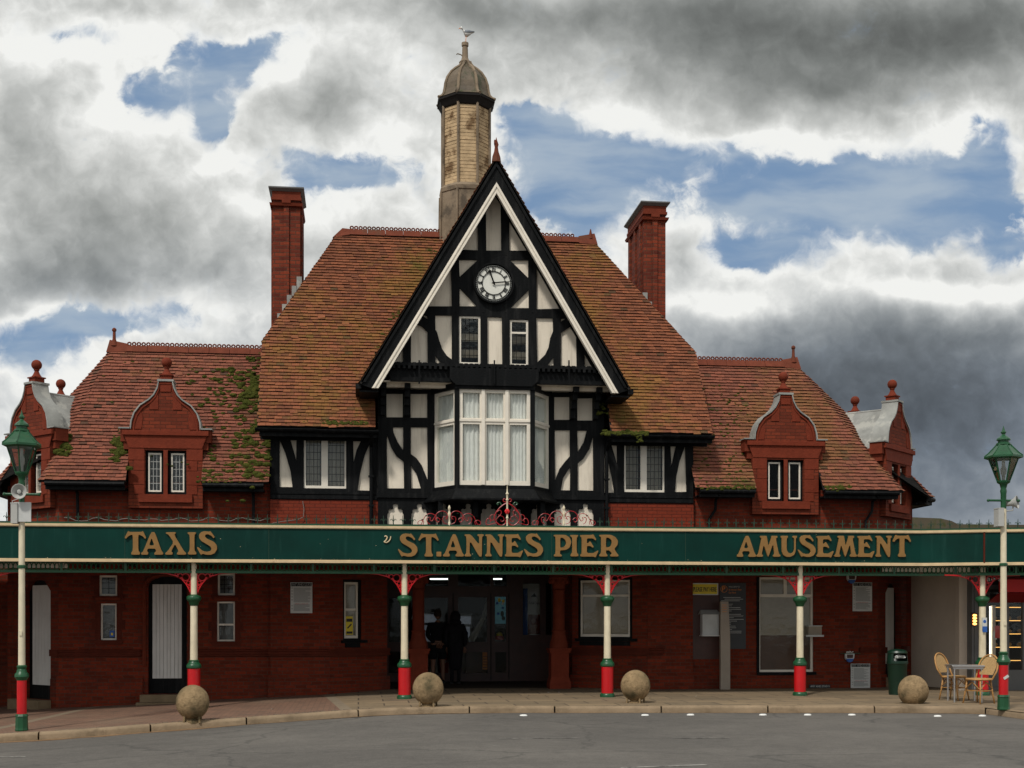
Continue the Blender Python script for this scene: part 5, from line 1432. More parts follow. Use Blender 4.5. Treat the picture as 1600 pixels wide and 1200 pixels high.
m_ = MB(); m_.box(b_.x, 32.2, .012, a.x+.3, 32.5, a.z-.02); obj('table_box', m_, M['wood_door'], t_)
def inner_sign(name, r, Y, mt, lab, cat, frame='wood_door', grp=None):
    x0, z0, x1, z1 = rectpx(*r, Y)
    t_ = thing(name, lab, cat, ((x0+x1)/2, Y, z0), group=grp)
    m_ = MB().box(x0, Y, z0, x1, Y+.02, z1); obj('board', m_, M[mt], t_); return t_, (x0, z0, x1, z1)
t_, r = inner_sign('orange_poster', (754, 1018, 762, 1046), YD+.10, 'orange', 'narrow orange poster in the low pane of the glass door', 'poster')
m_ = MB()
for i in range(5): m_.box(r[0]+.01, YD+.096, r[1]+.04+i*.07, r[2]-.02, YD+.099, r[1]+.055+i*.07)
obj('print', m_, M['sign_black'], t_)
t_, r = inner_sign('red_poster', (688, 1018, 701, 1042), YD+.10, 'sign_red', 'red poster with white swirls low in the door behind the legs', 'poster')
m_ = MB(); text(m_, 'Se', r[0]+.08, r[1]+.1, .13, YD+.095); obj('print', m_, M['sign_white'], t_)
# advertising panel in the right-hand glass
t_, r = inner_sign('advert_panel', (817, 912, 844, 992), YD+.10, 'sign_white', 'white advert poster with black script between blue panels in the porch glass', 'poster')
x0, z0, x1, z1 = r; wd = x1-x0; hh = z1-z0
m_ = MB(); m_.box(x0, YD+.09, z0, x0+wd*.27, YD+.099, z1-.12); obj('blue_side', m_, M['sign_blue'], t_)
m_ = MB(); m_.box(x0+wd*.30, YD+.092, z0+.02, x1, YD+.099, z0+hh*.40); obj('photo_area', m_, M['terracotta'], t_)
m_ = MB(); m_.box(x0+wd*.45, YD+.085, z0+.02, x0+wd*.75, YD+.091, z0+hh*.2); m_.sphere((x0+wd*.6, YD+.085, z0+hh*.27), wd*.12, 10, 8, (1, .1, 1.3)); obj('figure', m_, M['skin'], t_)
m_ = MB(); text(m_, 'Fish&Chips', x0+wd*.34, z0+hh*.58, .09, YD+.09, width=wd*.62)
m_.add([(x0+wd*.45, YD+.09, z0+hh*.74), (x0+wd*.8, YD+.09, z0+hh*.74), (x0+wd*.66, YD+.09, z0+hh*.82)], [(0, 1, 2)]); obj('print', m_, M['sign_black'], t_)

mat('post_brown', (.12, .075, .06), .8, 2, .2)
# --- right ground wall with shop window
YR = 28.05
rw = rectpx(1186, 902, 1271, 1050, YR)
wallblock(6.42, 11.80, -.7, 2.73, YR, [rect(rw)])
wallblock(6.40, 7.43, -.7, 2.726, YW, (), th=.098, nm='brick_pier')
x0, z0, x1, z1 = rw; zt_ = P2(1200, 931, YR)[1]; zm = P2(1200, 993, YR)[1]; xm = P2(1227, 915, YR)[0]
m_ = MB(); m_.slab(rect(rw), [rect((x0+.05, zt_+.04, xm-.02, z1-.05)), rect((xm+.05, zt_+.04, x1-.05, z1-.05)), rect((x0+.04, z0+.05, x1-.05, zt_-.03))], YR+.04, .06)
f = O('window', m_, M['white_paint']); m_ = MB().box(x0, YR+.07, z0, x1, YR+.075, z1); obj('pane', m_, M['glass'], f)
m_ = MB().box(x0+.01, YR+.085, zm, x1-.01, YR+.09, z1); obj('blind', m_, M['blind'], f)
m_ = MB().box(x0+.01, YR+.10, z0, x1-.01, YR+.105, zm-.01); obj('backing_board', m_, M['post_brown'], f)
m_ = MB().box(x0-.06, YR-.03, z0-.05, x0-.001, YR-.001, z1); m_.box(x0-.06, YR-.08, z0-.06, x1+.04, YR-.001, z0-.001); obj('sill', m_, M['timber_black'], f)
plinth(7.43, 11.84, YR); course(6.44, 6.75, YW); plinth(6.40, 7.45, YW)
m_ = MB()
for (z0_, z1_, o) in ((.86, .92, .07), (.80, .859, .04)): m_.box(11.35, YR-o, z0_, 11.86, YR-.001, z1_)
O('string_course', m_, M['dark_stone'])

# ------------------------------------------------------------------ canopy
FY = 25.2; FZ0, FZ1 = 2.67, 3.40
xk = PT(1440, 850, FY).x
p1 = PT(1537, 850, 24.72); p2 = PT(1600, 850, 24.50); p3 = PT(1760, 850, 24.1)
fpl = [Vector((-20, FY, 0)), Vector((xk, FY, 0)), Vector((p1.x, 24.75, 0)), Vector((p2.x, 24.52, 0)), Vector((p3.x, 24.1, 0))]
can = thing('canopy', 'long green fascia canopy on cream and red columns with gold lettering', 'canopy', (2.9, 25.6, 0))
def K(name, mb, m_, par=can, **k): return obj(name, mb, m_, par, **k)
def along(mb, z0, z1, o0, o1):     # sweep a box section along the fascia line
    pts = fpl; n = len(pts); rows = []
    for i, p in enumerate(pts):
        d_ = (pts[min(i+1, n-1)]-pts[max(i-1, 0)]).normalized(); nr = Vector((-d_.y, d_.x, 0))
        rows.append([(*(p+nr*o0).to_tuple()[:2], z0), (*(p+nr*o1).to_tuple()[:2], z0), (*(p+nr*o1).to_tuple()[:2], z1), (*(p+nr*o0).to_tuple()[:2], z1)])
    fs = []
    for i in range(n-1):
        for j in range(4): fs.append((i*4+j, (i+1)*4+j, (i+1)*4+(j+1) % 4, i*4+(j+1) % 4))
    fs += [(3, 2, 1, 0), ((n-1)*4, (n-1)*4+1, (n-1)*4+2, (n-1)*4+3)]
    mb.add([v for r_ in rows for v in r_], [tuple(reversed(f)) for f in fs])
m_ = MB(); along(m_, FZ0+.02, FZ1-.03, 0, .05)
# joints between fascia panels
fas = K('fascia_board', m_, M['fascia_green'])
m_ = MB()
for px_ in (195, 420, 752, 862, 1071, 1274, 1470): x = PT(px_, 850, FY-.003).x; m_.box(x-.004, FY-.004 if px_ < 1440 else FY-.1, FZ0+.06, x+.004, FY-.001 if px_ < 1440 else FY-.02, FZ1-.07)
obj('panel_joint', m_, M['cresting_green'], fas)
m_ = MB(); m_.box(PT(1537, 850, 24.75).x-.012, 24.715, FZ0+.04, PT(1537, 850, 24.75).x+.012, 24.745, FZ1-.04); obj('corner_strip', m_, M['dark_stone'], fas)
m_ = MB(); along(m_, FZ1-.055, FZ1-.008, -.035, .06); along(m_, FZ1-.07, FZ1-.056, -.02, -.001)
along(m_, FZ0-.005, FZ0+.04, -.035, .06); along(m_, FZ0+.041, FZ0+.055, -.018, -.001)
K('trim', m_, M['trim_cream'])
m_ = MB(); along(m_, FZ1-.007, FZ1+.012, -.03, .09); K('top_rail', m_, M['iron_green'])
# roof deck reaching back to the walls, with beams under it
m_ = MB(); m_.add([(-20, FY+.06, 2.80), (-20, 27.94, 2.80), (xk, 27.94, 2.80), (xk, FY+.06, 2.80), (p1.x, 24.82, 2.80), (p3.x, 24.2, 2.80), (p3.x+3, 29.3, 2.80), (12, 29.6, 2.80), (-20, 29.6, 2.8),
    (-20, FY+.06, 2.90), (-20, 27.94, 2.90), (xk, 27.94, 2.90), (xk, FY+.06, 2.90), (p1.x, 24.82, 2.90), (p3.x, 24.2, 2.90), (p3.x+3, 29.3, 2.90), (12, 29.6, 2.90), (-20, 29.6, 2.9)],
   [(0, 1, 2, 3), (9, 12, 11, 10), (3, 2, 7, 6, 5, 4), (12, 13, 14, 15, 16, 11), (1, 8, 7, 2), (10, 11, 16, 17), (0, 9, 17, 8)])
K('roof_deck', m_, M['interior_dark'])
m_ = MB()
x = -19.5
while x < 14: m_.box(x-.03, FY+.08, 2.66, x+.03, 27.9, 2.795); x += .78
K('joist', m_, M['interior_dark'])
# pierced cast iron frieze under the fascia
m_ = MB(); along(m_, 2.462, 2.505, .155, .175); along(m_, 2.645, 2.66, .155, .175)
fx = []
tot = [0]
for a, b_ in zip(fpl, fpl[1:]): tot.append(tot[-1]+(b_-a).length)
def fpos(s_, off):
    for i in range(len(fpl)-1):
        if s_ <= tot[i+1] or i == len(fpl)-2:
            d_ = (fpl[i+1]-fpl[i]).normalized(); p = fpl[i]+d_*(s_-tot[i]); return p+Vector((-d_.y, d_.x, 0))*off, d_
s_ = 9.0
while s_ < tot[-1]-1:
    p, d_ = fpos(s_, .165)
    if int(s_/.085) % 14 == 0: m_.bar((p.x, p.y, 2.50), (p.x, p.y, 2.66), .05, .012, (0, 1, 0))
    else:
        pts = [p+d_*(.042*math.cos(t))+Vector((0, 0, 2.578+.072*math.sin(t))) for t in [2*math.pi*k/8 for k in range(9)]]
        m_.tube(pts, .010, 4, cap=False)
        m_.tube([p-d_*.04+Vector((0, 0, 2.50)), p+Vector((0, 0, 2.53)), p+d_*.04+Vector((0, 0, 2.50))], .008, 3, cap=False)
    s_ += .085
K('frieze', m_, M['iron_green'])
m_ = MB(); a = PT(-40, 880, 25.7).x; b_ = PT(108, 880, 25.7).x; m_.box(a, 25.6, 2.56, b_, 25.62, 2.66); K('added_pale_board', m_, M['white_paint']); m_ = MB(); a = PT(1376, 880, 25.7).x; b_ = PT(1512, 880, 25.7).x; m_.box(a, 25.6, 2.56, b_, 25.62, 2.66)  # added pale boards standing in for the bright background seen through the frieze
K('added_pale_board', m_, M['white_paint'])
# fleur cresting above the fascia: each spike a part of the rail
rl = MB(); along(rl, FZ1+.013, FZ1+.030, .0, .03); crest = K('cresting', rl, M['cresting_green'])
fl_ = MB(); V = Vector
fl_.tube([(0, 0, 0), (0, 0, .10), (0, 0, .175)], [.010, .009, .004], 4)
for q_ in (-1, 1): fl_.tube([(0, 0, .05), (q_*.030, 0, .105), (q_*.050, 0, .10), (q_*.054, 0, .078)], .007, 3)
skip = (PT(655, 820, FY).x+.02, PT(934, 820, FY).x-.0); spots = []
s_ = 8.9
while s_ < tot[-1]-.5:
    p, d_ = fpos(s_, .015)
    if not (skip[0] < p.x < skip[1]): spots.append((p.x, p.y, d_.copy()))
    s_ += .187
spots.sort(key=lambda t: abs(proj(t[0], t[1], 3.5)[0]-800)); f0 = None; rest = MB()
for i, (x, y, d_) in enumerate(spots):
    if i < 98:
        if f0 is None: f0 = obj('fleur', fl_, M['cresting_green'], crest, loc=(x, y, FZ1+.028)); f = f0
        else: f = f0.copy(); C.objects.link(f); f.location = (x, y, FZ1+.028)
        f.rotation_euler = (0, random.uniform(-.06, .06), math.atan2(d_.y, d_.x))
    else: rest.add([(x+v[0], y+v[1], FZ1+.028+v[2]) for v in fl_.v], fl_.f)
ro_ = obj('fleur_row', rest, M['cresting_green'], crest); ro_['kind'] = 'stuff'
# scrollwork over the entrance
def spiral(c, r0, a0, turns, dirn, n=16, Y=FY):
    return [(c[0]+r0*(1-.75*i/n)*math.cos(a0+dirn*turns*2*math.pi*i/n), c[1]-r0*(1-.75*i/n)*math.sin(a0+dirn*turns*2*math.pi*i/n)) for i in range(n+1)]
def pxtube(mb, pts, r_, Y=FY+.02):
    def cr(P):
        out = []
        for i in range(len(P)-1):
            p0 = P[max(i-1, 0)]; p1_ = P[i]; p2_ = P[i+1]; p3_ = P[min(i+2, len(P)-1)]
            for k in range(4):
                t = k/4; out.append(tuple(.5*((2*p1_[j])+(-p0[j]+p2_[j])*t+(2*p0[j]-5*p1_[j]+4*p2_[j]-p3_[j])*t*t+(-p0[j]+3*p1_[j]-3*p2_[j]+p3_[j])*t**3) for j in (0, 1)))
        return out+[P[-1]]
    P = cr(pts) if len(pts) < 12 else pts
    mb.tube([PT(a, b_, Y) for a, b_ in P], r_, 6)
for cx_, lab in ((702, 'l'), (881, 'r')):
    m_ = MB()
    for q_ in (-1, 1):
        X_ = lambda v: cx_+q_*v
        pxtube(m_, [(X_(3), 819), (X_(9), 816), (X_(10), 809), (X_(5), 807), (X_(3), 811)], .007)
        pxtube(m_, [(X_(6), 812), (X_(2.5), 806), (X_(5), 800.5), (X_(11), 798.5), (X_(18), 801), (X_(23), 808), (X_(27), 814), (X_(30), 812), (X_(29), 808)], .008)
        pxtube(m_, [(X_(22), 813), (X_(21), 807), (X_(25), 803.5), (X_(31), 802.5), (X_(37), 806), (X_(41), 813), (X_(44), 820)], .008)
        pxtube(m_, [(X_(41), 820), (X_(40), 815), (X_(45), 813), (X_(49), 816), (X_(48), 820), (X_(45), 819)], .007)
        pxtube(m_, [(X_(14), 812), (X_(18), 809), (X_(21), 812), (X_(18), 816), (X_(15.5), 814)], .008)
        pxtube(m_, [(X_(30), 819), (X_(34), 816), (X_(35), 810), (X_(31), 808)], .008)
    sc_ = K('scrollwork', m_, M['scroll_red'], smooth=50)
    m_ = MB(); p = PT(cx_, 821, FY+.02); m_.lathe([(.022, 0), (.022, .06), (.012, .08), (.012, .16), (.03, .20), (.032, .24), (.014, .28), (.014, .30), (.028, .325), (.025, .36), (.004, .40)], tuple(p), 10); obj('spike', m_, M['post_cream'], sc_, smooth=40)
    m_ = MB()
    for q_ in (-1, 1):
        for v, yy in ((13, 802), (36, 806), (42, 812)):
            p = PT(cx_+q_*v, yy, FY); m_.add([(p.x-.03, FY-.01, p.z), (p.x, FY-.02, p.z+.012), (p.x+.03, FY-.01, p.z), (p.x, FY, p.z-.012)], [(0, 1, 2, 3)])
    obj('leaf', m_, M['iron_green'], sc_)
m_ = MB(); cx_ = 792.5
for q_ in (-1, 1):
    X_ = lambda v: cx_+q_*v
    pxtube(m_, [(X_(1), 786), (X_(9), 791), (X_(17), 800), (X_(20), 809), (X_(16), 817), (X_(9), 821), (X_(3), 818), (X_(2), 812)], .012)
    pxtube(m_, [(X_(1), 784), (X_(5), 784), (X_(6.5), 781), (X_(4), 779), (X_(2.5), 781)], .008)
    pxtube(m_, [(X_(19), 806), (X_(23), 804), (X_(27), 807), (X_(26), 812), (X_(22), 813), (X_(21.5), 810)], .007)
    pxtube(m_, [(X_(17), 817), (X_(25), 819), (X_(32), 820), (X_(33), 815), (X_(30), 810), (X_(26), 812), (X_(27), 816)], .008)
    pxtube(m_, [(X_(16), 800), (X_(12), 797), (X_(9), 800), (X_(11), 805), (X_(14), 804)], .008)
    pxtube(m_, [(X_(17), 812), (X_(12), 806), (X_(6), 808), (X_(5), 813), (X_(9), 815), (X_(10), 812)], .007)
sc_ = K('scrollwork', m_, M['scroll_red'], smooth=50)
m_ = MB(); p = PT(cx_, 822, FY+.0); m_.lathe([(.018, 0), (.018, .14), (.03, .16), (.018, .18), (.018, .50), (.03, .52), (.018, .55), (.02, .62), (.035, .64), (.016, .67), (.014, .70), (.002, .84)], tuple(p), 10); obj('spike', m_, M['post_cream'], sc_, smooth=40)
p = PT(cx_, 799, FY-.03); m_ = MB()
for k in range(6): a = k*math.pi/3; m_.sphere((p.x+.03*math.cos(a), p.y, p.z+.03*math.sin(a)), .026, 8, 6, (1, .6, 1))
m_.sphere((p.x, p.y-.015, p.z), .02, 8, 6); obj('rose', m_, M['rose_red'], sc_, smooth=True)
m_ = MB()
for q_ in (-1, 1): pxtube(m_, [(cx_+q_*9, 789), (cx_+q_*12, 785), (cx_+q_*16, 787), (cx_+q_*14, 789)], .012)
obj('leaf', m_, M['iron_green'], sc_, smooth=50)

# ---- raised letters
GL = {
'T': (145, 460, [(130,225),(180,128),(200,143),(365,143),(385,130),(430,225),(415,240),(385,205),(345,185),(320,185),(320,400),(345,435),(340,460),(225,460),(222,435),(245,400),(245,185),(215,185),(180,205),(150,238)], []),
'A': (145, 460, [(500,145),(550,145),(640,400),(668,440),(660,460),(545,460),(545,435),(570,410),(555,375),(455,375),(442,405),(462,435),(455,460),(365,460),(362,435),(390,415)], [[(505,225),(545,330),(472,330)]]),
'X': (145, 460, [(703,150),(835,145),(842,160),(820,185),(950,405),(985,440),(978,460),(858,460),(856,440),(880,410),(832,312),(778,410),(800,435),(795,460),(700,460),(695,440),(730,410),(812,290),(745,185),(705,165)], []),
'I': (145, 460, [(1005,148),(1120,148),(1120,165),(1100,190),(1100,400),(1128,435),(1122,458),(1012,458),(1010,435),(1035,400),(1035,190),(1005,165)], []),
'S': (145, 460, [(1320,130),(1385,215),(1365,232),(1340,200),(1290,175),(1255,180),(1245,205),(1270,235),(1370,280),(1410,330),(1415,385),(1380,440),(1330,462),(1270,462),(1215,448),(1190,465),(1138,370),(1140,350),(1165,365),(1210,405),(1270,420),(1320,410),(1338,385),(1325,350),(1290,325),(1195,270),(1165,225),(1165,180),(1195,145),(1240,133),(1285,137),(1305,142)], []),
'N': (120, 395, [(1090,122),(1165,120),(1270,250),(1270,150),(1248,138),(1250,120),(1325,120),(1328,138),(1305,155),(1305,395),(1270,397),(1155,195),(1150,355),(1172,378),(1168,395),(1095,395),(1088,378),(1112,355),(1112,150),(1090,138)], []),
'E': (120, 395, [(75,122),(215,122),(235,112),(272,180),(262,192),(230,165),(155,165),(155,225),(178,222),(195,198),(240,272),(230,283),(200,262),(155,262),(155,350),(235,352),(290,318),(300,325),(262,408),(240,395),(75,395),(72,375),(92,355),(92,160),(72,140)], []),
'P': (125, 395, [(685,125),(830,125),(880,160),(900,215),(880,285),(830,315),(762,320),(762,360),(785,378),(782,395),(690,395),(685,378),(708,360),(708,155),(685,140)], [[(765,160),(800,165),(830,195),(838,235),(820,270),(790,282),(765,285)]]),
'R': (125, 397, [(1252,125),(1400,125),(1455,155),(1485,200),(1480,250),(1440,300),(1460,340),(1492,380),(1488,397),(1390,397),(1388,380),(1410,360),(1375,320),(1335,320),(1335,355),(1355,380),(1350,397),(1255,397),(1250,380),(1275,355),(1275,155),(1252,142)], [[(1335,160),(1375,165),(1405,195),(1408,230),(1395,265),(1370,280),(1335,285)]]),
'M': (92, 267, [(255,92),(310,92),(312,105),(325,180),(350,105),(345,92),(398,92),(400,105),(385,115),(410,240),(425,255),(420,267),(365,267),(362,255),(375,243),(362,160),(325,265),(318,265),(285,165),(268,243),(280,255),(276,267),(228,267),(225,255),(240,245),(268,115),(255,105)], []),
'U': (92, 267, [(430,92),(488,92),(488,105),(478,115),(478,210),(490,232),(510,240),(530,230),(540,210),(540,115),(525,105),(527,92),(562,92),(562,105),(552,115),(552,215),(540,250),(510,268),(475,268),(448,250),(438,220),(438,115),(430,105)], []),
'.': (0, 10, [(0,5),(1,4),(9,4),(10,5),(10,13),(9,14),(1,14),(0,13)], []),
}
def chaik(P, q=.16):
    out = []
    for i in range(len(P)):
        a, b_ = P[i], P[(i+1) % len(P)]; out += [(a[0]*(1-q)+b_[0]*q, a[1]*(1-q)+b_[1]*q), (a[0]*q+b_[0]*(1-q), a[1]*q+b_[1]*(1-q))]
    return out
def letter(ch, px0, px1, pt, pb):
    t0, b0, outl, hl = GL[ch]; xs0 = min(p[0] for p in outl); xs1 = max(p[0] for p in outl)
    if ch == '.': t0, b0 = 4, 14; pt = pb-7.5
    f = lambda p: P2(px0+(p[0]-xs0)/(xs1-xs0)*(px1-px0), pt+(p[1]-t0)/(b0-t0)*(pb-pt), FY-.04)
    o_ = [f(p) for p in chaik(outl)]; h_ = [[f(p) for p in chaik(h)] for h in hl]
    m_ = MB(); m_.slab(o_, h_, FY-.045, .04)
    L_ = K('letter', m_, M['letter_gold'], fas, bevel=.008)
    return L_
words = [('TAXIS', [(194.6,228.4),(220.5,255.2),(258,291),(293,307),(308,339.2)], 831.3, 866.7),
 ('ST.ANNES', [(621.9,652.5),(653.4,685.6),(682,689.6),(692.2,725),(725.8,756),(758,788),(789,817.5),(819,848.7)], 834.8, 869.5),
 ('PIER', [(865.2,892.7),(891,904),(906.5,935.2),(936.2,966.5)], 835.6, 869.6),
 ('AMUSEMENT', [(1151.6,1181.6),(1182,1219.7),(1220,1245.4),(1247,1274.6),(1276,1302.8),(1303.5,1339.3),(1340,1366.5),(1368,1393.5),(1395,1423.5)], 837.2, 870)]
for s_, xs_, t_, b_ in words:
    for ch, (a, c) in zip(s_, xs_): letter(ch, a, c, t_, b_)
m_ = MB(); pxtube(m_, [(601, 838.5), (603, 837.5), (605, 840), (603, 844), (600, 847)], .014, FY-.02); pxtube(m_, [(610.5, 838), (609.5, 843), (605, 847.5), (600, 847)], .012, FY-.02)
random.seed(21); fk = MB()
for i in range(46):
    x = random.uniform(-6, 11); z = random.choice((FZ0+.06+abs(random.gauss(0, .02)), FZ0+.06+abs(random.gauss(0, .02)), random.uniform(FZ0+.1, FZ1-.1))); r_ = random.uniform(.003, .009)
    fk.add([(x-r_, FY-.0015, z), (x+r_*.6, FY-.0015, z-r_*.4), (x+r_, FY-.0015, z+r_*.7), (x-r_*.2, FY-.0015, z+r_)], [(0, 1, 2, 3)])
fk_ = K('paint_flake', fk, M['letter_edge'], fas); fk_['kind'] = 'stuff'
cb = MB(); cb.tube([PT(a, b_+1.2*math.sin(a*.11), YG-.12) for a, b_ in [(100+i*9, 813-(3 if i % 5 < 2 else 0)) for i in range(36)]], .008, 4); O('cable', cb, M['cable_grey'])
cb = MB(); cb.tube([PT(473, 783, YW-.06), PT(475, 795, YW-.06), PT(474, 808, YW-.07), PT(465, 812, YW-.1), PT(440, 815, YW-.1), PT(425, 818, YW-.12)], .008, 4); O('cable', cb, M['cable_grey'])
K('small_ornament', m_, M['letter_edge'], fas)

# ---- cast iron columns
def column(px_, Y):
    x = PT(px_, 1000, Y).x; g0 = gz(x)
    m_ = MB(); m_.lathe([(.075, .60), (.070, 1.2), (.068, 1.92), (.058, 2.0), (.058, 2.72)], (x, Y, 0), 16)
    c = K('column', m_, M['post_cream'], smooth=40)
    m_ = MB(); m_.lathe([(.120, g0+.06), (.122, .61)], (x, Y, 0), 20); obj('red_sleeve', m_, M['iron_red'], c, smooth=40)
    m_ = MB(); m_.lathe([(.145, g0-.02), (.15, g0+.03), (.14, g0+.06), (.125, g0+.075), (.125, g0+.078)], (x, Y, 0), 20); obj('base', m_, M['iron_green'], c, smooth=40)
    m_ = MB(); m_.lathe([(.123, .611), (.142, .63), (.145, .67), (.13, .70), (.11, .715), (.095, .75), (.10, .765), (.08, .78)], (x, Y, 0), 20); obj('collar', m_, M['iron_green'], c, smooth=40)
    m_ = MB(); m_.lathe([(.074, 1.83), (.085, 1.85), (.10, 1.90), (.125, 1.93), (.14, 1.95), (.14, 2.0), (.125, 2.02), (.09, 2.03), (.06, 2.05)], (x, Y, 0), 20); obj('collar', m_, M['iron_green'], c, smooth=40)
    for s_ in (-1, 1):
        m_ = MB(); x0 = x+s_*.06; V = lambda a, z: (x0+s_*a, Y, z)
        arc = [V(.0, 2.06), V(.03, 2.14), (V(.09, 2.25)), V(.17, 2.345), V(.28, 2.41), V(.45, 2.455), V(.62, 2.468), V(.76, 2.47)]
        m_.tube(arc, .012, 5); m_.tube([V(0, 2.47), V(.76, 2.475)], .010, 5); m_.tube([V(.006, 2.06), V(.006, 2.47)], .012, 5)
        for (a, z, r_) in ((.095, 2.385, .070), (.20, 2.41, .043), (.045, 2.275, .035), (.275, 2.44, .025), (.03, 2.20, .022)):
            m_.tube([V(a+r_*math.cos(t), z+r_*math.sin(t)) for t in [2*math.pi*k/12 for k in range(13)]], .012 if r_ > .04 else .009, 5, cap=False)
        obj('bracket', m_, M['iron_red'], c, smooth=50)
    return c
cols_ = [column(p, 25.4) for p in (-28, 303, 632, 949, 1250)]+[column(1535, 25.05)]
x = PT(1535, 1000, 25.05).x
m_ = MB(); m_.box(x-.05, 25.05-.10, 1.36, x+.05, 25.05-.072, 1.60); st = obj('sticker', m_, M['sign_white'], cols_[-1])
m_ = MB(); m_.box(x-.05, 25.05-.104, 1.30, x+.05, 25.05-.101, 1.42); obj('sticker_print', m_, M['sign_blue'], cols_[-1]); m_ = MB(); m_.sphere((x, 25.05-.10, 1.52), .035, 12, 8, (1, .1, 1)); obj('sticker_print', m_, M['sign_blue'], cols_[-1])
# ------------------------------------------------------------------ street lamps
def street_lamp():
    t = thing('street_lamp', '', 'street lamp', (0, 0, 0), group='painted street lamps on the kerb')
    def A(n, m_, mt, **k): return obj(n, m_, M[mt], t, local=True, **k)
    m_ = MB(); m_.lathe([(.11, 0), (.115, .02), (.11, .05), (.105, .24), (.115, .25), (.10, .28), (.09, .29)], (0, 0, 0), 8, RO); A('base', m_, 'iron_green')
    m_ = MB(); m_.lathe([(.085, .285), (.085, .86)], (0, 0, 0), 16); A('red_sleeve', m_, 'iron_red', smooth=40)
    m_ = MB(); m_.lathe([(.088, .86), (.095, .88), (.125, .92), (.12, .97), (.09, 1.0), (.085, 1.03), (.075, 1.05), (.09, 1.10), (.065, 1.12)], (0, 0, 0), 16); A('collar', m_, 'iron_green', smooth=40)
    m_ = MB(); m_.lathe([(.062, 1.11), (.056, 2.4), (.052, 3.86)], (0, 0, 0), 14); m_.box(-.03, -.075, 1.62, .02, -.06, 1.70); A('pole', m_, 'post_cream', smooth=40)
    m_ = MB(); m_.lathe([(.055, 2.76), (.075, 2.77), (.075, 2.81), (.055, 2.82)], (0, 0, 0), 14); A('band', m_, 'iron_green', smooth=40)
    m_ = MB(); m_.lathe([(.050, 3.86), (.052, 4.15), (.062, 4.20), (.05, 4.25), (.07, 4.33), (.115, 4.36), (.12, 4.39)], (0, 0, 0), 12); m_.tube([(-.30, 0, 4.02), (.30, 0, 4.02)], .022, 8)
    m_.sphere((-.30, 0, 4.02), .03, 8, 6); m_.sphere((.30, 0, 4.02), .03, 8, 6); A('neck', m_, 'iron_green', smooth=50)
    n = 6; ro = math.pi/6
    # lantern: six tapering panes
    fr_ = MB()
    for k in range(n):
        a = ro+k*math.pi/3; c, s_ = math.cos(a), math.sin(a)
        fr_.tube([(.105*c, .105*s_, 4.38), (.262*c, .262*s_, 4.83)], .013, 5)
    fr_.lathe([(.275, 4.81), (.345, 4.835), (.345, 4.87), (.30, 4.885), (.25, 4.86), (.25, 4.82)], (0, 0, 0), n, ro)
    fr_.lathe([(.09, 4.36), (.12, 4.37), (.12, 4.40), (.09, 4.40)], (0, 0, 0), n, ro)
    A('lantern_frame', fr_, 'iron_green')
    g = MB()
    for k in range(n):
        a0 = ro+k*math.pi/3; a1 = a0+math.pi/3
        g.add([(.10*math.cos(a0), .10*math.sin(a0), 4.385), (.10*math.cos(a1), .10*math.sin(a1), 4.385), (.258*math.cos(a1), .258*math.sin(a1), 4.825), (.258*math.cos(a0), .258*math.sin(a0), 4.825)], [(0, 1, 2, 3)])
    A('lantern_glass', g, 'lamp_glass')
    b_ = MB(); b_.lathe([(.03, 4.40), (.03, 4.50), (.05, 4.54), (.055, 4.62), (.03, 4.68), (.03, 4.80)], (0, 0, 0), 10); A('bulb', b_, 'pale_grey_paint', smooth=40)
    r_ = MB(); r_.lathe([(.34, 4.872), (.27, 4.93), (.16, 5.05), (.12, 5.10)], (0, 0, 0), n, ro); r_.lathe([(.135, 5.09), (.13, 5.12), (.10, 5.13), (.10, 5.17), (.13, 5.18), (.12, 5.21), (.07, 5.25), (.035, 5.28), (.03, 5.30), (.05, 5.32), (.05, 5.34), (.03, 5.36), (.012, 5.42), (0.002, 5.46)], (0, 0, 0), 12)
    for k in range(n):
        a = ro+k*math.pi/3; c, s_ = math.cos(a), math.sin(a)
        r_.tube([(.34*c, .34*s_, 4.88), (.27*c, .27*s_, 4.935), (.16*c, .16*s_, 5.055), (.12*c, .12*s_, 5.105)], .010, 4)
    A('lantern_roof', r_, 'iron_green')
    m_ = MB(); m_.box(-.05, -.10, 3.54, .17, -.06, 3.84) if False else m_.box(-.16, -.12, 3.52, -.05, .06, 3.86); m_.box(-.165, -.125, 3.85, -.045, .065, 3.87); A('junction_box', m_, 'grey_plastic')
    return t
def speaker_mb(cx, cy, cz, ax):
    """horn loudspeaker pointing along ax"""
    m_ = MB(); ax = Vector(ax).normalized(); prof = [(.02, -.16), (.05, -.15), (.055, -.06), (.06, -.05), (.085, .0), (.125, .05), (.13, .06), (.12, .06), (.08, .01), (.04, -.03), (.035, .04), (.01, .045)]
    q_ = ax.to_track_quat('Z', 'Y'); n = 18; vs = []
    for r_, z_ in prof:
        for k in range(n): v_ = q_ @ Vector((r_*math.cos(2*math.pi*k/n), r_*math.sin(2*math.pi*k/n), z_)); vs.append((cx+v_.x, cy+v_.y, cz+v_.z))
    m_.add(vs, [(i*n+k, i*n+(k+1) % n, (i+1)*n+(k+1) % n, (i+1)*n+k) for i in range(len(prof)-1) for k in range(n)]+[tuple(range((len(prof)-1)*n, len(prof)*n))])
    return m_
lp = onground(34, 1142)
l1 = street_lamp(); l2 = copy_tree(l1)
l1.location = lp; s1 = (1142-640)*( (EYE-lp.z)*FPX/(1142-HZ))/FPX/5.46; l1.scale = (.93, .93, s1)
l1['label'] = 'street lamp in front of the TAXIS end, horn speaker facing the road'
obj('loudspeaker', speaker_mb(.0, -.17, 4.05, (.12, -1, .0)), M['grey_plastic'], l1, local=True, smooth=40)
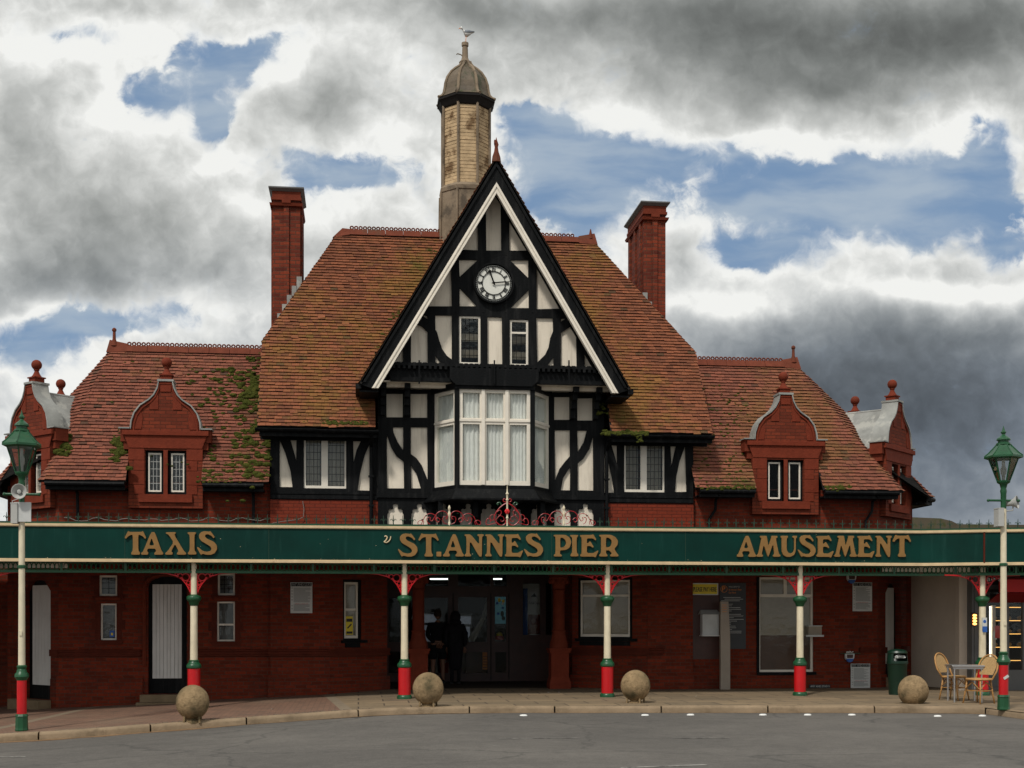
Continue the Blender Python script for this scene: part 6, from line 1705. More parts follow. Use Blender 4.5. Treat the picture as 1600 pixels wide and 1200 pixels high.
m_ = MB(); m_.box(-.11, -.09, 3.55, .18, -.06, 3.88); m_.tube([(0, -.08, 3.95), (-.14, -.09, 3.9), (-.13, -.09, 3.75), (-.05, -.09, 3.7)], .007, 5); obj('backplate', m_, M['pale_grey_paint'], l1, local=True)
l2.location = onground(1568, 1109); t_ = 1.6*FPX/144; l2.scale = (.93, .93, (1109-665)*t_/FPX/5.46)
l2['label'] = 'street lamp beside the bakery tables, speaker on its right'
m_ = speaker_mb(.20, -.02, 3.98, (.75, -.65, .12)); obj('loudspeaker', m_, M['grey_plastic'], l2, local=True, smooth=40)
m_ = MB(); m_.tube([(.04, 0, 3.82), (.18, -.0, 3.83), (.19, -.0, 3.93)], .014, 6); obj('speaker_bracket', m_, M['grey_plastic'], l2, local=True)
m_ = MB(); m_.bar((-.04, -.09, .60), (.05, -.09, .66), .05, .004, (0, 1, 0)); obj('paper_scrap', m_, M['sign_white'], l2, local=True)
# roof_box for left lamp uses the same junction box

# ------------------------------------------------------------------ ball bollards
def bollard():
    t = thing('ball_bollard', '', 'bollard', (0, 0, 0), group='concrete ball bollards along the kerb')
    m_ = MB(); m_.sphere((0, 0, .322), .278, 40, 28, (1, 1, 1.06), .003); obj('ball', m_, M['concrete_ball'], t, local=True, smooth=True)
    m_ = MB(); m_.lathe([(.15, -.03), (.145, .02), (.10, .03), (.09, .10)], (0, 0, 0), 20)
    for k in range(4):
        a = math.pi/4+k*math.pi/2; m_.bar((.185*math.cos(a), .185*math.sin(a), -.02), (.17*math.cos(a), .17*math.sin(a), .11), .03, .03)
    obj('foot', m_, M['concrete_ball'], t, local=True)
    return t
b0 = bollard()
for i, (px, py, lab) in enumerate(((301, 1127, 'darkest concrete ball, in front of the leftmost visible red column'), (669, 1104, 'concrete ball in front of the people in the doorway'),
        (993, 1098, 'concrete ball on the paving between the PIER and AMUSEMENT columns'), (1427, 1099, 'concrete ball beside the green litter bin and cane chairs'))):
    c = b0 if i == 0 else copy_tree(b0)
    c.location = onground(px, py)+Vector((0, 0, -.09 if i == 3 else 0)); c['label'] = lab; c.rotation_euler = (0, 0, i*1.3)

# ------------------------------------------------------------------ cane chairs and table
def cane_chair():
    t = thing('bistro_chair', '', 'chair', (0, 0, 0), group='cane bistro chairs outside the bakery')
    def A(n, m_, mt, **k): return obj(n, m_, M[mt], t, local=True, **k)
    m_ = MB(); pts = [(.225*math.cos(a), .225*math.sin(a), .45) for a in [2*math.pi*k/24 for k in range(25)]]
    m_.tube(pts, .018, 8, cap=False); A('seat_rim', m_, 'cane', smooth=True)
    m_ = MB(); m_.lathe([(.0, .445), (.215, .445), (.215, .462), (0.0, .468)], (0, 0, 0), 24, cap=False); A('seat', m_, 'cane_weave')
    # back: hoop leaning backwards (towards -x)
    hoop = []
    for k in range(25):
        a = math.pi*k/24; y = .215*math.cos(a)*(1 if True else 1); z = .60+.30*math.sin(a)**.7 if 0 < k < 24 else .60
        hoop.append((-.17-.16*(z-.45)/.45, y, z))
    hoop = [(-.13, .18, .44)]+hoop+[(-.13, -.18, .44)]
    m_ = MB(); m_.tube(hoop, .016, 8); m_.tube([(-.20, .17, .52), (-.205, .17, .52), (-.20, -.17, .52)], .011, 6); A('back_frame', m_, 'cane', smooth=True)
    m_ = MB(); inner = [(-.165-.16*(z-.45)/.45, y*.86, .53+(z-.53)*.93) for (x, y, z) in hoop[2:-2]]
    fr_ = inner+[(-.195, -.15, .53), (-.195, .15, .53)]
    n = len(fr_); m_.add([(a, b_, c) for a, b_, c in fr_]+[(a-.008, b_, c) for a, b_, c in fr_], [tuple(range(n)), tuple(reversed(range(n, 2*n)))]+[(i, i+n, (i+1) % n+n, (i+1) % n) for i in range(n)])
    A('back_panel', m_, 'cane_weave')
    for (x, y) in ((.17, .16), (.17, -.16), (-.15, .16), (-.15, -.16)):
        m_ = MB(); m_.tube([(x*.9, y*.9, .45), (x*1.05, y*1.05, .22), (x*1.28, y*1.2, .0)], [.016, .015, .014], 8); A('leg', m_, 'cane', smooth=True)
    m_ = MB()
    P = [(.19, .17), (.19, -.17), (-.17, -.17), (-.17, .17)]
    for i in range(4):
        a, b_ = P[i], P[(i+1) % 4]; m_.tube([(a[0], a[1], .26), ((a[0]+b_[0])/2, (a[1]+b_[1])/2, .40), (b_[0], b_[1], .26)], .009, 6); m_.tube([(a[0], a[1], .24), (b_[0], b_[1], .24)], .009, 6)
    A('stretcher', m_, 'cane', smooth=True)
    return t
c1 = cane_chair(); c2 = copy_tree(c1)
def ong(px, t):
    u = (px-800)/FPX; X = t*(SN+u*CS); return Vector((X, t*(CS-u*SN), gz(X)))
c1.location = ong(1490, 24.9); c1.rotation_euler = (0, 0, R(-58)); c1['label'] = 'cane chair behind the cafe table, left of the two'
c2.location = ong(1530, 23.9); c2.rotation_euler = (0, 0, R(205)); c2['label'] = 'cane chair in front of the table, nearer the street lamp'
t_ = thing('cafe_table', 'square aluminium cafe table between two cane chairs', 'table', ong(1507, 24.4)); t_.rotation_euler = (0, 0, R(-12))
m_ = MB().box(-.30, -.30, .665, .30, .30, .70); obj('tabletop', m_, M['steel'], t_, local=True, bevel=.006)
m_ = MB(); m_.box(-.28, -.28, .63, .28, -.255, .664); m_.box(-.28, .255, .63, .28, .28, .664); obj('apron', m_, M['steel'], t_, local=True)
for (x, y) in ((.25, .25), (.25, -.25), (-.25, .25), (-.25, -.25)):
    m_ = MB(); m_.tube([(x, y, .664), (x, y, .0)], .017, 8); obj('leg', m_, M['steel'], t_, local=True)
# ------------------------------------------------------------------ litter bin
bp = ong(1402, 26.6)
t_ = thing('litter_bin', 'round green litter bin with hooded opening by the right corner', 'litter bin', bp)
m_ = MB(); m_.lathe([(.17, .0), (.175, .03), (.20, .62), (.21, .64)], (0, 0, 0), 24); obj('body', m_, M['bin_green'], t_, local=True, smooth=40)
m_ = MB(); n = 24; pr = [(.215, .641), (.215, .70)]
m_.lathe([(.215, .641), (.218, .66), (.215, .70), (.19, .70)], (0, 0, 0), 24)
for k in range(24):
    a0 = 2*math.pi*k/24; a1 = a0+2*math.pi/24; am = (a0+a1)/2
    if -2.3 < math.atan2(math.sin(am), math.cos(am)) < -.75: continue
    m_.add([(.21*math.cos(a0), .21*math.sin(a0), .70), (.21*math.cos(a1), .21*math.sin(a1), .70), (.20*math.cos(a1), .20*math.sin(a1), .86), (.20*math.cos(a0), .20*math.sin(a0), .86)], [(0, 1, 2, 3)])
m_.lathe([(.20, .855), (.21, .87), (.19, .91), (.12, .94), (0.001, .95)], (0, 0, 0), 24); obj('hood', m_, M['bin_green'], t_, local=True, smooth=40)
m_ = MB()
for k in range(7): m_.sphere((random.uniform(-.1, .1), -.10+random.uniform(-.05, .05), .74+random.uniform(-.02, .06)), .045, 6, 5, (1, 1, .8), .3)
obj('rubbish', m_, M['sign_white'], t_, local=True)
# ------------------------------------------------------------------ signs on the walls
def board(name, r, Y, mt, lab, cat, grp=None, th=.02, edge=None):
    x0, z0, x1, z1 = rectpx(*r, Y); t_ = thing(name, lab, cat, ((x0+x1)/2, Y, z0), group=grp)
    m_ = MB().box(x0, Y-th, z0, x1, Y-.001, z1); obj('board', m_, M[mt], t_)
    if edge:
        m_ = MB(); m_.slab(rect((x0-.012, z0-.012, x1+.012, z1+.012)), [rect((x0+.012, z0+.012, x1-.012, z1-.012))], Y-th-.004, .02); obj('border', m_, M[edge], t_)
    return t_, x0, z0, x1, z1, Y-th
def pay_sign(r, Y, lab):
    t_, x0, z0, x1, z1, y = board('parking_notice', r, Y, 'sign_white', lab, 'sign', 'PAY AND STAY parking notices on the wall')
    w_ = x1-x0; h = z1-z0
    m_ = MB().box(x0+.015, y-.003, z1-h*.13, x1-.015, y-.0005, z1-.01); obj('header', m_, M['sign_black'], t_)
    m_ = MB()
    for o_ in (-.002, .002): text(m_, 'PAY AND STAY', (x0+x1)/2+o_, z1-h*.122, h*.10, y-.004+o_*.1, width=w_*.88, align='C'); obj('header_text', m_, M['sign_white'], t_)
    m_ = MB(); z = z1-h*.19; k = 0; random.seed(int(r[0]))
    while z > z0+h*.06:
        if not (.27 < (z-z0)/h < .34):
            wl = w_*random.choice((.66, .74, .78, .55)); m_.box(x0+w_*.14, y-.002, z, x0+w_*.14+wl, y-.0005, z+h*.012)
            if k % 3 == 0: m_.box(x0+w_*.05, y-.002, z-h*.01, x0+w_*.09, y-.0005, z+h*.02)
        z -= h*.032; k += 1
    obj('print', m_, M['sign_text'], t_)
    m_ = MB(); text(m_, 'PARKING CHARGE £100', (x0+x1)/2, z0+h*.285, h*.03, y-.003, width=w_*.6, align='C'); obj('red_print', m_, M['sign_red'], t_)
pay_sign((454, 910, 488, 958), YW, 'white PAY AND STAY notice left of the entrance')
pay_sign((1332, 910, 1362, 955), YR, 'upper white PAY AND STAY notice on the right wall')
pay_sign((1329, 1037, 1359, 1075), YR-.07, 'lower white PAY AND STAY notice near the ground, left of the bin')
t_, x0, z0, x1, z1, y = board('pay_here_sign', (1081, 912, 1121, 929), YR, 'sign_yellow', 'yellow sign reading PLEASE PAY HERE', 'sign', edge='sign_white')
m_ = MB()
for o_ in (-.003, .003): text(m_, 'PLEASE PAY HERE', (x0+x1)/2+o_, z0+.065, .105, y-.002+o_*.1, width=(x1-x0)*.90, align='C')
obj('print', m_, M['sign_black'], t_)
t_, x0, z0, x1, z1, y = board('car_park_board', (1124, 911, 1165, 1014), YR, 'board_dark', 'tall dark tariff board with an orange P at its top', 'sign')
w_ = x1-x0; h = z1-z0
m_ = MB(); text(m_, 'P', x0+.06, z1-.19, .11, y-.003); obj('orange_letter', m_, M['orange'], t_)
m_ = MB(); m_.tube([(x0+.10+.075*math.cos(a), y-.002, z1-.135+.075*math.sin(a)) for a in [2*math.pi*k/20 for k in range(21)]], .004, 4, cap=False); obj('ring', m_, M['orange'], t_)
m_ = MB(); text(m_, 'WELCOME TO', x0+.21, z1-.10, .032, y-.003, width=.25)
m2 = MB(); text(m2, "St Anne's Pier", x0+.21, z1-.17, .04, y-.003, width=.30); text(m2, 'Car Park', x0+.21, z1-.235, .036, y-.003, width=.17); obj('orange_print', m2, M['orange'], t_)
z = z1-.33; random.seed(5)
while z > z0+.35:
    a = random.uniform(.03, .12)
    if random.random() < .75: m_.box(x0+a, y-.002, z, x0+a+random.uniform(.2, .45), y-.0005, z+.010)
    z -= .038
obj('print', m_, M['sign_text_pale'], t_)
t_, x0, z0, x1, z1, y = board('strip_sign', (1264, 1069.5, 1297, 1075), YR-.08, 'sign_black', 'narrow black strip sign at the foot of the right wall', 'sign')
m_ = MB(); text(m_, 'ANY AND STAD S', (x0+x1)/2, z0+.018, .045, y-.003, width=(x1-x0)*.9, align='C'); obj('print', m_, M['sign_white'], t_)
t_, x0, z0, x1, z1, y = board('brown_panel', (1082, 931, 1123, 1030), YR, 'wood_door', 'dark brown board fixed under the yellow sign', 'panel')
# ticket machine box and post
x0, z0, x1, z1 = rectpx(1096, 955, 1124, 994, YR-.2)
t_ = thing('payment_box', 'pale metal payment box under the yellow sign', 'payment machine', ((x0+x1)/2, YR, z0))
m_ = MB(); m_.slab(rect((x0+.02, z0+.02, x1-.02, z1-.07)), [rect((x0+.05, z0+.06, x1-.05, z1-.10))], YR-.22, .03); m_.box(x0+.021, YR-.189, z0+.021, x1-.021, YR-.023, z1-.071); obj('body', m_, M['pale_grey_paint'], t_)
m_ = MB(); frust(m_, [(x0-.03, YR-.26), (x1+.02, YR-.26), (x1+.02, YR-.023), (x0-.03, YR-.023)], z1-.07, [(x0+.02, YR-.10), (x1-.03, YR-.10), (x1-.03, YR-.023), (x0+.02, YR-.023)], z1+.03); obj('hood', m_, M['grey_plastic'], t_)
m_ = MB(); m_.box(x0, YR-.27, z0, x1+.02, YR-.02, z0+.019); obj('shelf', m_, M['door_white'], t_)
x0, z0, x1, z1 = rectpx(1125, 940, 1137, 1072, YR-.3)
mat('post_taupe', (.30, .25, .20), .5, 2, .2)
t_ = thing('information_post', 'tall slim pale grey post in front of the dark tariff board', 'post', ((x0+x1)/2, YR-.3, 0))
m_ = MB(); m_.add([(x0, YR-.36, 0), (x1+.04, YR-.36, 0), (x1+.04, YR-.36, 1.15), (x1, YR-.36, z1), (x0, YR-.36, z1), (x0, YR-.26, 0), (x1+.04, YR-.26, 0), (x1+.04, YR-.26, 1.15), (x1, YR-.26, z1), (x0, YR-.26, z1)],
    [(0, 1, 2, 3, 4), (9, 8, 7, 6, 5), (0, 4, 9, 5), (1, 6, 7, 2), (2, 7, 8, 3), (3, 8, 9, 4)]); obj('body', m_, M['post_taupe'], t_)
m_ = MB()
for i in range(4): m_.box(x0+.03, YR-.363, z1-.08-i*.05, x1-.04, YR-.3605, z1-.07-i*.05)
obj('print', m_, M['orange'], t_)
# hatch box at the right of the shop window
x0, z0, x1, z1 = rectpx(1256, 976, 1283, 994, YR-.1)
t_ = thing('serving_shelf', 'small pale serving shelf at the right of the big window', 'shelf', ((x0+x1)/2, YR, z0))
m_ = MB(); m_.box(x0, YR-.24, z0, x1, YR-.002, z0+.025); m_.box(x0+.1, YR-.14, z0+.026, x1, YR-.002, z1-.04); obj('box', m_, M['blind'], t_)
m_ = MB(); m_.box(x0, YR-.25, z0-.012, x1+.01, YR-.24, z0+.03); m_.box(x0+.09, YR-.15, z1-.039, x1+.01, YR-.002, z1-.02); obj('edge', m_, M['pale_grey_paint'], t_)
# two small shield plaques with flower tops
def shield(px, py, lab, shelf):
    p = PT(px, py, YR-.04); t_ = thing('shield_plaque', lab, 'plaque', (p.x, YR-.04, p.z-.12), group='white and blue shield plaques on the right wall')
    m_ = MB(); m_.slab([(p.x-.11, p.z+.07), (p.x+.11, p.z+.07), (p.x+.10, p.z-.03), (p.x+.08, p.z-.07), (p.x-.08, p.z-.07), (p.x-.10, p.z-.03)], (), YR-.08, .07); obj('plate', m_, M['sign_white'], t_)
    m_ = MB(); m_.slab([(p.x-.075, p.z+.05), (p.x+.075, p.z+.05), (p.x+.065, p.z-.03), (p.x-.065, p.z-.03)], (), YR-.088, .007); obj('field', m_, M['wood_door'], t_)
    m_ = MB(); m_.slab([(p.x-.09, p.z-.045), (p.x+.09, p.z-.045), (p.x+.05, p.z-.11), (p.x, p.z-.13), (p.x-.05, p.z-.11)], (), YR-.086, .06); obj('point', m_, M['sign_blue'], t_)
    m_ = MB()
    for k in range(6): m_.sphere((p.x-.07+.028*k, YR-.07, p.z+.09+.02*(k % 2)), .016, 6, 5)
    m_.tube([(p.x-.08, YR-.07, p.z+.12), (p.x-.03, YR-.07, p.z+.09), (p.x, YR-.07, p.z+.13), (p.x+.04, YR-.07, p.z+.09), (p.x+.08, YR-.07, p.z+.12)], .007, 5); obj('flower_top', m_, M['door_white'], t_)
    if shelf:
        m_ = MB(); m_.box(p.x-.22, YR-.10, p.z+.072, p.x+.24, YR-.02, p.z+.084); obj('bracket', m_, M['iron_green'], t_)
shield(1330, 903, 'upper shield plaque partly behind the green frieze', False); shield(1327, 1026, 'lower shield plaque above the lower parking notice', True)

# ------------------------------------------------------------------ people in the doorway (seen from behind)
def skin(name, V, E, rad, mt, par, sub=2, root=0):
    me = bpy.data.meshes.new(name); me.from_pydata(V, E, []); o = bpy.data.objects.new(name, me); C.objects.link(o)
    sk = o.modifiers.new('s', 'SKIN'); sk.use_smooth_shade = True
    for i, r_ in enumerate(rad):
        r_ = r_ if isinstance(r_, tuple) else (r_, r_); me.skin_vertices[0].data[i].radius = r_
    me.skin_vertices[0].data[root].use_root = True
    ss = o.modifiers.new('u', 'SUBSURF'); ss.levels = sub; ss.render_levels = sub
    dg = bpy.context.evaluated_depsgraph_get(); dg.update()
    nm = bpy.data.meshes.new_from_object(o.evaluated_get(dg)); o.modifiers.clear(); o.data = nm; nm.materials.clear(); nm.materials.append(M[mt])
    for p in nm.polygons: p.use_smooth = True
    o.parent = par
    return o
def head(par, x, y, z, hairmt, lean=0):
    m_ = MB(); m_.sphere((x, y, z), .098, 20, 14, (.82, 1.0, 1.2))
    m_.sphere((x, y+.098, z-.02), .02, 8, 6, (.8, 1, 1.3)); m_.sphere((x-.083, y, z-.01), .024, 8, 6, (.5, 1, 1.4)); m_.sphere((x+.083, y, z-.01), .024, 8, 6, (.5, 1, 1.4))
    m_.box(x-.025, y+.092, z-.062, x+.025, y+.097, z-.054)
    for s_ in (-1, 1): m_.sphere((x+s_*.032, y+.09, z+.012), .010, 8, 6)
    obj('head', m_, M['skin'], par, local=True, smooth=True)
    m_ = MB(); m_.sphere((x, y-.018, z+.028), .102, 20, 12, (.88, 1.0, 1.12), .02); obj('hair', m_, M[hairmt], par, local=True, smooth=True)
pp = ong(684, 31.0); zoff = Vector((0, 0, .012))
man = thing('person', 'person in black jacket and dark shorts with hands clasped behind, seen from behind', 'person', pp+zoff, R(4), 'people in the doorway')
# body: legs bare
V = [(0,0,.95),(0,0,1.12),(0,.01,1.32),(0,0,1.46),(0,.01,1.54),(-.105,0,.86),(-.115,.01,.50),(-.12,-.01,.10),(-.125,.09,.045),(.105,0,.86),(.125,.01,.50),(.13,-.01,.10),(.14,.09,.045)]
E = [(0,1),(1,2),(2,3),(3,4),(0,5),(5,6),(6,7),(7,8),(0,9),(9,10),(10,11),(11,12)]
skin('body', V, E, [(.15,.11),(.14,.10),(.17,.11),(.08,.07),.055,.09,.062,.042,.04,.09,.062,.042,.04], 'skin', man)
V = [(0,0,.98),(0,0,1.15),(0,.0,1.36),(0,0,1.475),(-.19,0,1.41),(-.26,-.05,1.16),(-.10,-.15,.98),(.19,0,1.41),(.26,-.05,1.16),(.10,-.15,.98)]
E = [(0,1),(1,2),(2,3),(2,4),(4,5),(5,6),(2,7),(7,8),(8,9)]
skin('jacket', V, E, [(.20,.14),(.185,.135),(.20,.135),(.09,.08),(.085,.08),.065,.05,(.085,.08),.065,.05], 'cloth_black', man)
V = [(0,0,.98),(0,0,.90),(-.11,0,.80),(-.12,0,.56),(.11,0,.80),(.125,0,.56)]
skin('shorts', V, [(0,1),(1,2),(2,3),(1,4),(4,5)], [(.18,.13),(.17,.13),.115,.105,.115,.105], 'cloth_black', man)
head(man, 0, .02, 1.665, 'hair')
def hand(par, c, mt='skin'):
    V = [(c[0],c[1],c[2]+.05),(c[0],c[1],c[2]),(c[0]-.01,c[1]+.0,c[2]-.03)]; E = [(0,1),(1,2)]
    rad = [(.028,.02),(.036,.018),(.034,.016)]
    for k, (dx, L) in enumerate(((-.030,.055),(-.010,.065),(.010,.062),(.028,.048))):
        i = len(V); V += [(c[0]+dx, c[1], c[2]-.045), (c[0]+dx*1.1+.01, c[1]+.01, c[2]-.045-L*.6), (c[0]+dx+.02, c[1]+.02, c[2]-.045-L)]
        E += [(2,i),(i,i+1),(i+1,i+2)]; rad += [.0095,.009,.008]
    i = len(V); V += [(c[0]+.045, c[1], c[2]-.005), (c[0]+.055, c[1]+.01, c[2]-.045)]; E += [(1,i),(i,i+1)]; rad += [.011,.009]
    return skin('hand', V, E, rad, mt, par, 1)
hand(man, (.04, -.17, .95)); hand(man, (-.02, -.155, .955))
for s_ in (-1, 1):
    m_ = MB(); loft(m_, [(s_*.13-.0, -.06, .05, .001, .001, 0)], 4) if False else m_.sphere((s_*.13, .04, .045), .055, 14, 8, (.85, 2.3, .85)); m_.box(s_*.13-.045, -.08, .0, s_*.13+.045, .16, .02)
    obj('shoe', m_, M['sign_black'], man, local=True, smooth=40)
wp_ = ong(711.5, 30.9)
wom = thing('person', 'person in long black hooded coat standing to the right of the other, seen from behind', 'person', wp_+zoff, R(-3), 'people in the doorway')
V = [(0,0,.95),(0,0,1.15),(0,.01,1.34),(0,0,1.44),(0,.01,1.52),(-.08,0,.86),(-.085,.0,.48),(-.085,-.01,.10),(-.09,.09,.045),(.08,0,.86),(.085,.0,.48),(.085,-.01,.10),(.09,.09,.045),
     (-.17,0,1.38),(-.22,-.01,1.12),(-.19,.08,.88),(.17,0,1.38),(.23,-.01,1.12),(.20,.08,.88)]
E = [(0,1),(1,2),(2,3),(3,4),(0,5),(5,6),(6,7),(7,8),(0,9),(9,10),(10,11),(11,12),(2,13),(13,14),(14,15),(2,16),(16,17),(17,18)]
skin('body', V, E, [(.14,.10),(.13,.09),(.15,.10),(.07,.06),.05,.08,.055,.045,.04,.08,.055,.045,.04,.06,.045,.032,.06,.045,.032], 'cloth_dark', wom)
V = [(0,0,.30),(0,0,.62),(0,0,.95),(0,0,1.15),(0,0,1.36),(0,0,1.45),(-.18,0,1.38),(-.24,-.01,1.12),(-.21,.08,.90),(.18,0,1.38),(.25,-.01,1.12),(.22,.08,.90)]
E = [(0,1),(1,2),(2,3),(3,4),(4,5),(4,6),(6,7),(7,8),(4,9),(9,10),(10,11)]
skin('coat', V, E, [(.17,.14),(.18,.15),(.20,.155),(.19,.145),(.19,.13),(.10,.09),(.085,.08),.07,.055,(.085,.08),.07,.055], 'cloth_dark', wom, root=2)
head(wom, 0, .02, 1.60, 'hair')
m_ = MB(); m_.sphere((0, -.0, 1.60), .135, 18, 12, (.95, 1.0, 1.15)); m_.sphere((0, -.05, 1.47), .12, 14, 10, (1.25, .8, .7)); obj('hood', m_, M['cloth_dark'], wom, local=True, smooth=True)
hand(wom, (-.21, .09, .83)); hand(wom, (.22, .09, .83))
for s_ in (-1, 1):
    m_ = MB(); m_.sphere((s_*.085, .04, .045), .05, 14, 8, (.85, 2.3, .85)); m_.box(s_*.085-.04, -.07, .0, s_*.085+.04, .15, .02); obj('shoe', m_, M['sign_black'], wom, local=True, smooth=40)

# ------------------------------------------------------------------ neighbouring bakery at the right
wa = Vector((13.12, 28.6, 0)); wq = PT(1510, 1080, 26.75); wb_ = Vector((wq.x, 26.75, 0))
shop = thing('bakery_shop', 'cream rendered bakery shop with red fascia and lit window under the canopy end', 'shop', (17, 27, 0))
def H(n, m_, mt, par=shop, **k): return obj(n, m_, M[mt], par, **k)
m_ = MB(); dd = (wb_-wa).normalized(); nn_ = Vector((-dd.y, dd.x, 0))
if nn_.y < 0: nn_ = -nn_
A0 = wa-dd*.55+nn_*.15; B0 = wb_+nn_*.15; m_.bar((A0.x, A0.y, 1.2), (B0.x, B0.y, 1.2), .3, 3.1); 
i_ = PT(1493, 1080, 26.9); m_.box(i_.x, 26.72, -.1, wb_.x, 26.9, 2.74)
H('rendered_wall', m_, 'cream_render')
m_ = MB(); x0 = wb_.x+.002; x1 = PT(1529, 1000, 26.5).x; m_.box(x0, 26.5, -.1, x1, 26.9, 2.74)
for k in range(3): xx = x0+.06+k*.1; m_.box(xx, 26.48, .0, xx+.03, 26.499, 2.7)
H('grey_pilaster', m_, 'grey_panel')
SY = 26.6
x0 = PT(1530, 1000, SY).x; xe = x0+6
zt = 2.32
def sx_(px): return PT(px, 1000, SY).x
ops = [rect((sx_(1541), .62, sx_(1572), zt-.1)), rect((sx_(1577), .45, sx_(1598), zt-.08)), rect((sx_(1603), .12, sx_(1640), zt-.08)), rect((sx_(1646), .5, sx_(1760), zt-.08))]
m_ = MB(); m_.slab([(x0, -.1), (xe, -.1), (xe, zt), (x0, zt)], ops, SY, .08); m_.slab(rect((sx_(1541)+.03, .10, sx_(1572)-.0, .42)), (), SY-.02, .019)
for k in range(6): m_.box(sx_(1543), SY-.03, .14+k*.045, sx_(1568), SY-.021, .16+k*.045)
fr_ = H('shop_front', m_, 'grey_panel')
m_ = MB().box(x0+.05, SY+.03, .1, xe, SY+.034, zt-.02); H('pane', m_, 'glass', fr_)
m_ = MB(); m_.box(x0-.05, SY+2.4, -.1, xe, SY+2.5, 2.75); m_.box(x0-.1, SY+.1, -.1, x0-.0, SY+2.4, 2.75); m_.box(x0-.1, SY+.09, 2.5, xe, SY+2.5, 2.75); m_.box(x0, SY+.09, -.05, xe, SY+2.4, .01)
H('interior', m_, 'interior_dark')
m_ = MB(); m_.box(sx_(1543), SY-.55, 2.15, xe, SY-.50, 2.42); aw = H('fascia_sign', m_, 'awning_red')
m_ = MB(); m_.add([(sx_(1543), SY-.53, 2.14), (xe, SY-.53, 2.14), (xe, SY-.003, 1.95), (sx_(1543), SY-.003, 1.95), (sx_(1543), SY-.53, 2.12), (xe, SY-.53, 2.12), (xe, SY-.003, 1.93), (sx_(1543), SY-.003, 1.93)], [(0,1,2,3), (7,6,5,4), (4,5,1,0), (3,7,4,0)])
m_.box(sx_(1543), SY-.5, 2.42, xe, SY-.003, 2.46); H('awning', m_, 'awning_dark')
m_ = MB(); text(m_, "ae's", PT(1542, 910, SY-.57).x, PT(1542, 908, SY-.57).z, .11, SY-.553, width=.34); H('shop_name', m_, 'sign_white', aw)
# wall lamp and tube
a = PT(1522, 968, SY-.15)
t_ = thing('wall_lamp', 'lit louvred wall lamp on the grey shop pilaster', 'wall lamp', (a.x, 26.5, a.z-.1))
m_ = MB()
for k in range(4): m_.sphere((a.x, 26.42, a.z-.095+k*.062), .05, 12, 6, (.9, .8, .55))
obj('lamp_glass', m_, M['lamp_lit'], t_, smooth=True)
m_ = MB(); m_.box(a.x-.05, 26.455, a.z-.15, a.x+.05, 26.499, a.z+.15); m_.box(a.x-.055, 26.38, a.z+.125, a.x+.055, 26.46, a.z+.14); obj('lamp_back', m_, M['sign_black'], t_)
x = sx_(1556); t_ = thing('tube_lamp', 'upright lit tube in the bakery window', 'lamp', (x, SY+.25, .7))
m_ = MB(); m_.tube([(x, SY+.25, .72), (x, SY+.25, 1.85)], .02, 8); obj('tube', m_, M['tube_lit'], t_, smooth=True)
m_ = MB(); m_.box(x+.035, SY+.22, .70, x+.11, SY+.30, 1.87); obj('fitting', m_, M['cream_render'], t_)
a = sx_(1551); t_ = thing('ceiling_lamp', 'small lit ceiling lamp below the bakery awning', 'lamp', (a, SY+.4, 1.99)); m_ = MB().box(a-.05, SY+.35, 1.98, a+.09, SY+.42, 2.0); obj('bulb', m_, M['lamp_lit'], t_)
m_ = MB(); m_.box(a-.07, SY+.33, 2.001, a+.11, SY+.44, 2.5); obj('housing', m_, M['grey_panel'], t_)
t_ = thing('bread_rack', 'lit shelves of loaves behind the bakery door glass', 'shelving', (sx_(1590), SY+.9, 0))
m_ = MB(); X0, X1 = sx_(1573), sx_(1640)
for z in (.62, .92, 1.22, 1.52, 1.82): m_.box(X0, SY+.75, z, X1, SY+1.1, z+.02)
for xx in (X0, (X0+X1)/2, X1-.03): m_.box(xx, SY+1.06, .02, xx+.03, SY+1.1, 2.1)
obj('frame', m_, M['grey_panel'], t_)
m_ = MB()
for z in (.62, .92, 1.22, 1.52, 1.82): m_.box(X0+.03, SY+.745, z+.004, X1-.03, SY+.749, z+.018)
obj('shelf_light', m_, M['shelf_lit'], t_)
random.seed(3); k = 0
for z in (.92, 1.22, 1.52):
    for kk, xx in enumerate((X0+.16, (X0+X1)/2, X1-.18)):
        lf = obj('loaf', MB().sphere((0, 0, .05), .07, 12, 8, (1.3, .9, .75), .05), M['pastry'], None, loc=(xx, SY+.9, z+.02), rotz=random.uniform(-.5, .5), smooth=True)
        tag(lf, ('left', 'middle', 'right')[kk]+' golden loaf on the %s shelf behind the bakery glass' % {'0.92': 'lower', '1.22': 'middle', '1.52': 'upper'}['%.2f' % z], 'bread', 'loaves on the bakery shelves'); pass
m_ = MB().box(sx_(1555)+.02, SY+.04, 1.15, sx_(1566), SY+.044, 1.42); nt = tag(obj('paper_notice', m_, M['sign_red'], None), 'red and white paper notice stuck inside the bakery window', 'notice')
m_ = MB().box(sx_(1552), SY+.045, 1.12, sx_(1559), SY+.048, 1.30); nt = tag(obj('paper_notice', m_, M['sign_white'], None), 'white paper notice lower left of the red one in the bakery window', 'notice')

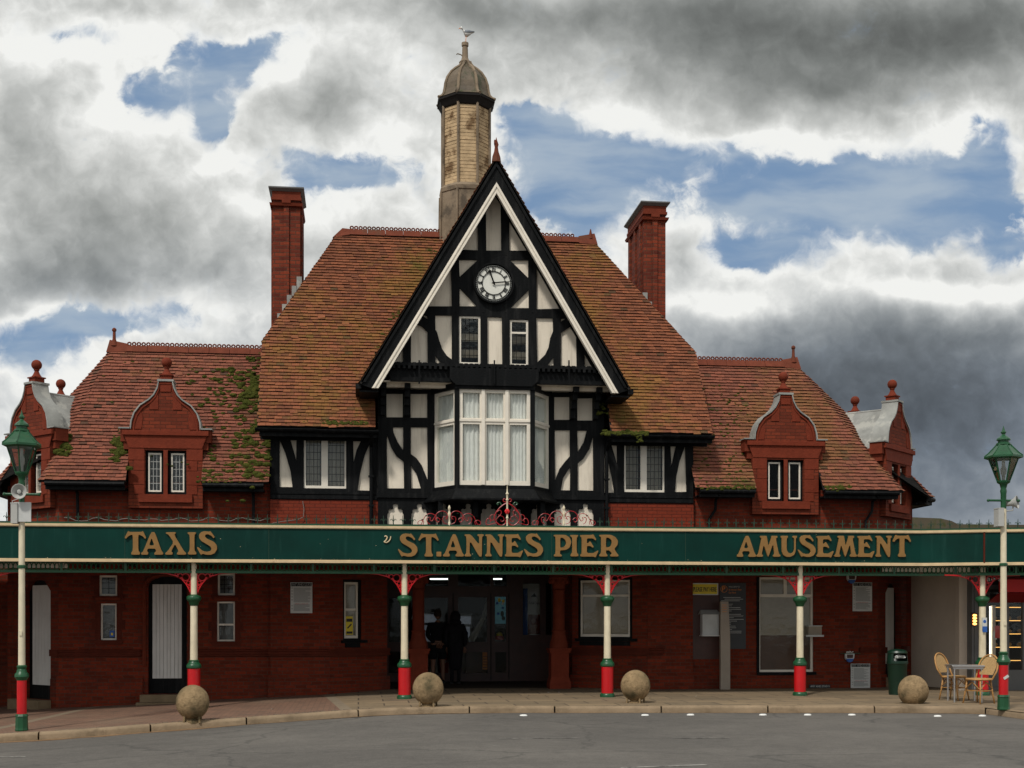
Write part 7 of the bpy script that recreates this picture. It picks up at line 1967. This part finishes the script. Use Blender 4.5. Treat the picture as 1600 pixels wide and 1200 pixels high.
# ------------------------------------------------------------------ low pier hall behind, right
a = PT(1405, 815, 44); b_ = PT(1530, 822, 44)
hall = thing('pier_hall', 'low weathered hall roof showing above the canopy at the right', 'building', (a.x+8, 46, 0))
m_ = MB(); xa, xb = a.x-2, a.x+26
m_.box(xa, 44.4, 0, xb, 56, a.z-.15); obj('wall', m_, M['far_roof'], hall)
m_ = MB(); zz = a.z
m_.slab([(xa, zz-.3), (PT(1422, 808, 44).x, PT(1422, 808, 44).z), (PT(1470, 810, 44).x, PT(1470, 810, 44).z), (PT(1487, 814, 44).x, PT(1487, 814, 44).z), (PT(1497, 819, 44).x, PT(1497, 819, 44).z), (xb, PT(1600, 819, 44).z-.02), (xb, zz-.8), (xa, zz-.8)], (), 44, 12)
obj('roof', m_, M['far_roof'], hall)

# ------------------------------------------------------------------ kerb studs and litter
st = MB(); st.lathe([(.055, 0), (.05, .022), (.03, .03), (.001, .03)], (0, 0, 0), 10)
SL = ['below the gap between ST.ANNES and PIER, leftmost of the eight', 'just right of the third concrete ball', 'below the brown panel, left of the payment box', 'below the left edge of the big shop window', 'just right of the fourth red column', 'below the PAY AND STAY notices', 'in front of the fourth concrete ball and chairs', 'in front of the cane chairs, rightmost of the eight']
s0 = None
for i, (px, py) in enumerate(((818,1117),(1008,1116.5),(1079,1116),(1192,1116),(1262,1116),(1331,1116),(1465,1118),(1535,1117.5))):
    p = onground(px, py+1.5, -KH+.001)
    if s0 is None: s0 = tag(obj('road_stud', st, M['stud_white'], None), '', 'road stud', 'white studs along the kerb line'); o = s0
    else: o = s0.copy(); C.objects.link(o)
    o.location = p; o.scale = (1.25, .9, .8); o['label'] = 'white kerb stud '+SL[i]
random.seed(9)
lt = MB(); lt.add([(-.03, -.02, .003), (.03, -.015, .006), (.025, .02, .004), (-.02, .02, .010)], [(0, 1, 2, 3)])
l0_ = None
for i, (px, py) in enumerate(((825,1087),(1016,1090),(1087,1088),(857,1082),(874,1082),(426,1108))):
    if l0_ is None: l0_ = tag(obj('litter_scrap', lt, M['sign_white'], None), '', 'litter', 'scraps of litter on the paving'); o = l0_
    else: o = l0_.copy(); C.objects.link(o)
    o.location = onground(px, py, .002); o.rotation_euler = (0, 0, random.uniform(0, 6)); o['label'] = 'tiny white litter scrap '+('in front of the entrance doors', 'just right of the third concrete ball', 'in front of the brown panel', 'at the left foot of the right porch column', 'at the right foot of the right porch column', 'on the red pavers right of the leftmost ball')[i]
